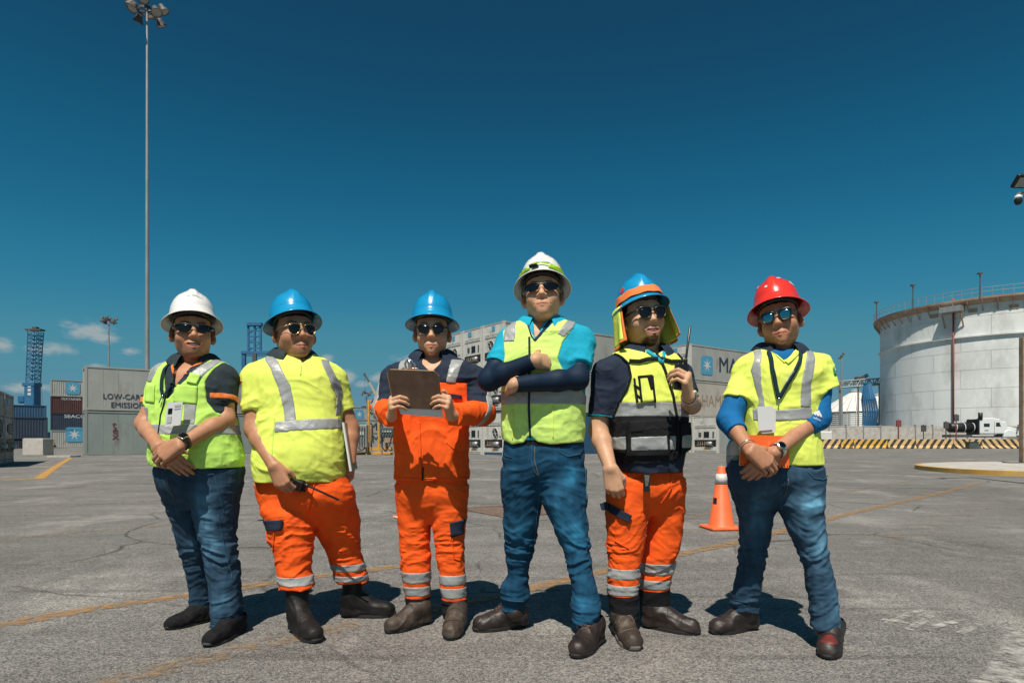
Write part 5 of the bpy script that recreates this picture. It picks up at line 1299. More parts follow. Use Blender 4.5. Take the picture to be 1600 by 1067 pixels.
def legs_build(s, L, Rr, waist, m, fade=None, h=.0049, seedk=1, stripes=None, stripe_m=None, hip_rows=None, yL=(0, 0), yR=(0, 0), amp=.011, hem_amp=.010, waistz=None, cuffs=None, yaw=0, dscale=.95):
    """trousers: L, Rr rows (py, xl, xr) of each leg; hips rows (py, xl, xr); yL/yR: depth offset at hip and at hem"""
    def rows(T, y0, y1, f=1.0):
        out = []; p0, p1 = T[0][0], T[-1][0]
        for py, xl, xr in T:
            q = (py-p0)/(p1-p0); dy = y0+(y1-y0)*q; Y = s.Y0+dy; z = CAMH-(py-HZ)/F*Y; cx = ((xl+xr)/2-CX)/F*Y; hw = (xr-xl)/2/F*Y
            out.append((z, cx, Y, hw, hw*dscale*f+.006, hw*dscale*f+.010))
        return out
    rl = rows(L, *yL); rr = rows(Rr, *yR); hp = []
    for i, (py, xl, xr) in enumerate(waist):
        z = s.Z(py); cx = s.X((xl+xr)/2); hw = (xr-xl)/2/F*s.Y0; fd = [.66, .66, .66, .62, .52, .40, .25][min(i+max(0, 6-len(waist)), 6)]; hp.append((z, cx, s.Y0+.0, hw, min(hw*fd, .15), min(hw*(fd+.05), .15)))
    zlo = min(rl[-1][0], rr[-1][0])-.03; zhi = max(r[0] for r in hp)+.02; xs = [r[1]-r[3] for r in rl+rr+hp]+[r[1]+r[3] for r in rl+rr+hp]; ys = [r[2]-.2 for r in rl+rr]+[r[2]+.2 for r in rl+rr]
    g = Grid([min(xs)-.03, min(ys), zlo], [max(xs)+.03, max(ys), zhi], h)
    g.add(loft(rl, 2.15)); g2 = g.clone(np.full_like(g.D, BIG)); g2.add(loft(rr, 2.15))
    k = .012; a, b = g.D, g2.D; hh = np.maximum(k-np.abs(a-b), 0)/k; g.D = np.minimum(a, b)-hh*hh*k*.25
    g.add(loft(hp, 2.2, yaw), .03)
    zt, zb = hp[-1][0], min(rl[-1][0], rr[-1][0]); zk = (rl[0][0]*.45+zb*.55)
    def relief(P):
        z = P[:,2]; b = folds(P, (8, 8, 25), amp, seedk, 1.7)+folds(P, (18, 18, 42), amp*.38, seedk+11, 1.5)
        kn = np.exp(-((z-zk)/.10)**2)*.8; he = np.clip((zb+.20-z)/.2, 0, 1); cr = np.exp(-((z-hp[-1][0])/.07)**2)*.5
        he2 = folds(P, (5, 5, 36), hem_amp, seedk+3, 1.2)
        return b*(.5+kn*.9+cr*.5)+he2*he**1.2
    g.warp(relief)
    base = g
    o = s.part(g, 'trousers' if m is C_['orange'] else 'jeans', m, base, -99, fade=fade, keep=lambda c: c[:,2] < zhi-.028)
    if stripes:
        for (py0, py1, side) in stripes:
            T, (y0, y1) = (L, yL) if side == 'L' else (Rr, yR)
            q = ((py0+py1)/2-T[0][0])/(T[-1][0]-T[0][0]); Y = s.Y0+y0+(y1-y0)*q; za = CAMH-(py0-HZ)/F*Y; zb_ = CAMH-(py1-HZ)/F*Y; cxl = np.mean([r[1] for r in rl[-3:]]); cxr = np.mean([r[1] for r in rr[-3:]]); mid = (cxl+cxr)/2
            st = base.clone(base.D-.0028); sg = 1 if side == 'L' else -1
            st.cut(lambda X, Yv, Z: np.maximum(np.maximum(Z-za, zb_-Z), (X-mid)*sg)+0*Yv)
            s.part(st, 'reflective_stripe', stripe_m or C_['silver'], base, -.003, parent=o)
    if cuffs:
        for (py0, py1, side, mm) in cuffs:
            T, (y0, y1) = (L, yL) if side == 'L' else (Rr, yR); Y = s.Y0+y1; za = CAMH-(py0-HZ)/F*Y; cxl = np.mean([r[1] for r in rl[-3:]]); cxr = np.mean([r[1] for r in rr[-3:]]); mid = (cxl+cxr)/2
            st = base.clone(base.D-.0018); sg = 1 if side == 'L' else -1; st.cut(lambda X, Yv, Z: np.maximum(Z-za, (X-mid)*sg)+0*Yv); s.part(st, 'cuff', mm, base, -.003, parent=o)
    s.LG = base; return o

def torso_grid(s, rows, sleeves=(), h=.0045, p=2.35, yaw=0.0, k=.035, relief=None):
    """rows (py, xl, xr, front depth, back depth, dy); sleeves: list of (cones, cuts)"""
    T = []
    for r in rows:
        py, xl, xr, hf, hb = r[:5]; dy = r[5] if len(r) > 5 else 0
        T.append((s.Z(py), s.X((xl+xr)/2), s.Y0+dy, (xr-xl)/2/F*s.Y0, hf, hb))
    lo = [min(t[1]-t[3] for t in T)-.03, s.Y0-.30, T[-1][0]-.02]; hi = [max(t[1]+t[3] for t in T)+.03, s.Y0+.22, T[0][0]+.05]
    for cones, cuts in sleeves:
        for c in cones:
            for q in (0, 1):
                for i in range(3): lo[i] = min(lo[i], c[q][i]-c[2+q]-.02); hi[i] = max(hi[i], c[q][i]+c[2+q]+.02)
    g = Grid(lo, hi, h); g.add(loft(T, p, yaw))
    for cones, cuts in sleeves:
        a = g.clone(np.full_like(g.D, BIG))
        for c in cones: a.add(cone(c[0], c[1], c[2]*.94, c[3]*.94), .03)
        for pt, n in cuts:
            n = Vector(n).normalized(); a.cut(lambda X, Y, Z, n=n, pt=pt: (X-pt[0])*n.x+(Y-pt[1])*n.y+(Z-pt[2])*n.z)
        d = a.D; hh = np.maximum(k-np.abs(g.D-d), 0)/k; g.D = np.minimum(g.D, d)-hh*hh*k*.25
    g.warp(relief or (lambda P: folds(P, (6, 6, 9), .0075, 2, 1.4)))
    return g
def region(s, pts, front=True, ymid=None):
    f = poly_sdf(s.XZ(pts)); ym = s.Y0+.02 if ymid is None else ymid
    if front: return lambda X, Y, Z: np.maximum(f(X+0*Z, Z+0*X), (Y-ym)*.5)
    return lambda X, Y, Z: f(X+0*Z, Z+0*X)+0*Y
def patch(s, g, pts, t, name, m, parent=None, front=True, sub=None, depth=None):
    """a piece of cloth of thickness t lying on garment g inside the outline pts"""
    t += .0016; q = g.clone(g.D-t); q.cut(region(s, pts, front))
    for f in (sub or []): q.cut(f)
    return s.part(q, name, m, g, (t-.0075) if depth is None else depth, parent=parent, smooth=2)
def band(s, g, py0, py1, t, name, m, parent=None, sub=None, tiltx=0.0):
    za, zb = s.Z(py0), s.Z(py1); x0 = s.base.x; q = g.clone(g.D-t); q.cut(lambda X, Y, Z: np.maximum(Z-za-tiltx*(X-x0), zb-Z+tiltx*(X-x0))+0*Y)
    for f in (sub or []): q.cut(f)
    return s.part(q, name, m, g, t-.0062, parent=parent)
def bvh_of(s, objs):
    V = []; Fc = []; n = 0
    for o in objs:
        me = o.data; c = np.empty(len(me.vertices)*3, np.float32); me.vertices.foreach_get('co', c); V += (c.reshape(-1, 3)+np.array(s.base, np.float32)).tolist(); Fc += [tuple(i+n for i in p.vertices) for p in me.polygons]; n = len(V)
    return BVHTree.FromPolygons(V, Fc)
def drape(s, bv, x, z, off=.002):
    h = bv.ray_cast(Vector((x, s.Y0-1.0, z)), Vector((0, 1, 0)))
    return None if h[0] is None else h[0]+Vector((0, -off, 0))
def strip(s, bv, pts, w, name, m, off=.0025, parent=None, thick=.0015, w2=None):
    """ribbon laid over the clothes through photo points"""
    q = s.XZ(pts); P = []
    for a, b in zip(q, q[1:]):
        n = max(1, int(math.hypot(b[0]-a[0], b[1]-a[1])/.008))
        for i in range(n): P.append((a[0]+(b[0]-a[0])*i/n, a[1]+(b[1]-a[1])*i/n))
    P.append(q[-1]); V = []; P2 = [p for p in P if drape(s, bv, p[0], p[1]) is not None]; P = P2 if len(P2) > 2 else P; last = None; w2 = w if w2 is None else w2
    for i, p in enumerate(P):
        a = P[max(0, i-1)]; b = P[min(len(P)-1, i+1)]; dx, dz = b[0]-a[0], b[1]-a[1]; l = math.hypot(dx, dz)+1e-9; nx, nz = -dz/l, dx/l; ww = w+(w2-w)*i/len(P)
        for k in (-.5, 0, .5):
            h = drape(s, bv, p[0]+nx*ww*k, p[1]+nz*ww*k, off)
            if h is None: h = Vector((p[0]+nx*ww*k, last.y if last is not None else s.Y0-.1, p[1]+nz*ww*k))
            last = h; V.append(h)
    ys = np.array([v.y for v in V]); 
    for _ in range(2): ys = np.minimum(ys, np.convolve(np.pad(ys, 3, 'edge'), np.ones(7)/7, 'valid'))
    V = [(v.x, float(ys[i]), v.z) for i, v in enumerate(V)]
    Fc = [(i*3+k, i*3+k+1, i*3+k+4, i*3+k+3) for i in range(len(P)-1) for k in (0, 1)]
    o = s.obj(name, V, Fc, m, parent); sm = o.modifiers.new('thick', 'SOLIDIFY'); sm.thickness = thick; sm.offset = 0; return o
def flat_on(s, bv, pts, name, m, off=.003, parent=None, thick=.002, n=9):
    """small flat piece (pocket, logo) fitted to the clothes: outline quad of four photo points"""
    q = s.XZ(pts); V = []
    for j in range(n+1):
        for i in range(n+1):
            u, v = i/n, j/n; x = (q[0][0]*(1-u)+q[1][0]*u)*(1-v)+(q[3][0]*(1-u)+q[2][0]*u)*v; z = (q[0][1]*(1-u)+q[1][1]*u)*(1-v)+(q[3][1]*(1-u)+q[2][1]*u)*v
            h = drape(s, bv, x, z, off); V.append(tuple(h) if h is not None else (V[-1] if V else (x, s.Y0-.1, z)))
    Fc = [(j*(n+1)+i, j*(n+1)+i+1, (j+1)*(n+1)+i+1, (j+1)*(n+1)+i) for j in range(n) for i in range(n)]
    o = s.obj(name, V, Fc, m, parent); sm = o.modifiers.new('thick', 'SOLIDIFY'); sm.thickness = thick; sm.offset = 0; return o
def text_on(s, bv, txt, px, py, size, m, parent=None, ang=0, name='lettering', off=.004, sx=1):
    me = text_mesh(txt, size, 0, 0, sx); me.materials.append(m); x0, z0 = s.X(px), s.Z(py); ca, sa = math.cos(R(ang)), math.sin(R(ang)); last = s.Y0-.12
    for v in me.vertices:
        x = x0+v.co.x*ca-v.co.y*sa; z = z0+v.co.x*sa+v.co.y*ca; h = drape(s, bv, x, z, off); last = h.y if h is not None else last; v.co = Vector((x, last, z))-s.base
    return link(name, me, parent or s.root)
def collar(s, c, r, opening, hgt, drop, m, yaw=0, pts=.03, name='collar', spread=1.0, ry=None, tilt=.10, thick=.003, flare=.044):
    """folded shirt collar round the neck; c centre of the neck base, opening half angle in front (deg)"""
    c = (c[0], c[1]-.008, c[2]+.026); drop += .012; pts += .008; r += .003; ry = ry or r*1.05; n = 40; V = []
    rows = 5
    for j in range(rows):
        f = j/(rows-1)
        for i in range(n+1):
            th = -90+yaw+opening+(360-2*opening)*i/n; t = R(th); fr = (1-math.cos(R((th+90-yaw))))/2       # 0 front, 1 back
            ed = min(i, n-i)/n; point = pts*max(0, 1-ed/.16)**1.3
            top = c[2]+hgt*(.35+.65*fr)-tilt*r*(1-fr)*1.0; rr = r+flare*f**.8+(.010 if f > .1 else 0)*f; ry_ = ry+flare*f**.8
            z = top-(drop*(.75+.25*(1-fr))+point)*f+(.006*math.sin(f*math.pi)); 
            V.append((c[0]+(rr+point*.25*f)*math.cos(t), c[1]+(ry_+point*.3*f)*math.sin(t), z))
    # inner stand
    for i in range(n+1):
        th = -90+yaw+opening+(360-2*opening)*i/n; t = R(th); fr = (1-math.cos(R((th+90-yaw))))/2; V.append((c[0]+(r-.002)*math.cos(t), c[1]+(ry-.002)*math.sin(t), c[2]+hgt*(.35+.65*fr)-tilt*r*(1-fr)-drop*1.1))
    Fc = [(j*(n+1)+i, j*(n+1)+i+1, (j+1)*(n+1)+i+1, (j+1)*(n+1)+i) for j in range(rows-1) for i in range(n)]+[(rows*(n+1)+i, rows*(n+1)+i+1, i+1, i) for i in range(n)]
    o = s.obj(name, V, Fc, m); sm = o.modifiers.new('thick', 'SOLIDIFY'); sm.thickness = thick; sm.offset = 0
    sb = o.modifiers.new('sub', 'SUBSURF'); sb.levels = 1; sb.render_levels = 1; return o
def core_body(s, rows, L, Rr, yL, yR, arms=()):
    """the rest of the body under the clothes: trunk and legs down to the ankles"""
    T = [(s.Z(r[0]), s.X((r[1]+r[2])/2), s.Y0+(r[5] if len(r) > 5 else 0), (r[2]-r[1])/2/F*s.Y0-.018, r[3]-.016, r[4]-.016) for r in rows]
    legs = []
    for T2, (y0, y1) in ((L, yL), (Rr, yR)):
        p0, p1 = T2[0][0], T2[-1][0]; ch = []
        for py, xl, xr in T2:
            dy = y0+(y1-y0)*(py-p0)/(p1-p0); Y = s.Y0+dy; ch.append((Vector((((xl+xr)/2-CX)/F*Y, Y, CAMH-(py-HZ)/F*Y)), max(.03, (xr-xl)/2/F*Y*.62)))
        legs += [(a[0], b[0], a[1], b[1]) for a, b in zip(ch, ch[1:])]
    pts = [p for c in legs+list(arms) for p in (c[0], c[1])]
    lo = [min([t[1]-t[3] for t in T]+[p[0] for p in pts])-.07, s.Y0-.3, min(p[2] for p in pts)-.08]; hi = [max([t[1]+t[3] for t in T]+[p[0] for p in pts])+.07, s.Y0+.55, T[0][0]+.03]
    g = Grid(lo, hi, .012); g.add(loft(T, 2.3))
    for c in legs: g.add(cone(*c), .01)
    for c in arms: g.add(cone(*c), .03)
    V, Fc = g.surf(1); s.bodyadd(V, Fc, np.ones((len(V), 3)))

def arm(s, sh, el, wr, rad, hand):
    mid = el.lerp(wr, .3); V, Fc, t = limb(s, [sh, el, mid, wr], rad, hand); s.bodyadd(V, Fc, t)
def tube_sleeve(s, pts, rad, a_cut, b_cut, m, name, amp=.0025, sc_=(14,14,14)):
    """cloth tube along pts with radii; open ends at b_cut (point, direction)"""
    A = [A3(p) for p in pts]; g = Grid(np.min(A, 0)-max(rad)-.03, np.max(A, 0)+max(rad)+.03, .0042)
    for a, b, ra, rb in zip(pts, pts[1:], rad, rad[1:]): g.add(cone(a, b, ra, rb), .025)
    for ct in (a_cut, b_cut):
        if ct: e, d = ct; d = Vector(d).normalized(); g.cut(lambda X, Y, Z, e=e, d=d: (X-e[0])*d.x+(Y-e[1])*d.y+(Z-e[2])*d.z)
    g.warp(lambda P: folds(P, sc_, amp, 6, 1.2)); return s.part(g, name, m, g, -.006), g
def quad_slab(P, t, m, name, parent=None, org=None, bevel=.0, rnd=0):
    """thin slab from four world corners, thickness t, with rounded corners if rnd>0"""
    P = [Vector(p) for p in P]; n = (P[1]-P[0]).cross(P[3]-P[0]).normalized()
    if rnd:
        Q = []
        for i in range(4):
            a, b, c = P[i-1], P[i], P[(i+1) % 4]; d1 = (a-b).normalized()*rnd; d2 = (c-b).normalized()*rnd
            for k in range(5): u = k/4; Q.append(b+d1*(1-u)**2+d2*u**2)
        P = Q
    k = len(P); V = [p-n*t/2 for p in P]+[p+n*t/2 for p in P]; b = MB(); b.add([v-(org or Vector()) for v in V], [tuple(range(k-1, -1, -1)), tuple(range(k, 2*k))]+[(i, (i+1) % k, k+(i+1) % k, k+i) for i in range(k)])
    return b.build(name, m, parent)
def watch(s, p, d, n, r, strap, face, name='wrist_watch', square=False):
    """band round the wrist at p, arm direction d, dial facing n"""
    d = Vector(d).normalized(); n = Vector(n); n = (n-d*n.dot(d)).normalized(); u = d.cross(n)
    M4 = Matrix((( u.x, n.x, d.x, p[0]-s.base.x), (u.y, n.y, d.y, p[1]-s.base.y), (u.z, n.z, d.z, p[2]-s.base.z), (0,0,0,1)))
    b = MB().lathe([(r, -.009), (r+.003, -.010), (r+.0035, 0), (r+.003, .010), (r, .009)], 28); o = b.build(name, strap, s.root, smooth=True, xf=M4)
    if square: MB().box(-.017, .017, r-.002, r+.009, -.019, .019).build('case', C_['steel'], o, bevel=.004, seg=2, xf=M4); MB().box(-.0145, .0145, r+.008, r+.0105, -.0165, .0165).build('dial', face, o, bevel=.003, seg=2, xf=M4)
    else:
        MB().lathe([(0, r-.002), (.019, r-.002), (.019, r+.008), (.016, r+.0095), (0, r+.0095)], 20, axis='y').build('case', C_['steel'], o, smooth=False, xf=M4); MB().lathe([(0, r+.010), (.0145, r+.0102), (.0145, r+.009)], 20, axis='y').build('dial', face, o, xf=M4)
    return o
def radio(p, up, front, label, ant=.17, sc_=1.0):
    """two-way radio: p is the middle of the body"""
    up = Vector(up).normalized(); f = Vector(front); f = (f-up*f.dot(up)).normalized(); r = up.cross(f)
    M4 = Matrix(((r.x, f.x, up.x, 0), (r.y, f.y, up.y, 0), (r.z, f.z, up.z, 0), (0,0,0,1))) @ Matrix.Scale(sc_, 4)
    t = empty('walkie_talkie', p, 0, label, 'radio')
    MB().box(-.028, .028, -.017, .017, -.06, .055).build('body', C_['plastic_black'], t, bevel=.006, seg=2, xf=M4)
    MB().lathe([(0,.055),(.009,.055),(.0085,.075),(.0065,.08),(.0052,.085),(.0048,.055+ant),(.0025,.057+ant),(0,.057+ant)], 12, (-.016, 0, 0)).build('antenna', C_['plastic_black'], t, smooth=True, xf=M4)
    for x in (.006, .02): MB().lathe([(0,.055),(.006,.055),(.0055,.068),(0,.069)], 10, (x, 0, 0)).build('knob', C_['plastic_black'], t, xf=M4)
    MB().box(-.018, .018, .0172, .0185, -.02, .01).build('speaker_grille', C_['sole_grey'], t, xf=M4); MB().box(-.016, .016, .0172, .0185, .018, .04).build('display', C_['plastic_black'], t, xf=M4)
    return t

def fade_fn(s, spots, base=1.0):
    """worn lighter places of the denim: (px, py, rx, ry, strength) on the front, plus streaks"""
    def fn(V):
        t = np.ones(len(V)); fr = (V[:,1] < s.Y0+.25)
        nz = vnoise(V, (60, 60, 9), 4); nz2 = vnoise(V, (9, 9, 50), 8)
        t *= .78+.44*nz; t *= .84+.32*nz2
        for px, py, rx, ry, k in spots:
            u = (V[:,0]-s.X(px))/(rx/s.s); v = (V[:,2]-s.Z(py))/(ry/s.s); n = vnoise(V, (25,25,40), 2)
            t *= 1+1.9*k*np.exp(-(u*u+v*v))*(.5+n)*fr
        t = t*base
        return np.stack([t*1.0, t, t**.9], 1)
    return fn

def jeans_details(s, pocketL, pocketR, fly, sides):
    lo = [o for o in s.root.children if o.name.startswith('jeans')][-1]; b = bvh_of(s, [lo])
    for pts in (pocketL, pocketR): strip(s, b, pts, .004, 'pocket_seam', C_['seam'], .0015, lo, .0015)
    strip(s, b, fly, .004, 'fly_seam', C_['seam'], .0015, lo, .0015); strip(s, b, [(x+5, y) for x, y in fly[:-1]]+[fly[-1]], .0035, 'fly_seam', C_['seam_b'], .0015, lo, .0015)
    for pts in sides: strip(s, b, pts, .0045, 'side_seam', C_['seam'], .0015, lo, .0015)
def person1():
    s = Person('smiling man in a white helmet and green vest, hands clasped, at the left end', 3.08, 310, 1000, C_['skin_a'])
    c = s.P(301, 521); neck = s.P(305, 570, .03); sc_ = 1.06
    head_build(s, c, sc_, 29, 5, 0, fat=.008, smile=1, neck_to=neck, neck_r=.062, mous=.4, beard=.35)
    rows = [(559, 284, 326, .05, .06, .03), (567, 264, 346, .075, .085, .02), (577, 250, 357, .10, .10, .01), (596, 243, 363, .12, .115), (630, 240, 364, .135, .12), (665, 242, 368, .15, .12), (700, 243, 374, .165, .12), (718, 244, 377, .165, .12), (728, 246, 376, .16, .115)]
    L = [(735, 246, 314), (765, 251, 312), (790, 262, 313), (830, 276, 322), (865, 286, 328), (904, 295, 333), (935, 298, 334), (958, 297, 335)]
    Rr = [(735, 302, 376), (765, 302, 374), (790, 303, 370), (830, 312, 366), (865, 322, 368), (904, 328, 373), (940, 331, 376), (974, 333, 378)]
    yL, yR = (.02, .22), (-.01, .0)
    shL, shR = s.P(258, 592, .0), s.P(350, 592, .01); elL, elR = s.P(226, 662, -.05), s.P(353, 655, -.04); wrL, wrR = s.P(247, 697, -.21), s.P(283, 694, -.245)
    arm(s, shL, elL, wrL, [.046, .043, .040, .028], hand_prims(wrL, (.72, 0, -.66), (.05, -1, .3), 1, (18, 25, 15), 1.05))
    arm(s, shR, elR, wrR, [.046, .044, .042, .028], hand_prims(wrR+Vector((0,-.012,0)), (-.82, .05, -.45), (-.1, -1, .35), -1, (22, 38, 22), 1.05, spread=3, thumb=[(.050,.045,-.02),(.075,.040,-.035),(.09,.03,-.05)]))
    core_body(s, rows, L, Rr, yL, yR); s.bodyfinish()
    hemL, hemR = s.P(225, 638, -.045), s.P(356, 634, -.03); 
    g = torso_grid(s, rows, [([(shL, shL.lerp(elL, .75), .062, .058), (shL, s.P(280, 580, .02), .058, .05)], [(shL.lerp(elL, .62), elL-shL)]), ([(shR, shR.lerp(elR, .75), .062, .058), (shR, s.P(325, 580, .02), .058, .05)], [(shR.lerp(elR, .60), elR-shR)])], relief=lambda P: folds(P, (7, 7, 11), 0.0074, 21, 1.5)+folds(P, (19, 19, 27), .0036, 21, 1.5))
    vee = region(s, [(287, 545), (326, 545), (322, 563), (293, 612)], True, s.Y0)
    shirt = g.clone(); shirt.cut(lambda X, Y, Z: np.maximum(-vee(X, Y, Z), s.Z(727)-Z)); so = s.part(shirt, 'polo_shirt', C_['slate'], g, -.006)
    for sh, el, f in ((shL, elL, .62), (shR, elR, .60)):       # orange sleeve edging
        d = (el-sh).normalized(); e = sh.lerp(el, f-.12); q = g.clone(g.D-.002); e2 = sh.lerp(el, f+.005); sgn = -1 if sh is shL else 1; xm = s.X(244 if sh is shL else 344)
        q.cut(lambda X, Y, Z: np.maximum(np.maximum(-((X-e.x)*d.x+(Y-e.y)*d.y+(Z-e.z)*d.z), (X-e2.x)*d.x+(Y-e2.y)*d.y+(Z-e2.z)*d.z), (xm-X)*sgn)); s.part(q, 'sleeve_edging', C_['orange_trim'], g, -.004, parent=so)
    v = g.clone(g.D-.006)
    out = [(270, 556), (254, 564), (240, 573), (236, 600), (240, 640), (241, 700), (243, 725), (300, 731), (386, 729), (384, 660), (352, 645), (341, 630), (338, 600), (344, 582), (353, 566), (338, 554)]
    q = v.clone(); vn = region(s, [(266, 540), (336, 540), (334, 560), (318, 590), (285, 627)], True, s.Y0); rg = region(s, out, False); q.cut(lambda X, Y, Z: np.maximum(rg(X, Y, Z), -vn(X, Y, Z))); vo = s.part(q, 'safety_vest', C_['lime_green'], v, -.006)
    band(s, v, 664, 679, .002, 'reflective_stripe', C_['silver'], vo, sub=[rg, lambda X, Y, Z: -vn(X, Y, Z)])
    for pts in ([(251,562),(266,558),(254,600),(240,598)], [(338,560),(352,563),(345,576),(332,596),(317,587),(326,575)], [(311,633),(329,633),(329,664),(311,664)], [(243,637),(251,637),(252,664),(243,664)]):
        patch(s, v, pts, .002, 'reflective_stripe', C_['silver'], vo, sub=[rg])
    s.bv = bvh_of(s, [so, vo]); bv = s.bv
    strip(s, bv, [(284, 622), (277, 650), (275, 690), (273, 722)], .006, 'zipper', C_['black_cloth'], parent=vo)
    for pts in ([(244,602),(263,603),(263,632),(245,630)], [(296,604),(330,607),(329,634),(296,631)]): flat_on(s, bv, pts, 'chest_pocket', C_['lime_green'], .004, vo)
    flat_on(s, bv, [(317,586),(333,590),(329,604),(314,600)], 'pocket_flap', C_['lime_green'], .009, vo)
    text_on(s, bv, 'APM TERMINALS', 297, 592, .0068, C_['navy'], vo, 5)
    o = text_on(s, bv, 'A', 298, 588, .001, C_['orange_trim'], vo); bpy.data.objects.remove(o)
    flat_on(s, bv, [(301,587),(306,585.5),(312,587),(312,588.5)], 'logo_swoosh', C_['orange_trim'], .004, vo, n=3)
    # collar: dark with an orange inner placket
    collar(s, A3(s.P(305, 566, .03)), .067, 26, .034, .036, C_['slate'], yaw=12, pts=.02)
    for pts in ([(279,562),(287,578),(293,592)], [(325,568),(308,580),(296,592)]): strip(s, bv, pts, .016, 'orange_placket', C_['orange_trim'], .006, so, w2=.006)
    # lanyard and badge
    for pts in ([(276,566),(275,590),(277,612),(280,624)], [(312,572),(302,588),(291,606),(282,622)]): strip(s, bv, pts, .013, 'lanyard', C_['lanyard'], .010)
    strip(s, bv, [(280, 620), (275, 632)], .006, 'lanyard_clip', C_['steel'], .012)
    B = [s.P(*q, -.20) for q in ((262,629),(286,627),(282,664),(257,667))]; bo = quad_slab(B, .003, C_['card'], 'id_badge', s.root, s.base, rnd=.004)
    o2 = Vector((0, -.003, 0)); gq = lambda a, b, c2, d: [B[0].lerp(B[1], u).lerp(B[3].lerp(B[2], u), v_)+o2 for u, v_ in ((a,b),(c2,b),(c2,d),(a,d))]
    quad_slab(gq(.12,.25,.38,.48), .001, C_['skin_a'], 'badge_photo', bo, s.base); quad_slab(gq(.12,.58,.40,.86), .001, C_['card_grey'], 'badge_print', bo, s.base); quad_slab(gq(.5,.12,.9,.2), .001, C_['card_grey'], 'badge_print', bo, s.base); quad_slab(gq(.5,.26,.9,.31), .001, C_['card_grey'], 'badge_print', bo, s.base)
    d = (wrR-elR).normalized(); watch(s, elR.lerp(wrR, .93)+Vector((0,-.004,0)), d, (-.1, -1, .5), .031, C_['plastic_black'], C_['lens'], square=True)
    legs_build(s, L, Rr, [(718, 246, 376), (735, 247, 376), (750, 250, 375), (765, 256, 370), (780, 268, 356), (792, 280, 340)], C_['jeans_b'], yL=yL, yR=yR, fade=fade_fn(s, [(335, 790, 14, 40, 1.1), (345, 850, 14, 20, .9), (352, 930, 14, 20, .7), (298, 850, 10, 18, .4)], 1.0), seedk=11, hem_amp=.011)
    jeans_details(s, [(248,738),(254,748)], [(316,729),(322,736),(338,741),(352,738)], [(276,742),(278,760),(284,776)], [[(352,735),(358,762),(362,800)], [(355,800),(360,850),(370,900)], [(334,968),(376,968)], [(299,952),(330,953)]])
    foot(s, G(338, 966), G(252, 986), 'sneaker', C_['sneaker'], C_['sole_grey'], .93, s.P(322, 950, .20), .040)
    foot(s, G(378, 984), G(306, 1020), 'sneaker', C_['sneaker'], C_['sole_grey'], 1.0, s.P(352, 968, .0), .042)
    h = helmet(s, C_['h_white'], 1/sc_, 6, 0); sunglasses(s, 'wrap', C_['lens'], C_['plastic_black'])
    me = text_mesh('APM TERMINALS', .0085, 0, 0, 1.1); me.materials.append(C_['lanyard'])
    hm = s.HAT.inverted()
    for v_ in me.vertices:
        x, z = v_.co.x-.03, v_.co.y+.062; th = math.asin(max(0, min(1, (z-.017)/.114))**(1/1.06)); kk = math.cos(th)**.86; z += .0125*math.exp(-(x/.020)**4)*min(1, (z-.03)/.05)*.8; y = -.125*kk*math.sqrt(max(.01, 1-(x/(.100*kk))**2))-.0012; v_.co = s.HAT @ Vector((x, y, z))-s.base
    link('lettering', me, h)
    return s
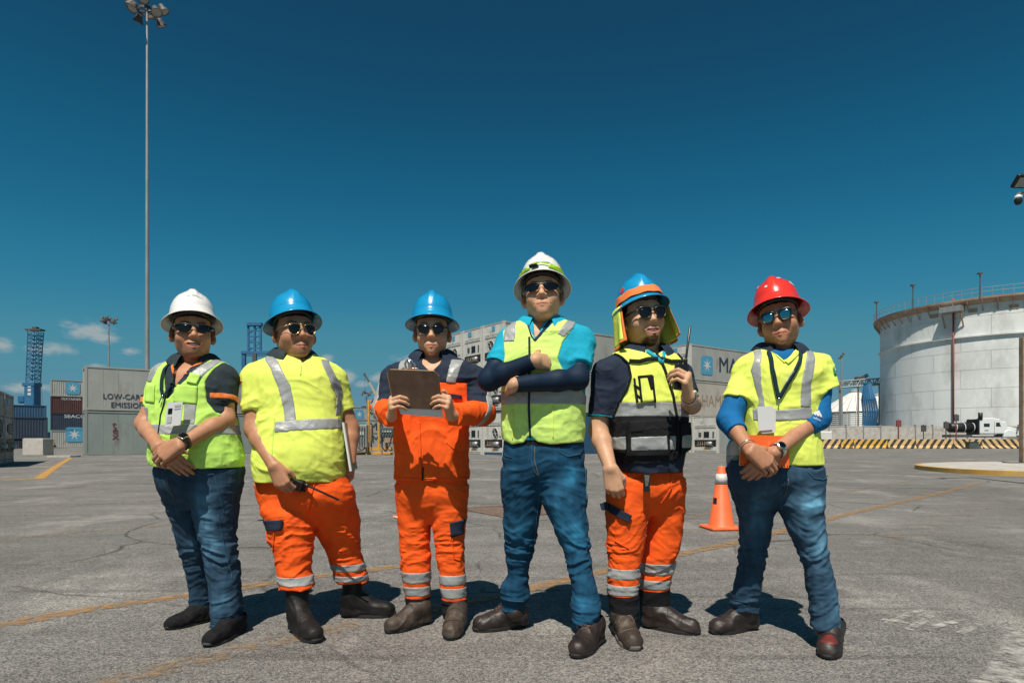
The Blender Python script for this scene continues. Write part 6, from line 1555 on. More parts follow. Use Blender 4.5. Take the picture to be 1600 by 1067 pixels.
def person2():
    s = Person('stout man in a blue helmet and plain yellow polo, radio lowered in one hand', 3.2, 470, 980, C_['skin_a'])
    c = s.P(459, 521); neck = s.P(460, 562, .03); sc_ = 1.12
    head_build(s, c, sc_, 37, 6, -3, fat=.010, neck_to=neck, neck_r=.066, mous=.3, beard=.25)
    rows = [(549, 436, 484, .05, .06, .03), (557, 420, 503, .08, .09, .02), (567, 406, 514, .105, .11, .01), (585, 399, 523, .13, .125), (612, 399, 528, .145, .13), (645, 401, 531, .155, .13), (680, 402, 537, .185, .135), (705, 400, 540, .20, .135), (732, 400, 540, .195, .135), (750, 402, 537, .18, .13)]
    L = [(760, 404, 470), (780, 407, 476), (800, 411, 486), (820, 418, 488), (850, 426, 487), (870, 431, 486), (895, 435, 486), (916, 439, 491)]
    Rr = [(760, 466, 549), (780, 470, 554), (800, 476, 558), (821, 488, 561), (850, 507, 561), (870, 515, 564), (890, 521, 571), (906, 526, 576)]
    yL, yR = (-.02, -.08), (.03, .16)
    shL, shR = s.P(400, 592, -.05), s.P(522, 592, .07); elL, elR = s.P(399, 670, -.09), s.P(547, 668, .10); wrL, wrR = s.P(429, 728, -.20), s.P(547, 722, .04)
    hl = hand_prims(wrL, (.42, -.1, -.9), (-.25, -1, 0), 1, (42, 62, 40), 1.05, thumb=[(.05,.046,-.02),(.075,.046,-.035),(.098,.036,-.045)]); hr = hand_prims(wrR, (-.15, .0, -1), (.8, -.5, 0), -1, (60, 75, 45), 1.0)
    arm(s, shL, elL, wrL, [.056, .053, .050, .031], hl); arm(s, shR, elR, wrR, [.050, .046, .044, .030], hr)
    core_body(s, rows, L, Rr, yL, yR); s.bodyfinish()
    g = torso_grid(s, rows, [([(shL, shL.lerp(elL, .8), .072, .068), (shL, s.P(440, 580, .0), .068, .055)], [(shL.lerp(elL, .64), elL-shL+Vector((.05,0,0)))]), ([(shR, shR.lerp(elR, .8), .064, .058), (shR, s.P(490, 580, .03), .060, .055)], [(shR.lerp(elR, .66), elR-shR)])], yaw=.22, relief=lambda P: folds(P, (6, 6, 9), 0.0074, 31, 1.6)+folds(P, (19, 19, 27), .0036, 31, 1.5))
    vee = region(s, [(456, 540), (494, 540), (487, 562), (482, 572), (476, 562)], True, s.Y0)
    q = g.clone(); q.cut(lambda X, Y, Z: np.maximum(-vee(X, Y, Z), s.Z(751)-Z)); so = s.part(q, 'polo_shirt', C_['lime'], g, -.006)
    for pts in ([(412,553),(425,550),(449,570),(470,606),(481,660),(464,661),(459,634),(451,608),(438,580)], [(503,562),(512,562),(531,597),(536,620),(534,640),(528,655),(528,620),(519,593)], [(450,660),(480,657),(534,654),(536,670),(480,674),(450,677)]):
        patch(s, g, pts, .002, 'reflective_stripe', C_['silver'], so)
    s.bv = bvh_of(s, [so]); bv = s.bv
    strip(s, bv, [(482, 574), (483, 590)], .004, 'placket_seam', C_['lime_green'], .002, so); text_on(s, bv, 'APM TERMINALS', 376, 603, .0078, C_['slate'], so, -2); flat_on(s, bv, [(380,598.5),(386,596.5),(393,598.5),(393,600)], 'logo_swoosh', C_['orange_trim'], .003, so, n=3)
    strip(s, bv, [(449, 655), (449, 700), (449, 748)], .003, 'side_seam', C_['lime_green'], .001, so)
    collar(s, A3(s.P(459, 558, .03)), .070, 24, .036, .038, C_['slate'], yaw=22, pts=.024)
    legs_build(s, L, Rr, [(742, 403, 541), (757, 403, 546), (772, 406, 550), (786, 412, 548), (800, 422, 538), (815, 440, 520)], C_['orange'], yL=yL, yR=yR, seedk=31, hem_amp=.0085, amp=.0085,
               stripes=[(897, 911, 'L'), (878, 889, 'R'), (895, 905, 'R')])
    lo = [o for o in s.root.children if o.name.startswith('trousers')][-1]; bv2 = bvh_of(s, [lo])
    flat_on(s, bv2, [(415,809),(461,805.5),(458.5,821),(415,823)], 'pocket_flap', C_['navy'], .010, lo, .004)
    strip(s, bv2, [(428, 826), (432, 850), (442, 852), (447, 824)], .004, 'pocket_seam', C_['orange'], .003, lo, .004); strip(s, bv2, [(505, 752), (500, 775), (492, 800)], .004, 'fly_seam', C_['orange'], .003, lo, .004)
    foot(s, G(460, 984), G(494, 1004), 'rubber', C_['boot_black'], C_['sole_black'], 1.0, s.P(464, 905, -.08), .060)
    foot(s, G(535, 963), G(622, 962), 'rubber', C_['boot_black'], C_['sole_black'], 1.0, s.P(552, 893, .16), .060)
    helmet(s, C_['h_blue'], 1/sc_*1.03, 7, 0); sunglasses(s, 'aviator', C_['lens'], C_['gold'])
    # held things stay top level
    q = s.P(458, 753, -.165); radio(q, (.92, -.1, -.40), (-.3, -.9, -.3), 'walkie talkie held low by the stout man, antenna pointing down right', .185)
    A = [s.P(536, 660, -.03), s.P(545, 662, .14), s.P(557, 732, .14), s.P(548, 736, -.05)]
    f = quad_slab(A, .012, C_['green_folder'], 'folder'); f.data.transform(Matrix.Translation(-A[0])); f.location = A[0]; tag(f, 'green folder pressed against the hip under the stout man\'s arm', 'folder')
    e = MB(); e.bar(Vector((0,0,0)), A[3]-A[0], .0065, 6); e.build('metal_edge', C_['card'], f)
    return s
def person3():
    s = Person('young man in a blue helmet and orange work suit holding up a brown clipboard', 3.2, 675, 980, C_['skin_b'])
    c = s.P(675.5, 520); neck = s.P(676, 558, .03); sc_ = 1.03
    head_build(s, c, sc_, 4, 1, 0, fat=.002, neck_to=neck, neck_r=.060)
    rows = [(552, 656, 698, .05, .06, .03), (561, 634, 720, .075, .085, .02), (571, 618, 737, .10, .10, .01), (590, 612, 743, .115, .11), (620, 614, 738, .125, .115), (660, 617, 733, .125, .115), (700, 618, 731, .13, .115), (735, 617, 732, .13, .12), (749, 617, 732, .13, .12)]
    L = [(760, 620, 678), (780, 620, 677), (800, 621, 675), (830, 624, 672), (860, 626, 671), (885, 627, 672), (905, 630, 672), (930, 634, 671), (958, 637, 671)]
    Rr = [(760, 672, 730), (780, 673, 729), (800, 674, 729), (830, 677, 727), (860, 682, 725), (885, 686, 725), (905, 688, 726), (933, 691, 727), (963, 694, 725)]
    yL, yR = (.02, .04), (.0, .0)
    shL, shR = s.P(614, 592, .01), s.P(743, 592, .01); elL, elR = s.P(600, 640, -.03), s.P(754, 644, -.04); wrL, wrR = s.P(612, 650, -.27), s.P(706, 649, -.27)
    hl = hand_prims(wrL, (.10, -.62, .55), (-.95, -.25, .1), 1, (62, 48, 25), 1.0); hr = hand_prims(wrR, (-.10, -.62, .55), (.95, -.25, .1), -1, (62, 48, 25), 1.0)
    arm(s, shL, elL, wrL, [.044, .040, .037, .028], hl); arm(s, shR, elR, wrR, [.044, .040, .037, .028], hr)
    core_body(s, rows, L, Rr, yL, yR); s.bodyfinish()
    wl, wr = elL.lerp(wrL, .93), elR.lerp(wrR, .93)
    g = torso_grid(s, rows, [([(shL, elL, .064, .056), (elL, wl, .058, .050), (shL, s.P(640, 582, .02), .062, .05)], [(wl, wrL-elL)]), ([(shR, elR, .064, .060), (elR, wr, .060, .050), (shR, s.P(712, 582, .02), .062, .05)], [(wr, wrR-elR)])], h=.0044, relief=lambda P: folds(P, (8, 8, 10), 0.0101, 41, 1.6)+folds(P, (19, 19, 27), .0036, 41, 1.5), k=.03)
    vee = region(s, [(656, 540), (698, 540), (690, 572), (678, 586), (664, 572)], True, s.Y0)
    zc = s.Z(601); xL, xR = s.X(619), s.X(737)
    # navy yoke and upper arms, orange below
    def yoke(X, Y, Z):
        return np.maximum(zc-.0-Z+.0*Y, 0*X-1) if False else zc-Z+0*X+0*Y
    def armtop(X, Y, Z):                             # upper arm outside the trunk stays navy down to the elbow
        ml = np.maximum(X-s.X(619), s.Z(634)+.35*(-(Y-s.Y0)-.03)-Z); mr = np.maximum(s.X(731)-X, s.Z(638)+.35*(-(Y-s.Y0)-.03)-Z); return np.minimum(ml, mr)
    up_ = lambda X, Y, Z: np.minimum(yoke(X, Y, Z), armtop(X, Y, Z))
    a = g.clone(g.D-.001); a.cut(lambda X, Y, Z: np.maximum(up_(X, Y, Z), -vee(X, Y, Z))); so = s.part(a, 'jacket_yoke', C_['navy'], g, -.006)
    b = g.clone(); b.cut(lambda X, Y, Z: np.maximum(-up_(X, Y, Z)-.002, s.Z(749)-Z)); jo = s.part(b, 'work_jacket', C_['orange'], g, -.006)
    for pts in ([(707,563),(726,563),(715,602),(700,601)], [(626,563),(643,557),(641,602),(626,602)]): patch(s, g, pts, .003, 'reflective_stripe', C_['silver'], so, sub=[lambda X, Y, Z: -vee(X, Y, Z)])
    for el, sg in ((elL, 1), (elR, -1)):             # tape round the elbows
        q = g.clone(g.D-.003); d = Vector((sg*.45, -.55, .35)).normalized(); xm = s.X(612 if sg == 1 else 744); q.cut(lambda X, Y, Z: np.maximum(np.abs((X-el.x)*d.x+(Y-el.y)*d.y+(Z-el.z)*d.z-.028)-.017, (X-xm)*sg)); s.part(q, 'reflective_stripe', C_['silver'], g, -.003, parent=so)
    s.bv = bvh_of(s, [so, jo]); bv = s.bv
    strip(s, bv, [(660, 660), (662, 700), (663, 745)], .014, 'front_placket', C_['orange'], .004, jo, .003)
    strip(s, bv, [(667, 728), (666, 748)], .007, 'open_hem', C_['black_cloth'], .004, jo)
    flat_on(s, bv, [(691,616),(724,620),(724,626),(691,622)], 'pocket_flap', C_['navy'], .006, jo, .003); strip(s, bv, [(619, 744), (650, 745), (731, 745)], .003, 'hem_seam', C_['orange'], .002, jo)
    strip(s, bv, [(701,690),(716,704),(726,708)], .004, 'pocket_seam', C_['orange'], .003, jo)
    collar(s, A3(s.P(677, 561, .03)), .068, 30, .042, .034, C_['navy'], yaw=2, pts=.026)
    t = MB(); nk = s.P(677, 566, .02)
    t.sweep([(nk.x+.066*math.sin(R(a_))-s.base.x, nk.y-.066*math.cos(R(a_))-s.base.y, nk.z-.012+.034*abs(math.sin(R(a_/2)))**1.2) for a_ in range(-100, 101, 10)], .0028).build('undershirt_neckband', C_['maroon'] if 'maroon' in C_ else C_['black_cloth'], s.root, smooth=True)
    lg = legs_build(s, L, Rr, [(744, 621, 729), (757, 620, 730), (770, 621, 730), (784, 624, 727), (800, 632, 718), (814, 645, 702)], C_['orange'], yL=yL, yR=yR, seedk=43, amp=.0085, hem_amp=.0085,
               stripes=[(890, 907, 'L'), (912, 927, 'L'), (895, 911, 'R'), (915, 931, 'R')], cuffs=[(930, 950, 'L', C_['black_cloth']), (934, 955, 'R', C_['black_cloth'])])
    lo = [o for o in s.root.children if o.name.startswith('trousers')][-1]; bv2 = bvh_of(s, [lo])
    flat_on(s, bv2, [(705.4,813),(728,809),(728,831),(707,835.5)], 'pocket_flap', C_['navy'], .008, lo, .004); strip(s, bv2, [(709, 838), (711, 868), (722, 872)], .004, 'pocket_seam', C_['orange'], .003, lo, .004)
    p = s.P(621, 808, -.02); o = MB().sweep([p-s.base+Vector((-.022,-.0,.004)), p-s.base+Vector((-.004,-.0,.0)), p-s.base+Vector((.02,.0,-.006))], [.006, .007, .007], 8).build('pocket_torch', mat('pale_orange_plastic', (.8,.3,.2), .4), s.root, smooth=True)
    foot(s, G(669, 972), G(611, 988), 'boot', C_['boot_brown'], C_['sole_black'], .95, s.P(655, 940, .05), .040)
    foot(s, G(717, 975), G(706, 996), 'boot', C_['boot_brown'], C_['sole_black'], .98, s.P(710, 944, .0), .040)
    helmet(s, C_['h_blue'], 1/sc_*1.0, 3, 0); sunglasses(s, 'soft', C_['lens'], C_['plastic_black'])
    B = [s.P(604, 577, -.375), s.P(685, 580, -.375), s.P(692, 640, -.315), s.P(616, 637, -.315)]
    t = quad_slab(B, .004, C_['board'], 'clipboard', rnd=.022); t.data.transform(Matrix.Translation(-B[3])); t.location = B[3]; tag(t, 'brown hardboard clipboard seen from behind, held up by the young man', 'clipboard')
    n = (B[1]-B[0]).cross(B[3]-B[0]).normalized(); n = n if n.y > 0 else -n
    pp = [B[0].lerp(B[3], .12)+n*.006, B[1].lerp(B[2], .12)+n*.006, B[2]+(B[2]-B[1])*.22+n*.006+(B[3]-B[2])*.02, B[3]+(B[3]-B[0])*.17+n*.006+(B[2]-B[3])*.10]; pa = quad_slab([p-B[3] for p in pp], .002, C_['paper'], 'papers', t)
    cc = B[0].lerp(B[1], .46); upv = (B[0]-B[3]).normalized(); rv = (B[1]-B[0]).normalized(); k = MB(); K = lambda a, b_, z: cc+rv*a+upv*b_+n*z-B[3]
    k.sweep([K(-.045,-.005,.008), K(-.03,.006,.010), K(.03,.006,.010), K(.045,-.005,.008)], .0045, 8).sweep([K(-.018,.004,.010), K(-.022,.024,.014), K(-.010,.042,.014), K(.010,.042,.014), K(.022,.024,.014), K(.018,.004,.010)], .005, 8).sweep([K(0,.004,.010), K(0,.042,.014)], .010, 8)
    k.build('clip', C_['steel'], t, smooth=True)
    b2 = MB(); b2.sweep([p-B[3] for p in (B[3].lerp(B[0], .1), B[0].lerp(B[3], .1), B[0].lerp(B[1], .08), B[1].lerp(B[0], .08), B[1].lerp(B[2], .12))], .0026, 6).build('board_edge', C_['board_edge'], t)
    return s
def person4():
    s = Person('tall man in a white helmet and turquoise polo with crossed arms and jeans', 3.0, 850, 1005, C_['skin_b'])
    c = s.P(848, 464); neck = s.P(848, 512, .035)
    head_build(s, c, 1.06, -6, 12, -3, fat=.007, neck_to=neck, neck_r=.064, mous=.35)
    L = [(735, 784, 842), (760, 783, 846), (780, 786, 845), (830, 788, 838), (850, 791, 834), (875, 792, 829), (900, 793, 825), (915, 782, 825), (930, 783, 827), (948, 786, 820)]
    Rr = [(735, 848, 915), (760, 846, 915), (780, 848, 916), (820, 864, 918), (850, 878, 921), (900, 891, 928), (930, 896, 935), (950, 893, 937), (968, 897, 935)]
    rows = [(497, 826, 872, .05, .06, .03), (505, 806, 898, .075, .085, .02), (514, 792, 914, .095, .10, .015), (530, 787, 920, .11, .115, .01), (560, 786, 918, .13, .12), (600, 785, 914, .135, .12), (640, 785, 912, .135, .115), (672, 785, 911, .135, .115), (694, 787, 910, .13, .115)]
    shL, shR = s.P(797, 533, .01), s.P(908, 535, .01); elL, elR = s.P(764, 594, -.10), s.P(903, 592, -.11); wrL, wrR = s.P(836, 563, -.20), s.P(803, 601, -.225)
    hl = hand_prims(wrL, (1, 1.05, .02), (.2, -1, .25), 1, (12, 18, 10), 1.0); hr = hand_prims(wrR, (-.28, 1, .0), (-.5, -.7, .3), -1, (15, 25, 15), 1.0)
    for ch, hd in (((shL, elL, wrL), hl), ((shR, elR, wrR), hr)):
        mid = ch[1].lerp(ch[2], .3); V, Fc, t = limb(s, [ch[0], ch[1], mid, ch[2]], [.048, .040, .040, .029], hd); s.bodyadd(V, Fc, t)
    core_body(s, rows, L, Rr, (0, .14), (0, -.12))
    s.bodyfinish()
    # polo shirt under the vest, short sleeves
    dL = (elL-shL).normalized(); dR = (elR-shR).normalized(); cL = s.P(767, 566, -.06); cR = s.P(897, 566, -.09)
    g = torso_grid(s, rows, [([(shL, shL.lerp(elL, .62), .066, .060), (shL, s.P(822, 522, .02), .062, .055)], [(cL, dL)]), ([(shR, shR.lerp(elR, .62), .066, .062), (shR, s.P(880, 522, .02), .062, .055)], [(cR, dR)])], relief=lambda P: folds(P, (7, 7, 8), 0.0061, 2, 1.5)+folds(P, (19, 19, 27), .0036, 2, 1.5))
    vee = region(s, [(832, 480), (862, 480), (838, 532), (834, 530)], True, s.Y0)
    shirt = g.clone(); shirt.cut(lambda X, Y, Z: np.maximum(-vee(X, Y, Z), s.Z(688)-Z)); so = s.part(shirt, 'polo_shirt', C_['teal'], g, -.006)
    # vest
    v = g.clone(g.D-.006)
    out = [(804, 500), (786, 520), (789, 560), (783, 610), (783, 685), (800, 694), (818, 691), (824, 682), (829, 682), (838, 690), (858, 694), (913, 690), (915, 620), (880, 590), (868, 566), (876, 540), (893, 517), (903, 497), (880, 488), (858, 500), (836, 538), (822, 510), (822, 495)]
    q = v.clone(); q.cut(lambda X, Y, Z: np.maximum(region(s, out, False)(X, Y, Z), -region(s, [(822, 485), (884, 485), (836, 538)], True, s.Y0)(X, Y, Z)))
    vo = s.part(q, 'safety_vest', C_['lime_p'], v, -.006)
    vr = region(s, out, False); 
    band(s, v, 613, 634, .002, 'reflective_stripe', C_['silver'], vo, sub=[vr])
    for pts in ([(789,511),(807,499),(804,538),(787,538)], [(889,497),(908,497),(893,517),(878,533),(868,527)], [(872,598),(886,598),(886,614),(872,614)]):
        patch(s, v, pts, .002, 'reflective_stripe', C_['silver'], vo, sub=[vr])
    s.bv = bvh_of(s, [so, vo])
    strip(s, s.bv, [(826, 532), (826, 600), (825, 640), (827, 684)], .010, 'zipper', C_['navy'], parent=vo)
    strip(s, s.bv, [(858, 505), (846, 524), (834, 538)], .012, 'piping', C_['navy'], parent=vo); strip(s, s.bv, [(824, 512), (829, 530), (834, 538)], .006, 'piping', C_['navy'], parent=vo)
    strip(s, s.bv, [(861, 636), (861, 684)], .004, 'seam', C_['lime'], parent=vo); strip(s, s.bv, [(801, 640), (801, 686)], .004, 'seam', C_['lime'], parent=vo)
    text_on(s, s.bv, 'APM TERMINALS', 849, 525, .0078, C_['navy'], vo, 4, sx=1.1)
    collar(s, A3(s.P(847, 506, .035)), .070, 26, .030, .034, C_['teal'], yaw=-4, pts=.022)
    # arm sleeves
    for ch in ((elL, wrL), (elR, wrR)):
        a, b = ch; mid = a.lerp(b, .32); sh = shL if ch[0] is elL else shR; up = a.lerp(sh, .75); gg = Grid(np.min([A3(a), A3(b), A3(up)], 0)-.09, np.max([A3(a), A3(b), A3(up)], 0)+.09, .004)
        gg.add(cone(up, a, .051, .046)).add(cone(a, mid, .046, .046), .03).add(cone(mid, b, .046, .034), .02); d = (b-a).normalized(); e = b-d*.008
        gg.cut(lambda X, Y, Z: (X-e.x)*d.x+(Y-e.y)*d.y+(Z-e.z)*d.z); gg.warp(lambda P: folds(P, (12, 12, 12), .0018, 6)); s.part(gg, 'arm_sleeve', C_['navy_sleeve'], gg.clone(), -.006)
    # jeans and boots
    legs_build(s, L, Rr, [(682, 788, 911), (700, 786, 912), (722, 786, 913), (742, 790, 909), (760, 800, 896), (778, 815, 878)], C_['jeans'], yL=(0, .14), yR=(0, -.12), fade=fade_fn(s, [(890, 740, 12, 14, .9), (895, 825, 16, 22, 1.0), (812, 830, 18, 22, .5), (868, 790, 14, 40, .35), (905, 930, 10, 20, .4)]), hem_amp=.012)
    jeans_details(s, [(786,705),(790,712),(800,714)], [(868,694),(872,706),(884,712),(905,708)], [(829,698),(829,720),(833,734),(840,742)], [[(913,720),(914,780)], [(843,762),(838,820),(832,880)], [(786,942),(820,944)], [(898,962),(935,962)]])
    belt = torso_grid(s, [(676, 792, 906, .125, .11), (684, 791, 907, .125, .11), (696, 791, 908, .125, .11)], []); s.part(belt, 'waistband_shirt', C_['black_cloth'])
    foot(s, G(822, 977), G(752, 985), 'laced', C_['boot_dark'], C_['sole_black'], 1.0, s.P(805, 955, .12), .048)
    foot(s, G(934, 1001), G(905, 1024), 'laced', C_['boot_dark'], C_['sole_black'], 1.02, s.P(917, 972, -.10), .048)
    ho = helmet(s, C_['h_white'], 1/1.06, 3, 0); hl_ = Matrix.Translation(-s.base) @ s.HAT
    arc = lambda a0, a1, z, k=1.0, n=14: [(.108*k*math.sin(R(a0+(a1-a0)*i/n)), -.137*k*math.cos(R(a0+(a1-a0)*i/n)), z+.004*math.sin(math.pi*i/n)) for i in range(n+1)]
    lm = mat('lime_rubber', (.42,.75,.03), .45)
    gg = MB().sweep(arc(-84, -28, .010), [.004+.003*math.sin(i*.9)**2 for i in range(15)], 8).sweep(arc(20, 68, .008), [.006+.005*math.sin(i*.23)**2 for i in range(15)], 8).sweep(arc(-28, 20, .022, .99), .004, 8).build('spare_goggles', lm, s.root, smooth=True, xf=hl_)
    MB().sweep(arc(-80, -36, .018), .0028, 6).sweep(arc(-30, 24, .026, .995), .0022, 6).sweep(arc(24, 60, .017, 1.02), .0018, 6).build('black_trim', C_['plastic_black'], gg, xf=hl_)
    MB().lathe([(0, -.006), (.010, -.005), (.017, .0), (.010, .006), (0, .007)], 16, (-.022, -.134, .012), 'y').build('goggle_lens', C_['lens'], gg, smooth=True, xf=hl_ @ Matrix.Diagonal((1.35, 1, .8, 1)))
    hat_sticker(s, ho, 78, .065, .016, C_['red_spot'], 12)
    sunglasses(s, 'wrap', C_['lens'], C_['plastic_black'])
    return s
def person5():
    s = Person('bearded man in a blue helmet with neck flap, vest over navy polo, raising a radio', 3.08, 1005, 1000, C_['skin_b'])
    c = s.P(1003, 498); neck = s.P(1010, 550, .03); sc_ = 1.12
    head_build(s, c, sc_, 12, 5, -5, fat=.005, smile=1, beard=1.0, neck_to=neck, neck_r=.062, mous=.6, long=.006)
    rows = [(541, 988, 1034, .05, .06, .03), (550, 964, 1050, .08, .085, .02), (560, 948, 1060, .105, .10, .01), (580, 941, 1066, .13, .115), (610, 944, 1068, .145, .12), (650, 952, 1069, .155, .12), (690, 955, 1071, .165, .12), (715, 958, 1066, .16, .12), (736, 962, 1063, .15, .12)]
    L = [(750, 951, 1016), (770, 948, 1015), (790, 947, 1012), (820, 948, 1009), (850, 949, 1004), (885, 951, 998), (905, 950, 997), (927, 951, 996), (950, 953, 996), (980, 956, 996)]
    Rr = [(750, 1006, 1068), (770, 1008, 1069), (790, 1012, 1069), (820, 1013, 1066), (850, 1008, 1062), (885, 1001, 1051), (905, 999, 1047), (925, 1000, 1045), (966, 1003, 1045)]
    yL, yR = (-.02, -.04), (.02, .12)
    shL, shR = s.P(946, 584, -.02), s.P(1062, 588, .03); elL, elR = s.P(935, 672, -.03), s.P(1080, 632, -.04); wrL, wrR = s.P(954, 732, -.165), s.P(1076, 620, -.26)
    hl = hand_prims(wrL, (.18, -.05, -1), (-.25, -1, 0), 1, (50, 78, 50), 1.08, thumb=[(.05,.044,-.018),(.078,.040,-.03),(.10,.026,-.04)]); hr = hand_prims(wrR, (-.18, -.45, .75), (.80, -.55, .1), -1, (58, 55, 30), 1.08)
    arm(s, shL, elL, wrL, [.052, .047, .046, .031], hl); arm(s, shR, elR, wrR, [.052, .047, .045, .030], hr)
    core_body(s, rows, L, Rr, yL, yR); s.bodyfinish()
    g = torso_grid(s, rows, [([(shL, shL.lerp(elL, .85), .066, .062), (shL, s.P(975, 575, .0), .062, .055)], [(shL.lerp(elL, .76), elL-shL+Vector((.02,0,0)))]), ([(shR, shR.lerp(elR, .8), .062, .060), (shR, s.P(1035, 575, .03), .062, .055)], [(shR.lerp(elR, .66), elR-shR)])], yaw=.12, relief=lambda P: folds(P, (7, 7, 10), 0.0074, 51, 1.5)+folds(P, (19, 19, 27), .0036, 51, 1.5))
    vee = region(s, [(990, 530), (1036, 530), (1032, 550), (1020, 562), (1004, 545)], True, s.Y0)
    a = g.clone(); a.cut(lambda X, Y, Z: np.maximum(-vee(X, Y, Z), s.Z(737)-Z)); so = s.part(a, 'polo_shirt', C_['navy'], g, -.006)
    d = (elL-shL).normalized(); e = shL.lerp(elL, .745); e2 = shL.lerp(elL, .765); q = g.clone(g.D-.002); xm = s.X(958); q.cut(lambda X, Y, Z: np.maximum(np.maximum(-((X-e.x)*d.x+(Y-e.y)*d.y+(Z-e.z)*d.z), (X-e2.x)*d.x+(Y-e2.y)*d.y+(Z-e2.z)*d.z), X-xm)); s.part(q, 'sleeve_edging', C_['teal'], g, -.004, parent=so)
    v = g.clone(g.D-.007)
    out = [(976, 538), (962, 543), (949, 550), (962, 558), (973, 572), (976, 592), (970, 612), (958, 634), (952, 652), (953, 712), (965, 722), (1000, 724), (1046, 717), (1075, 700), (1075, 640), (1068, 610), (1062, 590), (1066, 570), (1058, 552), (1044, 542)]
    rg = region(s, out, False); vn = region(s, [(974, 520), (1044, 520), (1040, 545), (1020, 558)], True, s.Y0); zt = s.Z(632)
    q = v.clone(); q.cut(lambda X, Y, Z: np.maximum(np.maximum(rg(X, Y, Z), -vn(X, Y, Z)), zt-Z)); vo = s.part(q, 'safety_vest', C_['lime'], v, -.006)
    q = v.clone(v.D-.0005); q.cut(lambda X, Y, Z: np.maximum(rg(X, Y, Z), Z-zt)); vb = s.part(q, 'vest_lower_panel', C_['black_cloth'], v, -.006, parent=vo)
    band(s, v, 631, 653, .002, 'reflective_stripe', C_['silver'], vo, sub=[rg])
    s.bv = bvh_of(s, [so, vo, vb]); bv = s.bv
    for pts, tt, nm in (([(957,662),(971,658),(969,708),(957,706)], .010, 'side_pocket'), ([(974,664),(1031,660),(1032,711),(970,712)], .013, 'cargo_pocket'), ([(974,660),(1033,656),(1033,671),(975,677)], .017, 'pocket_flap'), ([(1050,664),(1071,660),(1071,702),(1051,710)], .014, 'cargo_pocket')): patch(s, v, pts, tt, nm, C_['black_cloth'], vb, depth=-.004)
    for pts, tt in (([(954,683),(970,682),(970,703),(954,702)], .0125), ([(976,683),(1028,681),(1029,702),(975,704)], .0155), ([(1033,681),(1044,681),(1044,702),(1033,702)], .003), ([(1052,680),(1070,679),(1070,699),(1052,700)], .0165)): patch(s, v, pts, tt, 'reflective_stripe', C_['silver'], vb, depth=-.004)
    strip(s, bv, [(1019, 556), (1028, 580), (1040, 620), (1046, 655), (1047, 700), (1044, 718)], .012, 'zipper', C_['black_cloth'], .006, vo)
    strip(s, bv, [(975, 569), (990, 570), (1004, 566), (1023, 565), (1040, 569), (1061, 567)], .018, 'chest_strap', C_['black_cloth'], .010, vo)
    strip(s, bv, [(949, 550), (962, 558), (974, 572), (977, 592), (971, 612), (959, 634), (953, 652)], .009, 'piping', C_['black_cloth'], .006, vo); strip(s, bv, [(1053, 549), (1063, 562), (1068, 578)], .009, 'piping', C_['black_cloth'], .006, vo)
    flat_on(s, bv, [(981,592),(1008,592),(1010,630),(985,634)], 'chest_pocket', C_['lime'], .010, vo, .006)
    for pts in ([(981, 596), (985, 632)], [(988, 594), (991, 632)], [(1003, 592), (1008, 612)], [(1008, 592), (1011, 632)], [(981,606),(989,612)], [(983,620),(990,626)], [(986,594),(1008,592)]): strip(s, bv, pts, .010 if pts[0][0] != 1003 else .02, 'pocket_webbing', C_['black_cloth'], .016, vo)
    flat_on(s, bv, [(914,610),(921,607),(922,620),(914,623)], 'sleeve_badge', C_['card'], .004, so, .001, n=4); flat_on(s, bv, [(916,612),(919,611),(920,617),(916,618)], 'sleeve_badge_mark', C_['orange_trim'], .006, so, .001, n=3)
    collar(s, A3(s.P(1011, 550, .03)), .070, 24, .038, .036, C_['navy'], yaw=8, pts=.022); 
    for pts in ([(1004, 551), (1016, 562), (1024, 570)], [(1033, 547), (1030, 558), (1024, 572)]): strip(s, bv, pts, .014, 'placket', C_['teal'], .010, so)
    p0 = s.P(1009, 738, -.17); kt = [s.P(*q, -.165) for q in ((1005,738),(1016,739),(1015,768),(1005,768))]; o = quad_slab(kt, .006, C_['plastic_black'], 'belt_tag', s.root, s.base); quad_slab([kt[0].lerp(kt[2], .12)+Vector((0,-.005,0)), kt[1].lerp(kt[3], .12)+Vector((0,-.005,0)), kt[2].lerp(kt[0], .3)+Vector((0,-.005,0)), kt[3].lerp(kt[1], .3)+Vector((0,-.005,0))], .002, C_['sole_dusty'], 'tag_face', o, s.base)
    dr = (wrR-elR).normalized(); watch(s, elR.lerp(wrR, .93), dr, (.6, -.7, .5), .032, C_['steel'], mat('green_dial', (.25,.5,.1), .3))
    legs_build(s, L, Rr, [(728, 960, 1064), (742, 953, 1066), (758, 950, 1068), (774, 953, 1066), (790, 962, 1056), (804, 980, 1040)], C_['orange'], yL=yL, yR=yR, seedk=53, amp=.009, hem_amp=.005,
               stripes=[(885, 901, 'L'), (910, 926, 'L'), (876, 894, 'R'), (902, 917, 'R')], cuffs=[(927, 980, 'L', C_['black_cloth']), (917, 960, 'R', C_['black_cloth'])])
    lo = [o for o in s.root.children if o.name.startswith('trousers')][-1]; bv2 = bvh_of(s, [lo])
    flat_on(s, bv2, [(947,784),(979,800),(975,811),(948,797)], 'pocket_flap', C_['navy'], .014, lo, .006); fl = [s.P(*q, -.06) for q in ((937,787),(948,783),(950,797),(940,797))]; quad_slab(fl, .006, C_['navy'], 'pocket_flap_end', lo, s.base)
    strip(s, bv2, [(957, 800), (956, 840), (975, 850)], .004, 'pocket_seam', C_['orange'], .003, lo, .004); strip(s, bv2, [(1040, 735), (1040, 760), (1025, 785)], .004, 'fly_seam', C_['orange'], .003, lo, .004)
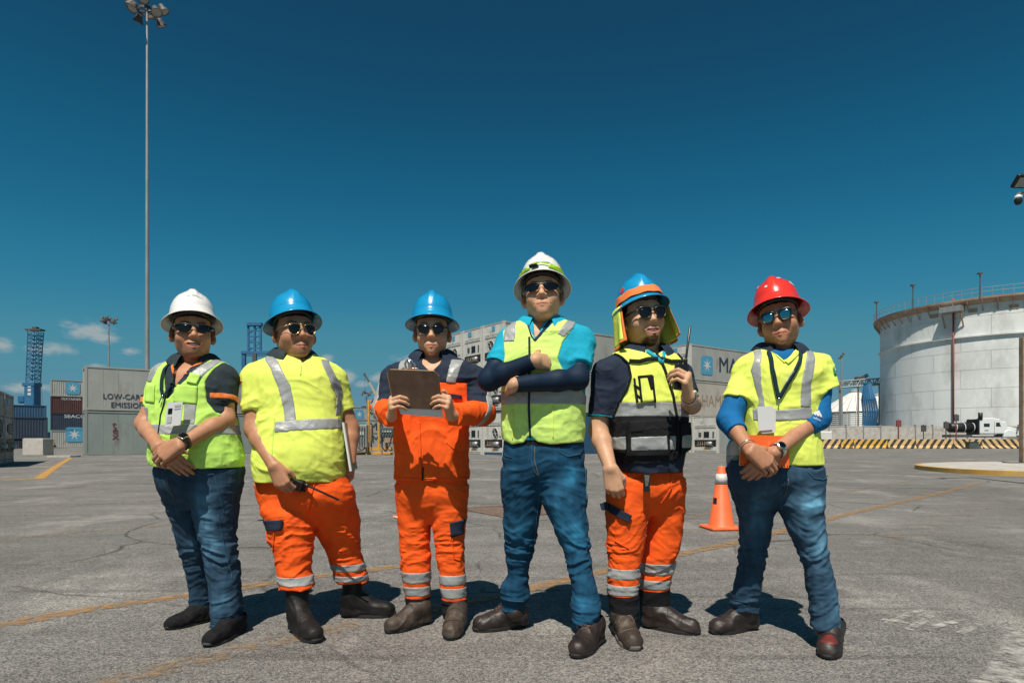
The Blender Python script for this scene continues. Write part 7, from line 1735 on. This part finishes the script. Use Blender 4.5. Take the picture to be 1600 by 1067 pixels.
    foot(s, G(966, 988), G(992, 1016), 'boot', C_['boot_brown'], C_['sole_dusty'], 1.02, s.P(975, 962, -.03), .044)
    foot(s, G(1006, 978), G(1084, 990), 'boot', C_['boot_dark'], C_['sole_black'], 1.0, s.P(1023, 950, .12), .044)
    h = helmet(s, C_['h_blue'], 1/sc_*1.0, 4, -3); hl_ = Matrix.Translation(-s.base) @ s.HAT; sunglasses(s, 'wayfarer', C_['lens'], C_['plastic_black'])
    # orange band round the crown and the neck flap behind
    n = 48; rows_ = []
    for k_, z in ((1.36, -.006), (1.13, .002), (1.075, .020), (1.045, .034), (1.02, .040)):
        for i in range(n): th = 2*math.pi*i/n; w_ = .002*math.sin(i*1.3+z*200); rows_.append(s.HAT @ Vector((.100*min(k_, 1.13)*math.cos(th)*(1+w_*4), .125*min(k_, 1.13)*math.sin(th), z+w_-.004*math.cos(th)*0))-s.base)
    o = MB().add(rows_[n:], [(j*n+i, j*n+(i+1) % n, (j+1)*n+(i+1) % n, (j+1)*n+i) for j in range(3) for i in range(n)]).build('helmet_band', C_['orange_trim'], h, smooth=True)
    V = []; m = 44; rr = 16
    for j in range(rr+1):
        f = j/rr
        for i in range(m+1):
            a_ = -28+(236)*i/m; th = R(a_); fl_ = .010*math.sin(i*.9+f*2)*f; R1 = (.132+.020*f+fl_, .150+.012*f+fl_); z = -.020-.175*f-.02*f*math.sin(math.pi*i/m)
            p = Vector((R1[0]*math.cos(th), R1[1]*math.sin(th)*(1 if math.sin(th) > 0 else .75), z)); V.append(p)
    V = [s.HAT @ Vector((p.x, p.y, p.z))-s.base for p in V]
    idx = lambda i, j: j*(m+1)+i
    F1 = [(idx(i,j), idx(i+1,j), idx(i+1,j+1), idx(i,j+1)) for j in range(rr-1) for i in range(1, m-1)]; F2 = [(idx(i,j), idx(i+1,j), idx(i+1,j+1), idx(i,j+1)) for j in range(rr) for i in range(m) if j == rr-1 or i == 0 or i == m-1]
    for F_, mm, nm in ((F1, C_['lime'], 'neck_flap'), (F2, C_['orange_trim'], 'flap_edging')):
        o = MB().add(V, F_).build(nm, mm, h, smooth=True); q = o.modifiers.new('thick', 'SOLIDIFY'); q.thickness = .0015
    hat_sticker(s, h, -72, .062, .016, C_['red_spot'], 12); hat_sticker(s, h, 62, .088, .016, C_['card'], 4)
    radio(s.P(1063, 588, -.285), (.14, .05, 1), (-.2, 1, .1), 'walkie talkie raised by the bearded man, antenna pointing up', .17)
    return s
def person6():
    s = Person('man in a red helmet and yellow polo over blue sleeves, at the right end', 2.95, 1222, 1008, C_['skin_a'])
    c = s.P(1218, 502); neck = s.P(1217, 548, .03); sc_ = 1.06
    head_build(s, c, sc_, -29, 4, -10, fat=.003, neck_to=neck, neck_r=.062, mous=.3)
    rows = [(540, 1194, 1240, .05, .06, .03), (548, 1180, 1260, .08, .085, .02), (557, 1166, 1276, .10, .10, .01), (575, 1159, 1286, .12, .115), (605, 1158, 1284, .13, .12), (640, 1160, 1276, .13, .12), (680, 1160, 1276, .135, .12), (710, 1159, 1280, .14, .12), (726, 1158, 1281, .14, .12)]
    L = [(735, 1139, 1214), (760, 1142, 1213), (790, 1151, 1210), (820, 1157, 1204), (850, 1158, 1199), (880, 1155, 1193), (910, 1151, 1189), (935, 1146, 1184), (953, 1144, 1181)]
    Rr = [(735, 1208, 1282), (760, 1210, 1284), (790, 1218, 1284), (830, 1235, 1287), (850, 1245, 1290), (866, 1252, 1290), (900, 1260, 1299), (925, 1264, 1305), (950, 1268, 1307), (978, 1271, 1309)]
    yL, yR = (.02, .16), (-.02, -.10)
    shL, shR = s.P(1168, 580, .0), s.P(1278, 576, .01); elL, elR = s.P(1139, 656, -.05), s.P(1277, 652, -.05); wrL, wrR = s.P(1170, 702, -.22), s.P(1209, 708, -.215)
    hl = hand_prims(wrL+Vector((0,-.02,0)), (.78, 0, -.62), (.05, -1, .35), 1, (25, 42, 25), 1.05); hr = hand_prims(wrR+Vector((0,.012,0)), (-.70, .0, -.70), (0, -1, .3), -1, (30, 45, 25), 1.05)
    arm(s, shL, elL, wrL, [.046, .040, .039, .028], hl); arm(s, shR, elR, wrR, [.046, .043, .041, .029], hr)
    core_body(s, rows, L, Rr, yL, yR); s.bodyfinish()
    g = torso_grid(s, rows, [([(shL, shL.lerp(elL, .7), .060, .066), (shL, s.P(1195, 570, .0), .060, .055)], [(s.P(1145, 621, -.03), (elL-shL)+Vector((.03, 0, -.02)))]), ([(shR, s.P(1286, 612, -.02), .066, .076), (shR, s.P(1245, 570, .02), .062, .055)], [(s.P(1284, 609, -.02), (.25, 0, -1))])], relief=lambda P: folds(P, (7, 7, 10), 0.0068, 61, 1.6)+folds(P, (19, 19, 27), .0036, 61, 1.5))
    vee = region(s, [(1196, 530), (1240, 530), (1238, 545), (1211, 569), (1196, 552)], True, s.Y0)
    a = g.clone(); a.cut(lambda X, Y, Z: np.maximum(-vee(X, Y, Z), s.Z(726)-Z)); so = s.part(a, 'polo_shirt', C_['lime'], g, -.006)
    for pts in ([(1174,550),(1186,546),(1176,572),(1176,600),(1180,630),(1181,658),(1166,658),(1173,630),(1163,582)], [(1256,538),(1271,538),(1258,567),(1248,600),(1248,640),(1230,638),(1232,600),(1240,570)], [(1166,640),(1200,642),(1250,638),(1250,657),(1200,659),(1166,658)]):
        patch(s, g, pts, .0022, 'reflective_stripe', C_['silver'], so)
    s.bv = bvh_of(s, [so]); bv = s.bv
    # blue undershirt: neck and tight sleeves
    us = torso_grid(s, [(r[0], r[1]+3, r[2]-3, r[3]-.010, r[4]-.010, r[5] if len(r) > 5 else 0) for r in rows[:6]], []); 
    nb = [s.P(1216, 541, .03), s.P(1215, 556, .02)]; gq = Grid(A3(nb[1])-np.array([.12,.14,.08]), A3(nb[0])+np.array([.12,.12,.05]), .004); gq.add(cone(s.P(1217, 536, .03), s.P(1214, 566, -.01), .066, .088)); gq.cut(lambda X, Y, Z: Z-(s.Z(541)+.25*(Y-s.Y0-.03))+0*X); s.part(gq, 'undershirt', C_['blue_sleeve'], gq, -.006)
    wl, wr_ = elL.lerp(wrL, .42), elR.lerp(wrR, .30)
    tube_sleeve(s, [shL.lerp(elL, .4), elL, wl.lerp(wrL, .2)], [.054, .052, .046], None, (wl, wrL-elL), C_['blue_sleeve'], 'under_sleeve', .0035, (16,16,22)); o, sg = tube_sleeve(s, [shR.lerp(elR, .4), elR, wr_.lerp(wrR, .2)], [.058, .055, .048], None, (wr_, wrR-elR), C_['blue_sleeve'], 'under_sleeve', .0035, (16,16,22))
    b4 = bvh_of(s, [o])
    for k_, (dx, hgt) in enumerate(((0, 5), (4.5, 8), (9, 11))):                     # three slanted bars over the word on the sleeve
        x0 = 1252+dx; y1 = 651+dx*.35; strip(s, b4, [(x0+2.8, y1), (x0+2.8-hgt*.45+1, y1-hgt)], .009, 'emblem_bar', C_['card'], .004, o, .001)
    text_on(s, b4, 'adidas', 1249, 655, .016, C_['card'], o, -22, off=.005)
    flat_on(s, bv, [(1291,577),(1296,576),(1297,588),(1292,589)], 'flag_green', mat('flag_green', (.01,.25,.09), .6), .004, so, .001, n=3); flat_on(s, bv, [(1296,576),(1302,578),(1303,586),(1297,588)], 'flag_white', C_['card'], .004, so, .001, n=3); flat_on(s, bv, [(1297.5,580),(1300,580.5),(1300,584),(1297.5,584)], 'flag_emblem', C_['boot_brown'], .006, so, .001, n=2)
    strip(s, bv, [(1197,550),(1204,560),(1211,569)], .022, 'placket', C_['lime'], .006, so, .002); strip(s, bv, [(1235,552),(1222,562),(1211,571)], .022, 'placket', C_['lime'], .007, so, .002)
    collar(s, A3(s.P(1217, 551, .03)), .071, 28, .040, .034, C_['navy'], yaw=-8, pts=.012)
    for pts in ([(1190,552),(1189,580),(1193,605),(1197,626)], [(1243,540),(1232,566),(1214,596),(1198,624)]): strip(s, bv, pts, .017, 'lanyard', C_['lanyard'], .012, None, .0015)
    text_on(s, bv, 'TERMINALS', 1206.5, 603.5, .013, C_['card'], None, 56, name='lanyard_lettering', off=.0155)
    strip(s, bv, [(1197, 624), (1197, 636)], .005, 'lanyard_clip', C_['steel'], .014)
    B = [s.P(*q, -.165) for q in ((1183,635),(1207,634),(1207,671),(1185,673))]; bo = quad_slab(B, .003, C_['card'], 'id_badge', s.root, s.base, rnd=.004); B2 = [p+Vector((.016, .006, -.012)) for p in B]; quad_slab(B2, .003, C_['card'], 'second_card', bo, s.base, rnd=.004)
    dR_ = (wrR-elR).normalized(); watch(s, elR.lerp(wrR, .92), dR_, (.0, -1, .55), .033, C_['steel'], C_['lens']); dL_ = (wrL-elL).normalized(); p = elL.lerp(wrL, .90)+Vector((0,-.008,0))
    u = dL_.orthogonal().normalized(); w_ = dL_.cross(u); MB().sweep([p+(u*math.cos(t*.35)+w_*math.sin(t*.35))*.034-s.base for t in range(18)], .0026, 6, True).build('bracelet', C_['steel'], s.root, smooth=True)
    legs_build(s, L, Rr, [(716, 1146, 1279), (732, 1140, 1281), (748, 1143, 1283), (762, 1150, 1276), (775, 1165, 1262), (788, 1182, 1245)], C_['jeans_b'], yL=yL, yR=yR, seedk=63, hem_amp=.012, fade=fade_fn(s, [(1252, 778, 16, 9, 1.6), (1262, 845, 16, 22, 1.0), (1245, 800, 20, 30, .5), (1180, 800, 16, 40, .45), (1285, 930, 12, 30, .5)], 1.25))
    jeans_details(s, [(1146,738),(1152,750)], [(1240,734),(1250,744),(1268,747),(1280,742)], [(1206,745),(1207,760),(1212,772)], [[(1283,750),(1284,800)], [(1212,780),(1202,840)], [(1146,948),(1180,948)], [(1272,972),(1308,972)]])
    foot(s, G(1180, 981), G(1107, 991), 'boot', C_['boot_dark'], C_['sole_black'], .97, s.P(1163, 950, .16), .048)
    f2 = foot(s, G(1304, 1004), G(1291, 1035), 'boot', C_['boot_dark'], C_['sole_black'], 1.0, s.P(1290, 978, -.10), .050)
    tp = f2.parent and s.FP
    q = Grid(A3(tp(.9,0,.05))-.09, A3(tp(.9,0,.05))+.09, .004); q.add(cone(tp(.80, 0, .042), tp(.66, 0, .047), .0455, .049, (0,0,1), 1.15), .02); pc = tp(.80, 0, .09); q.cut(lambda X, Y, Z: np.sqrt((X-pc.x)**2+(Y-pc.y)**2+(Z-pc.z)**2*.6)-.040); V, Fc = q.surf(1); s.obj('red_toe_patch', V, Fc, C_['red_scuff'], f2)
    h = helmet(s, C_['h_red'], 1/sc_, 5, 0); hl_ = Matrix.Translation(-s.base) @ s.HAT; sunglasses(s, 'wayfarer', C_['lens_mirror'], C_['plastic_black'])
    for a_, z_, r_ in ((-62, .095, .014), (28, .104, .010), (68, .078, .017), (-14, .060, .007)): hat_sticker(s, h, a_, z_, r_, C_['card'], 10)
    A = [s.P(*q, -.170) for q in ((1158,679),(1233,681),(1232,731),(1155,727))]; nb_ = quad_slab(A, .010, C_['notebook'], 'notebook', rnd=.004); nb_.data.transform(Matrix.Translation(-A[3])); nb_.location = A[3]; tag(nb_, 'orange spiral notebook held behind the folded hands of the red helmet man', 'notebook')
    b = MB()
    for i in range(17): q_ = A[3].lerp(A[2], .03+.94*i/16)-A[3]; b.sweep([q_+Vector((0, .007*math.cos(t), .004+.009*math.sin(t))) for t in np.linspace(0, 2*math.pi, 9)[:-1]], .0012, 4, True)
    b.build('spiral_binding', C_['plastic_black'], nb_); tag(bpy.data.objects['spiral_binding'], kind='stuff')
    # bottle carried at the hip
    p = s.P(1146, 712, .06); t = empty('water_bottle', p, 0, 'small clear water bottle with dark label at the hip of the red helmet man', 'bottle')
    MB().lathe([(0,-.06),(.03,-.06),(.032,-.05),(.032,.04),(.024,.06),(.014,.075)], 20).build('bottle_body', mat('clear_plastic', (.5,.55,.58), .12, trans=.6, spec=.6), t, smooth=True); MB().lathe([(.033,-.03),(.033,.0)], 20).build('label', C_['card_grey'], t); MB().lathe([(0,.092),(.015,.092),(.016,.075),(.0,.075)], 16).build('cap', C_['card'], t)
    return s
import time as _t
for fn in (person1, person2, person3, person4, person5, person6):
    _a = _t.time(); fn(); print(fn.__name__, round(_t.time()-_a, 1))
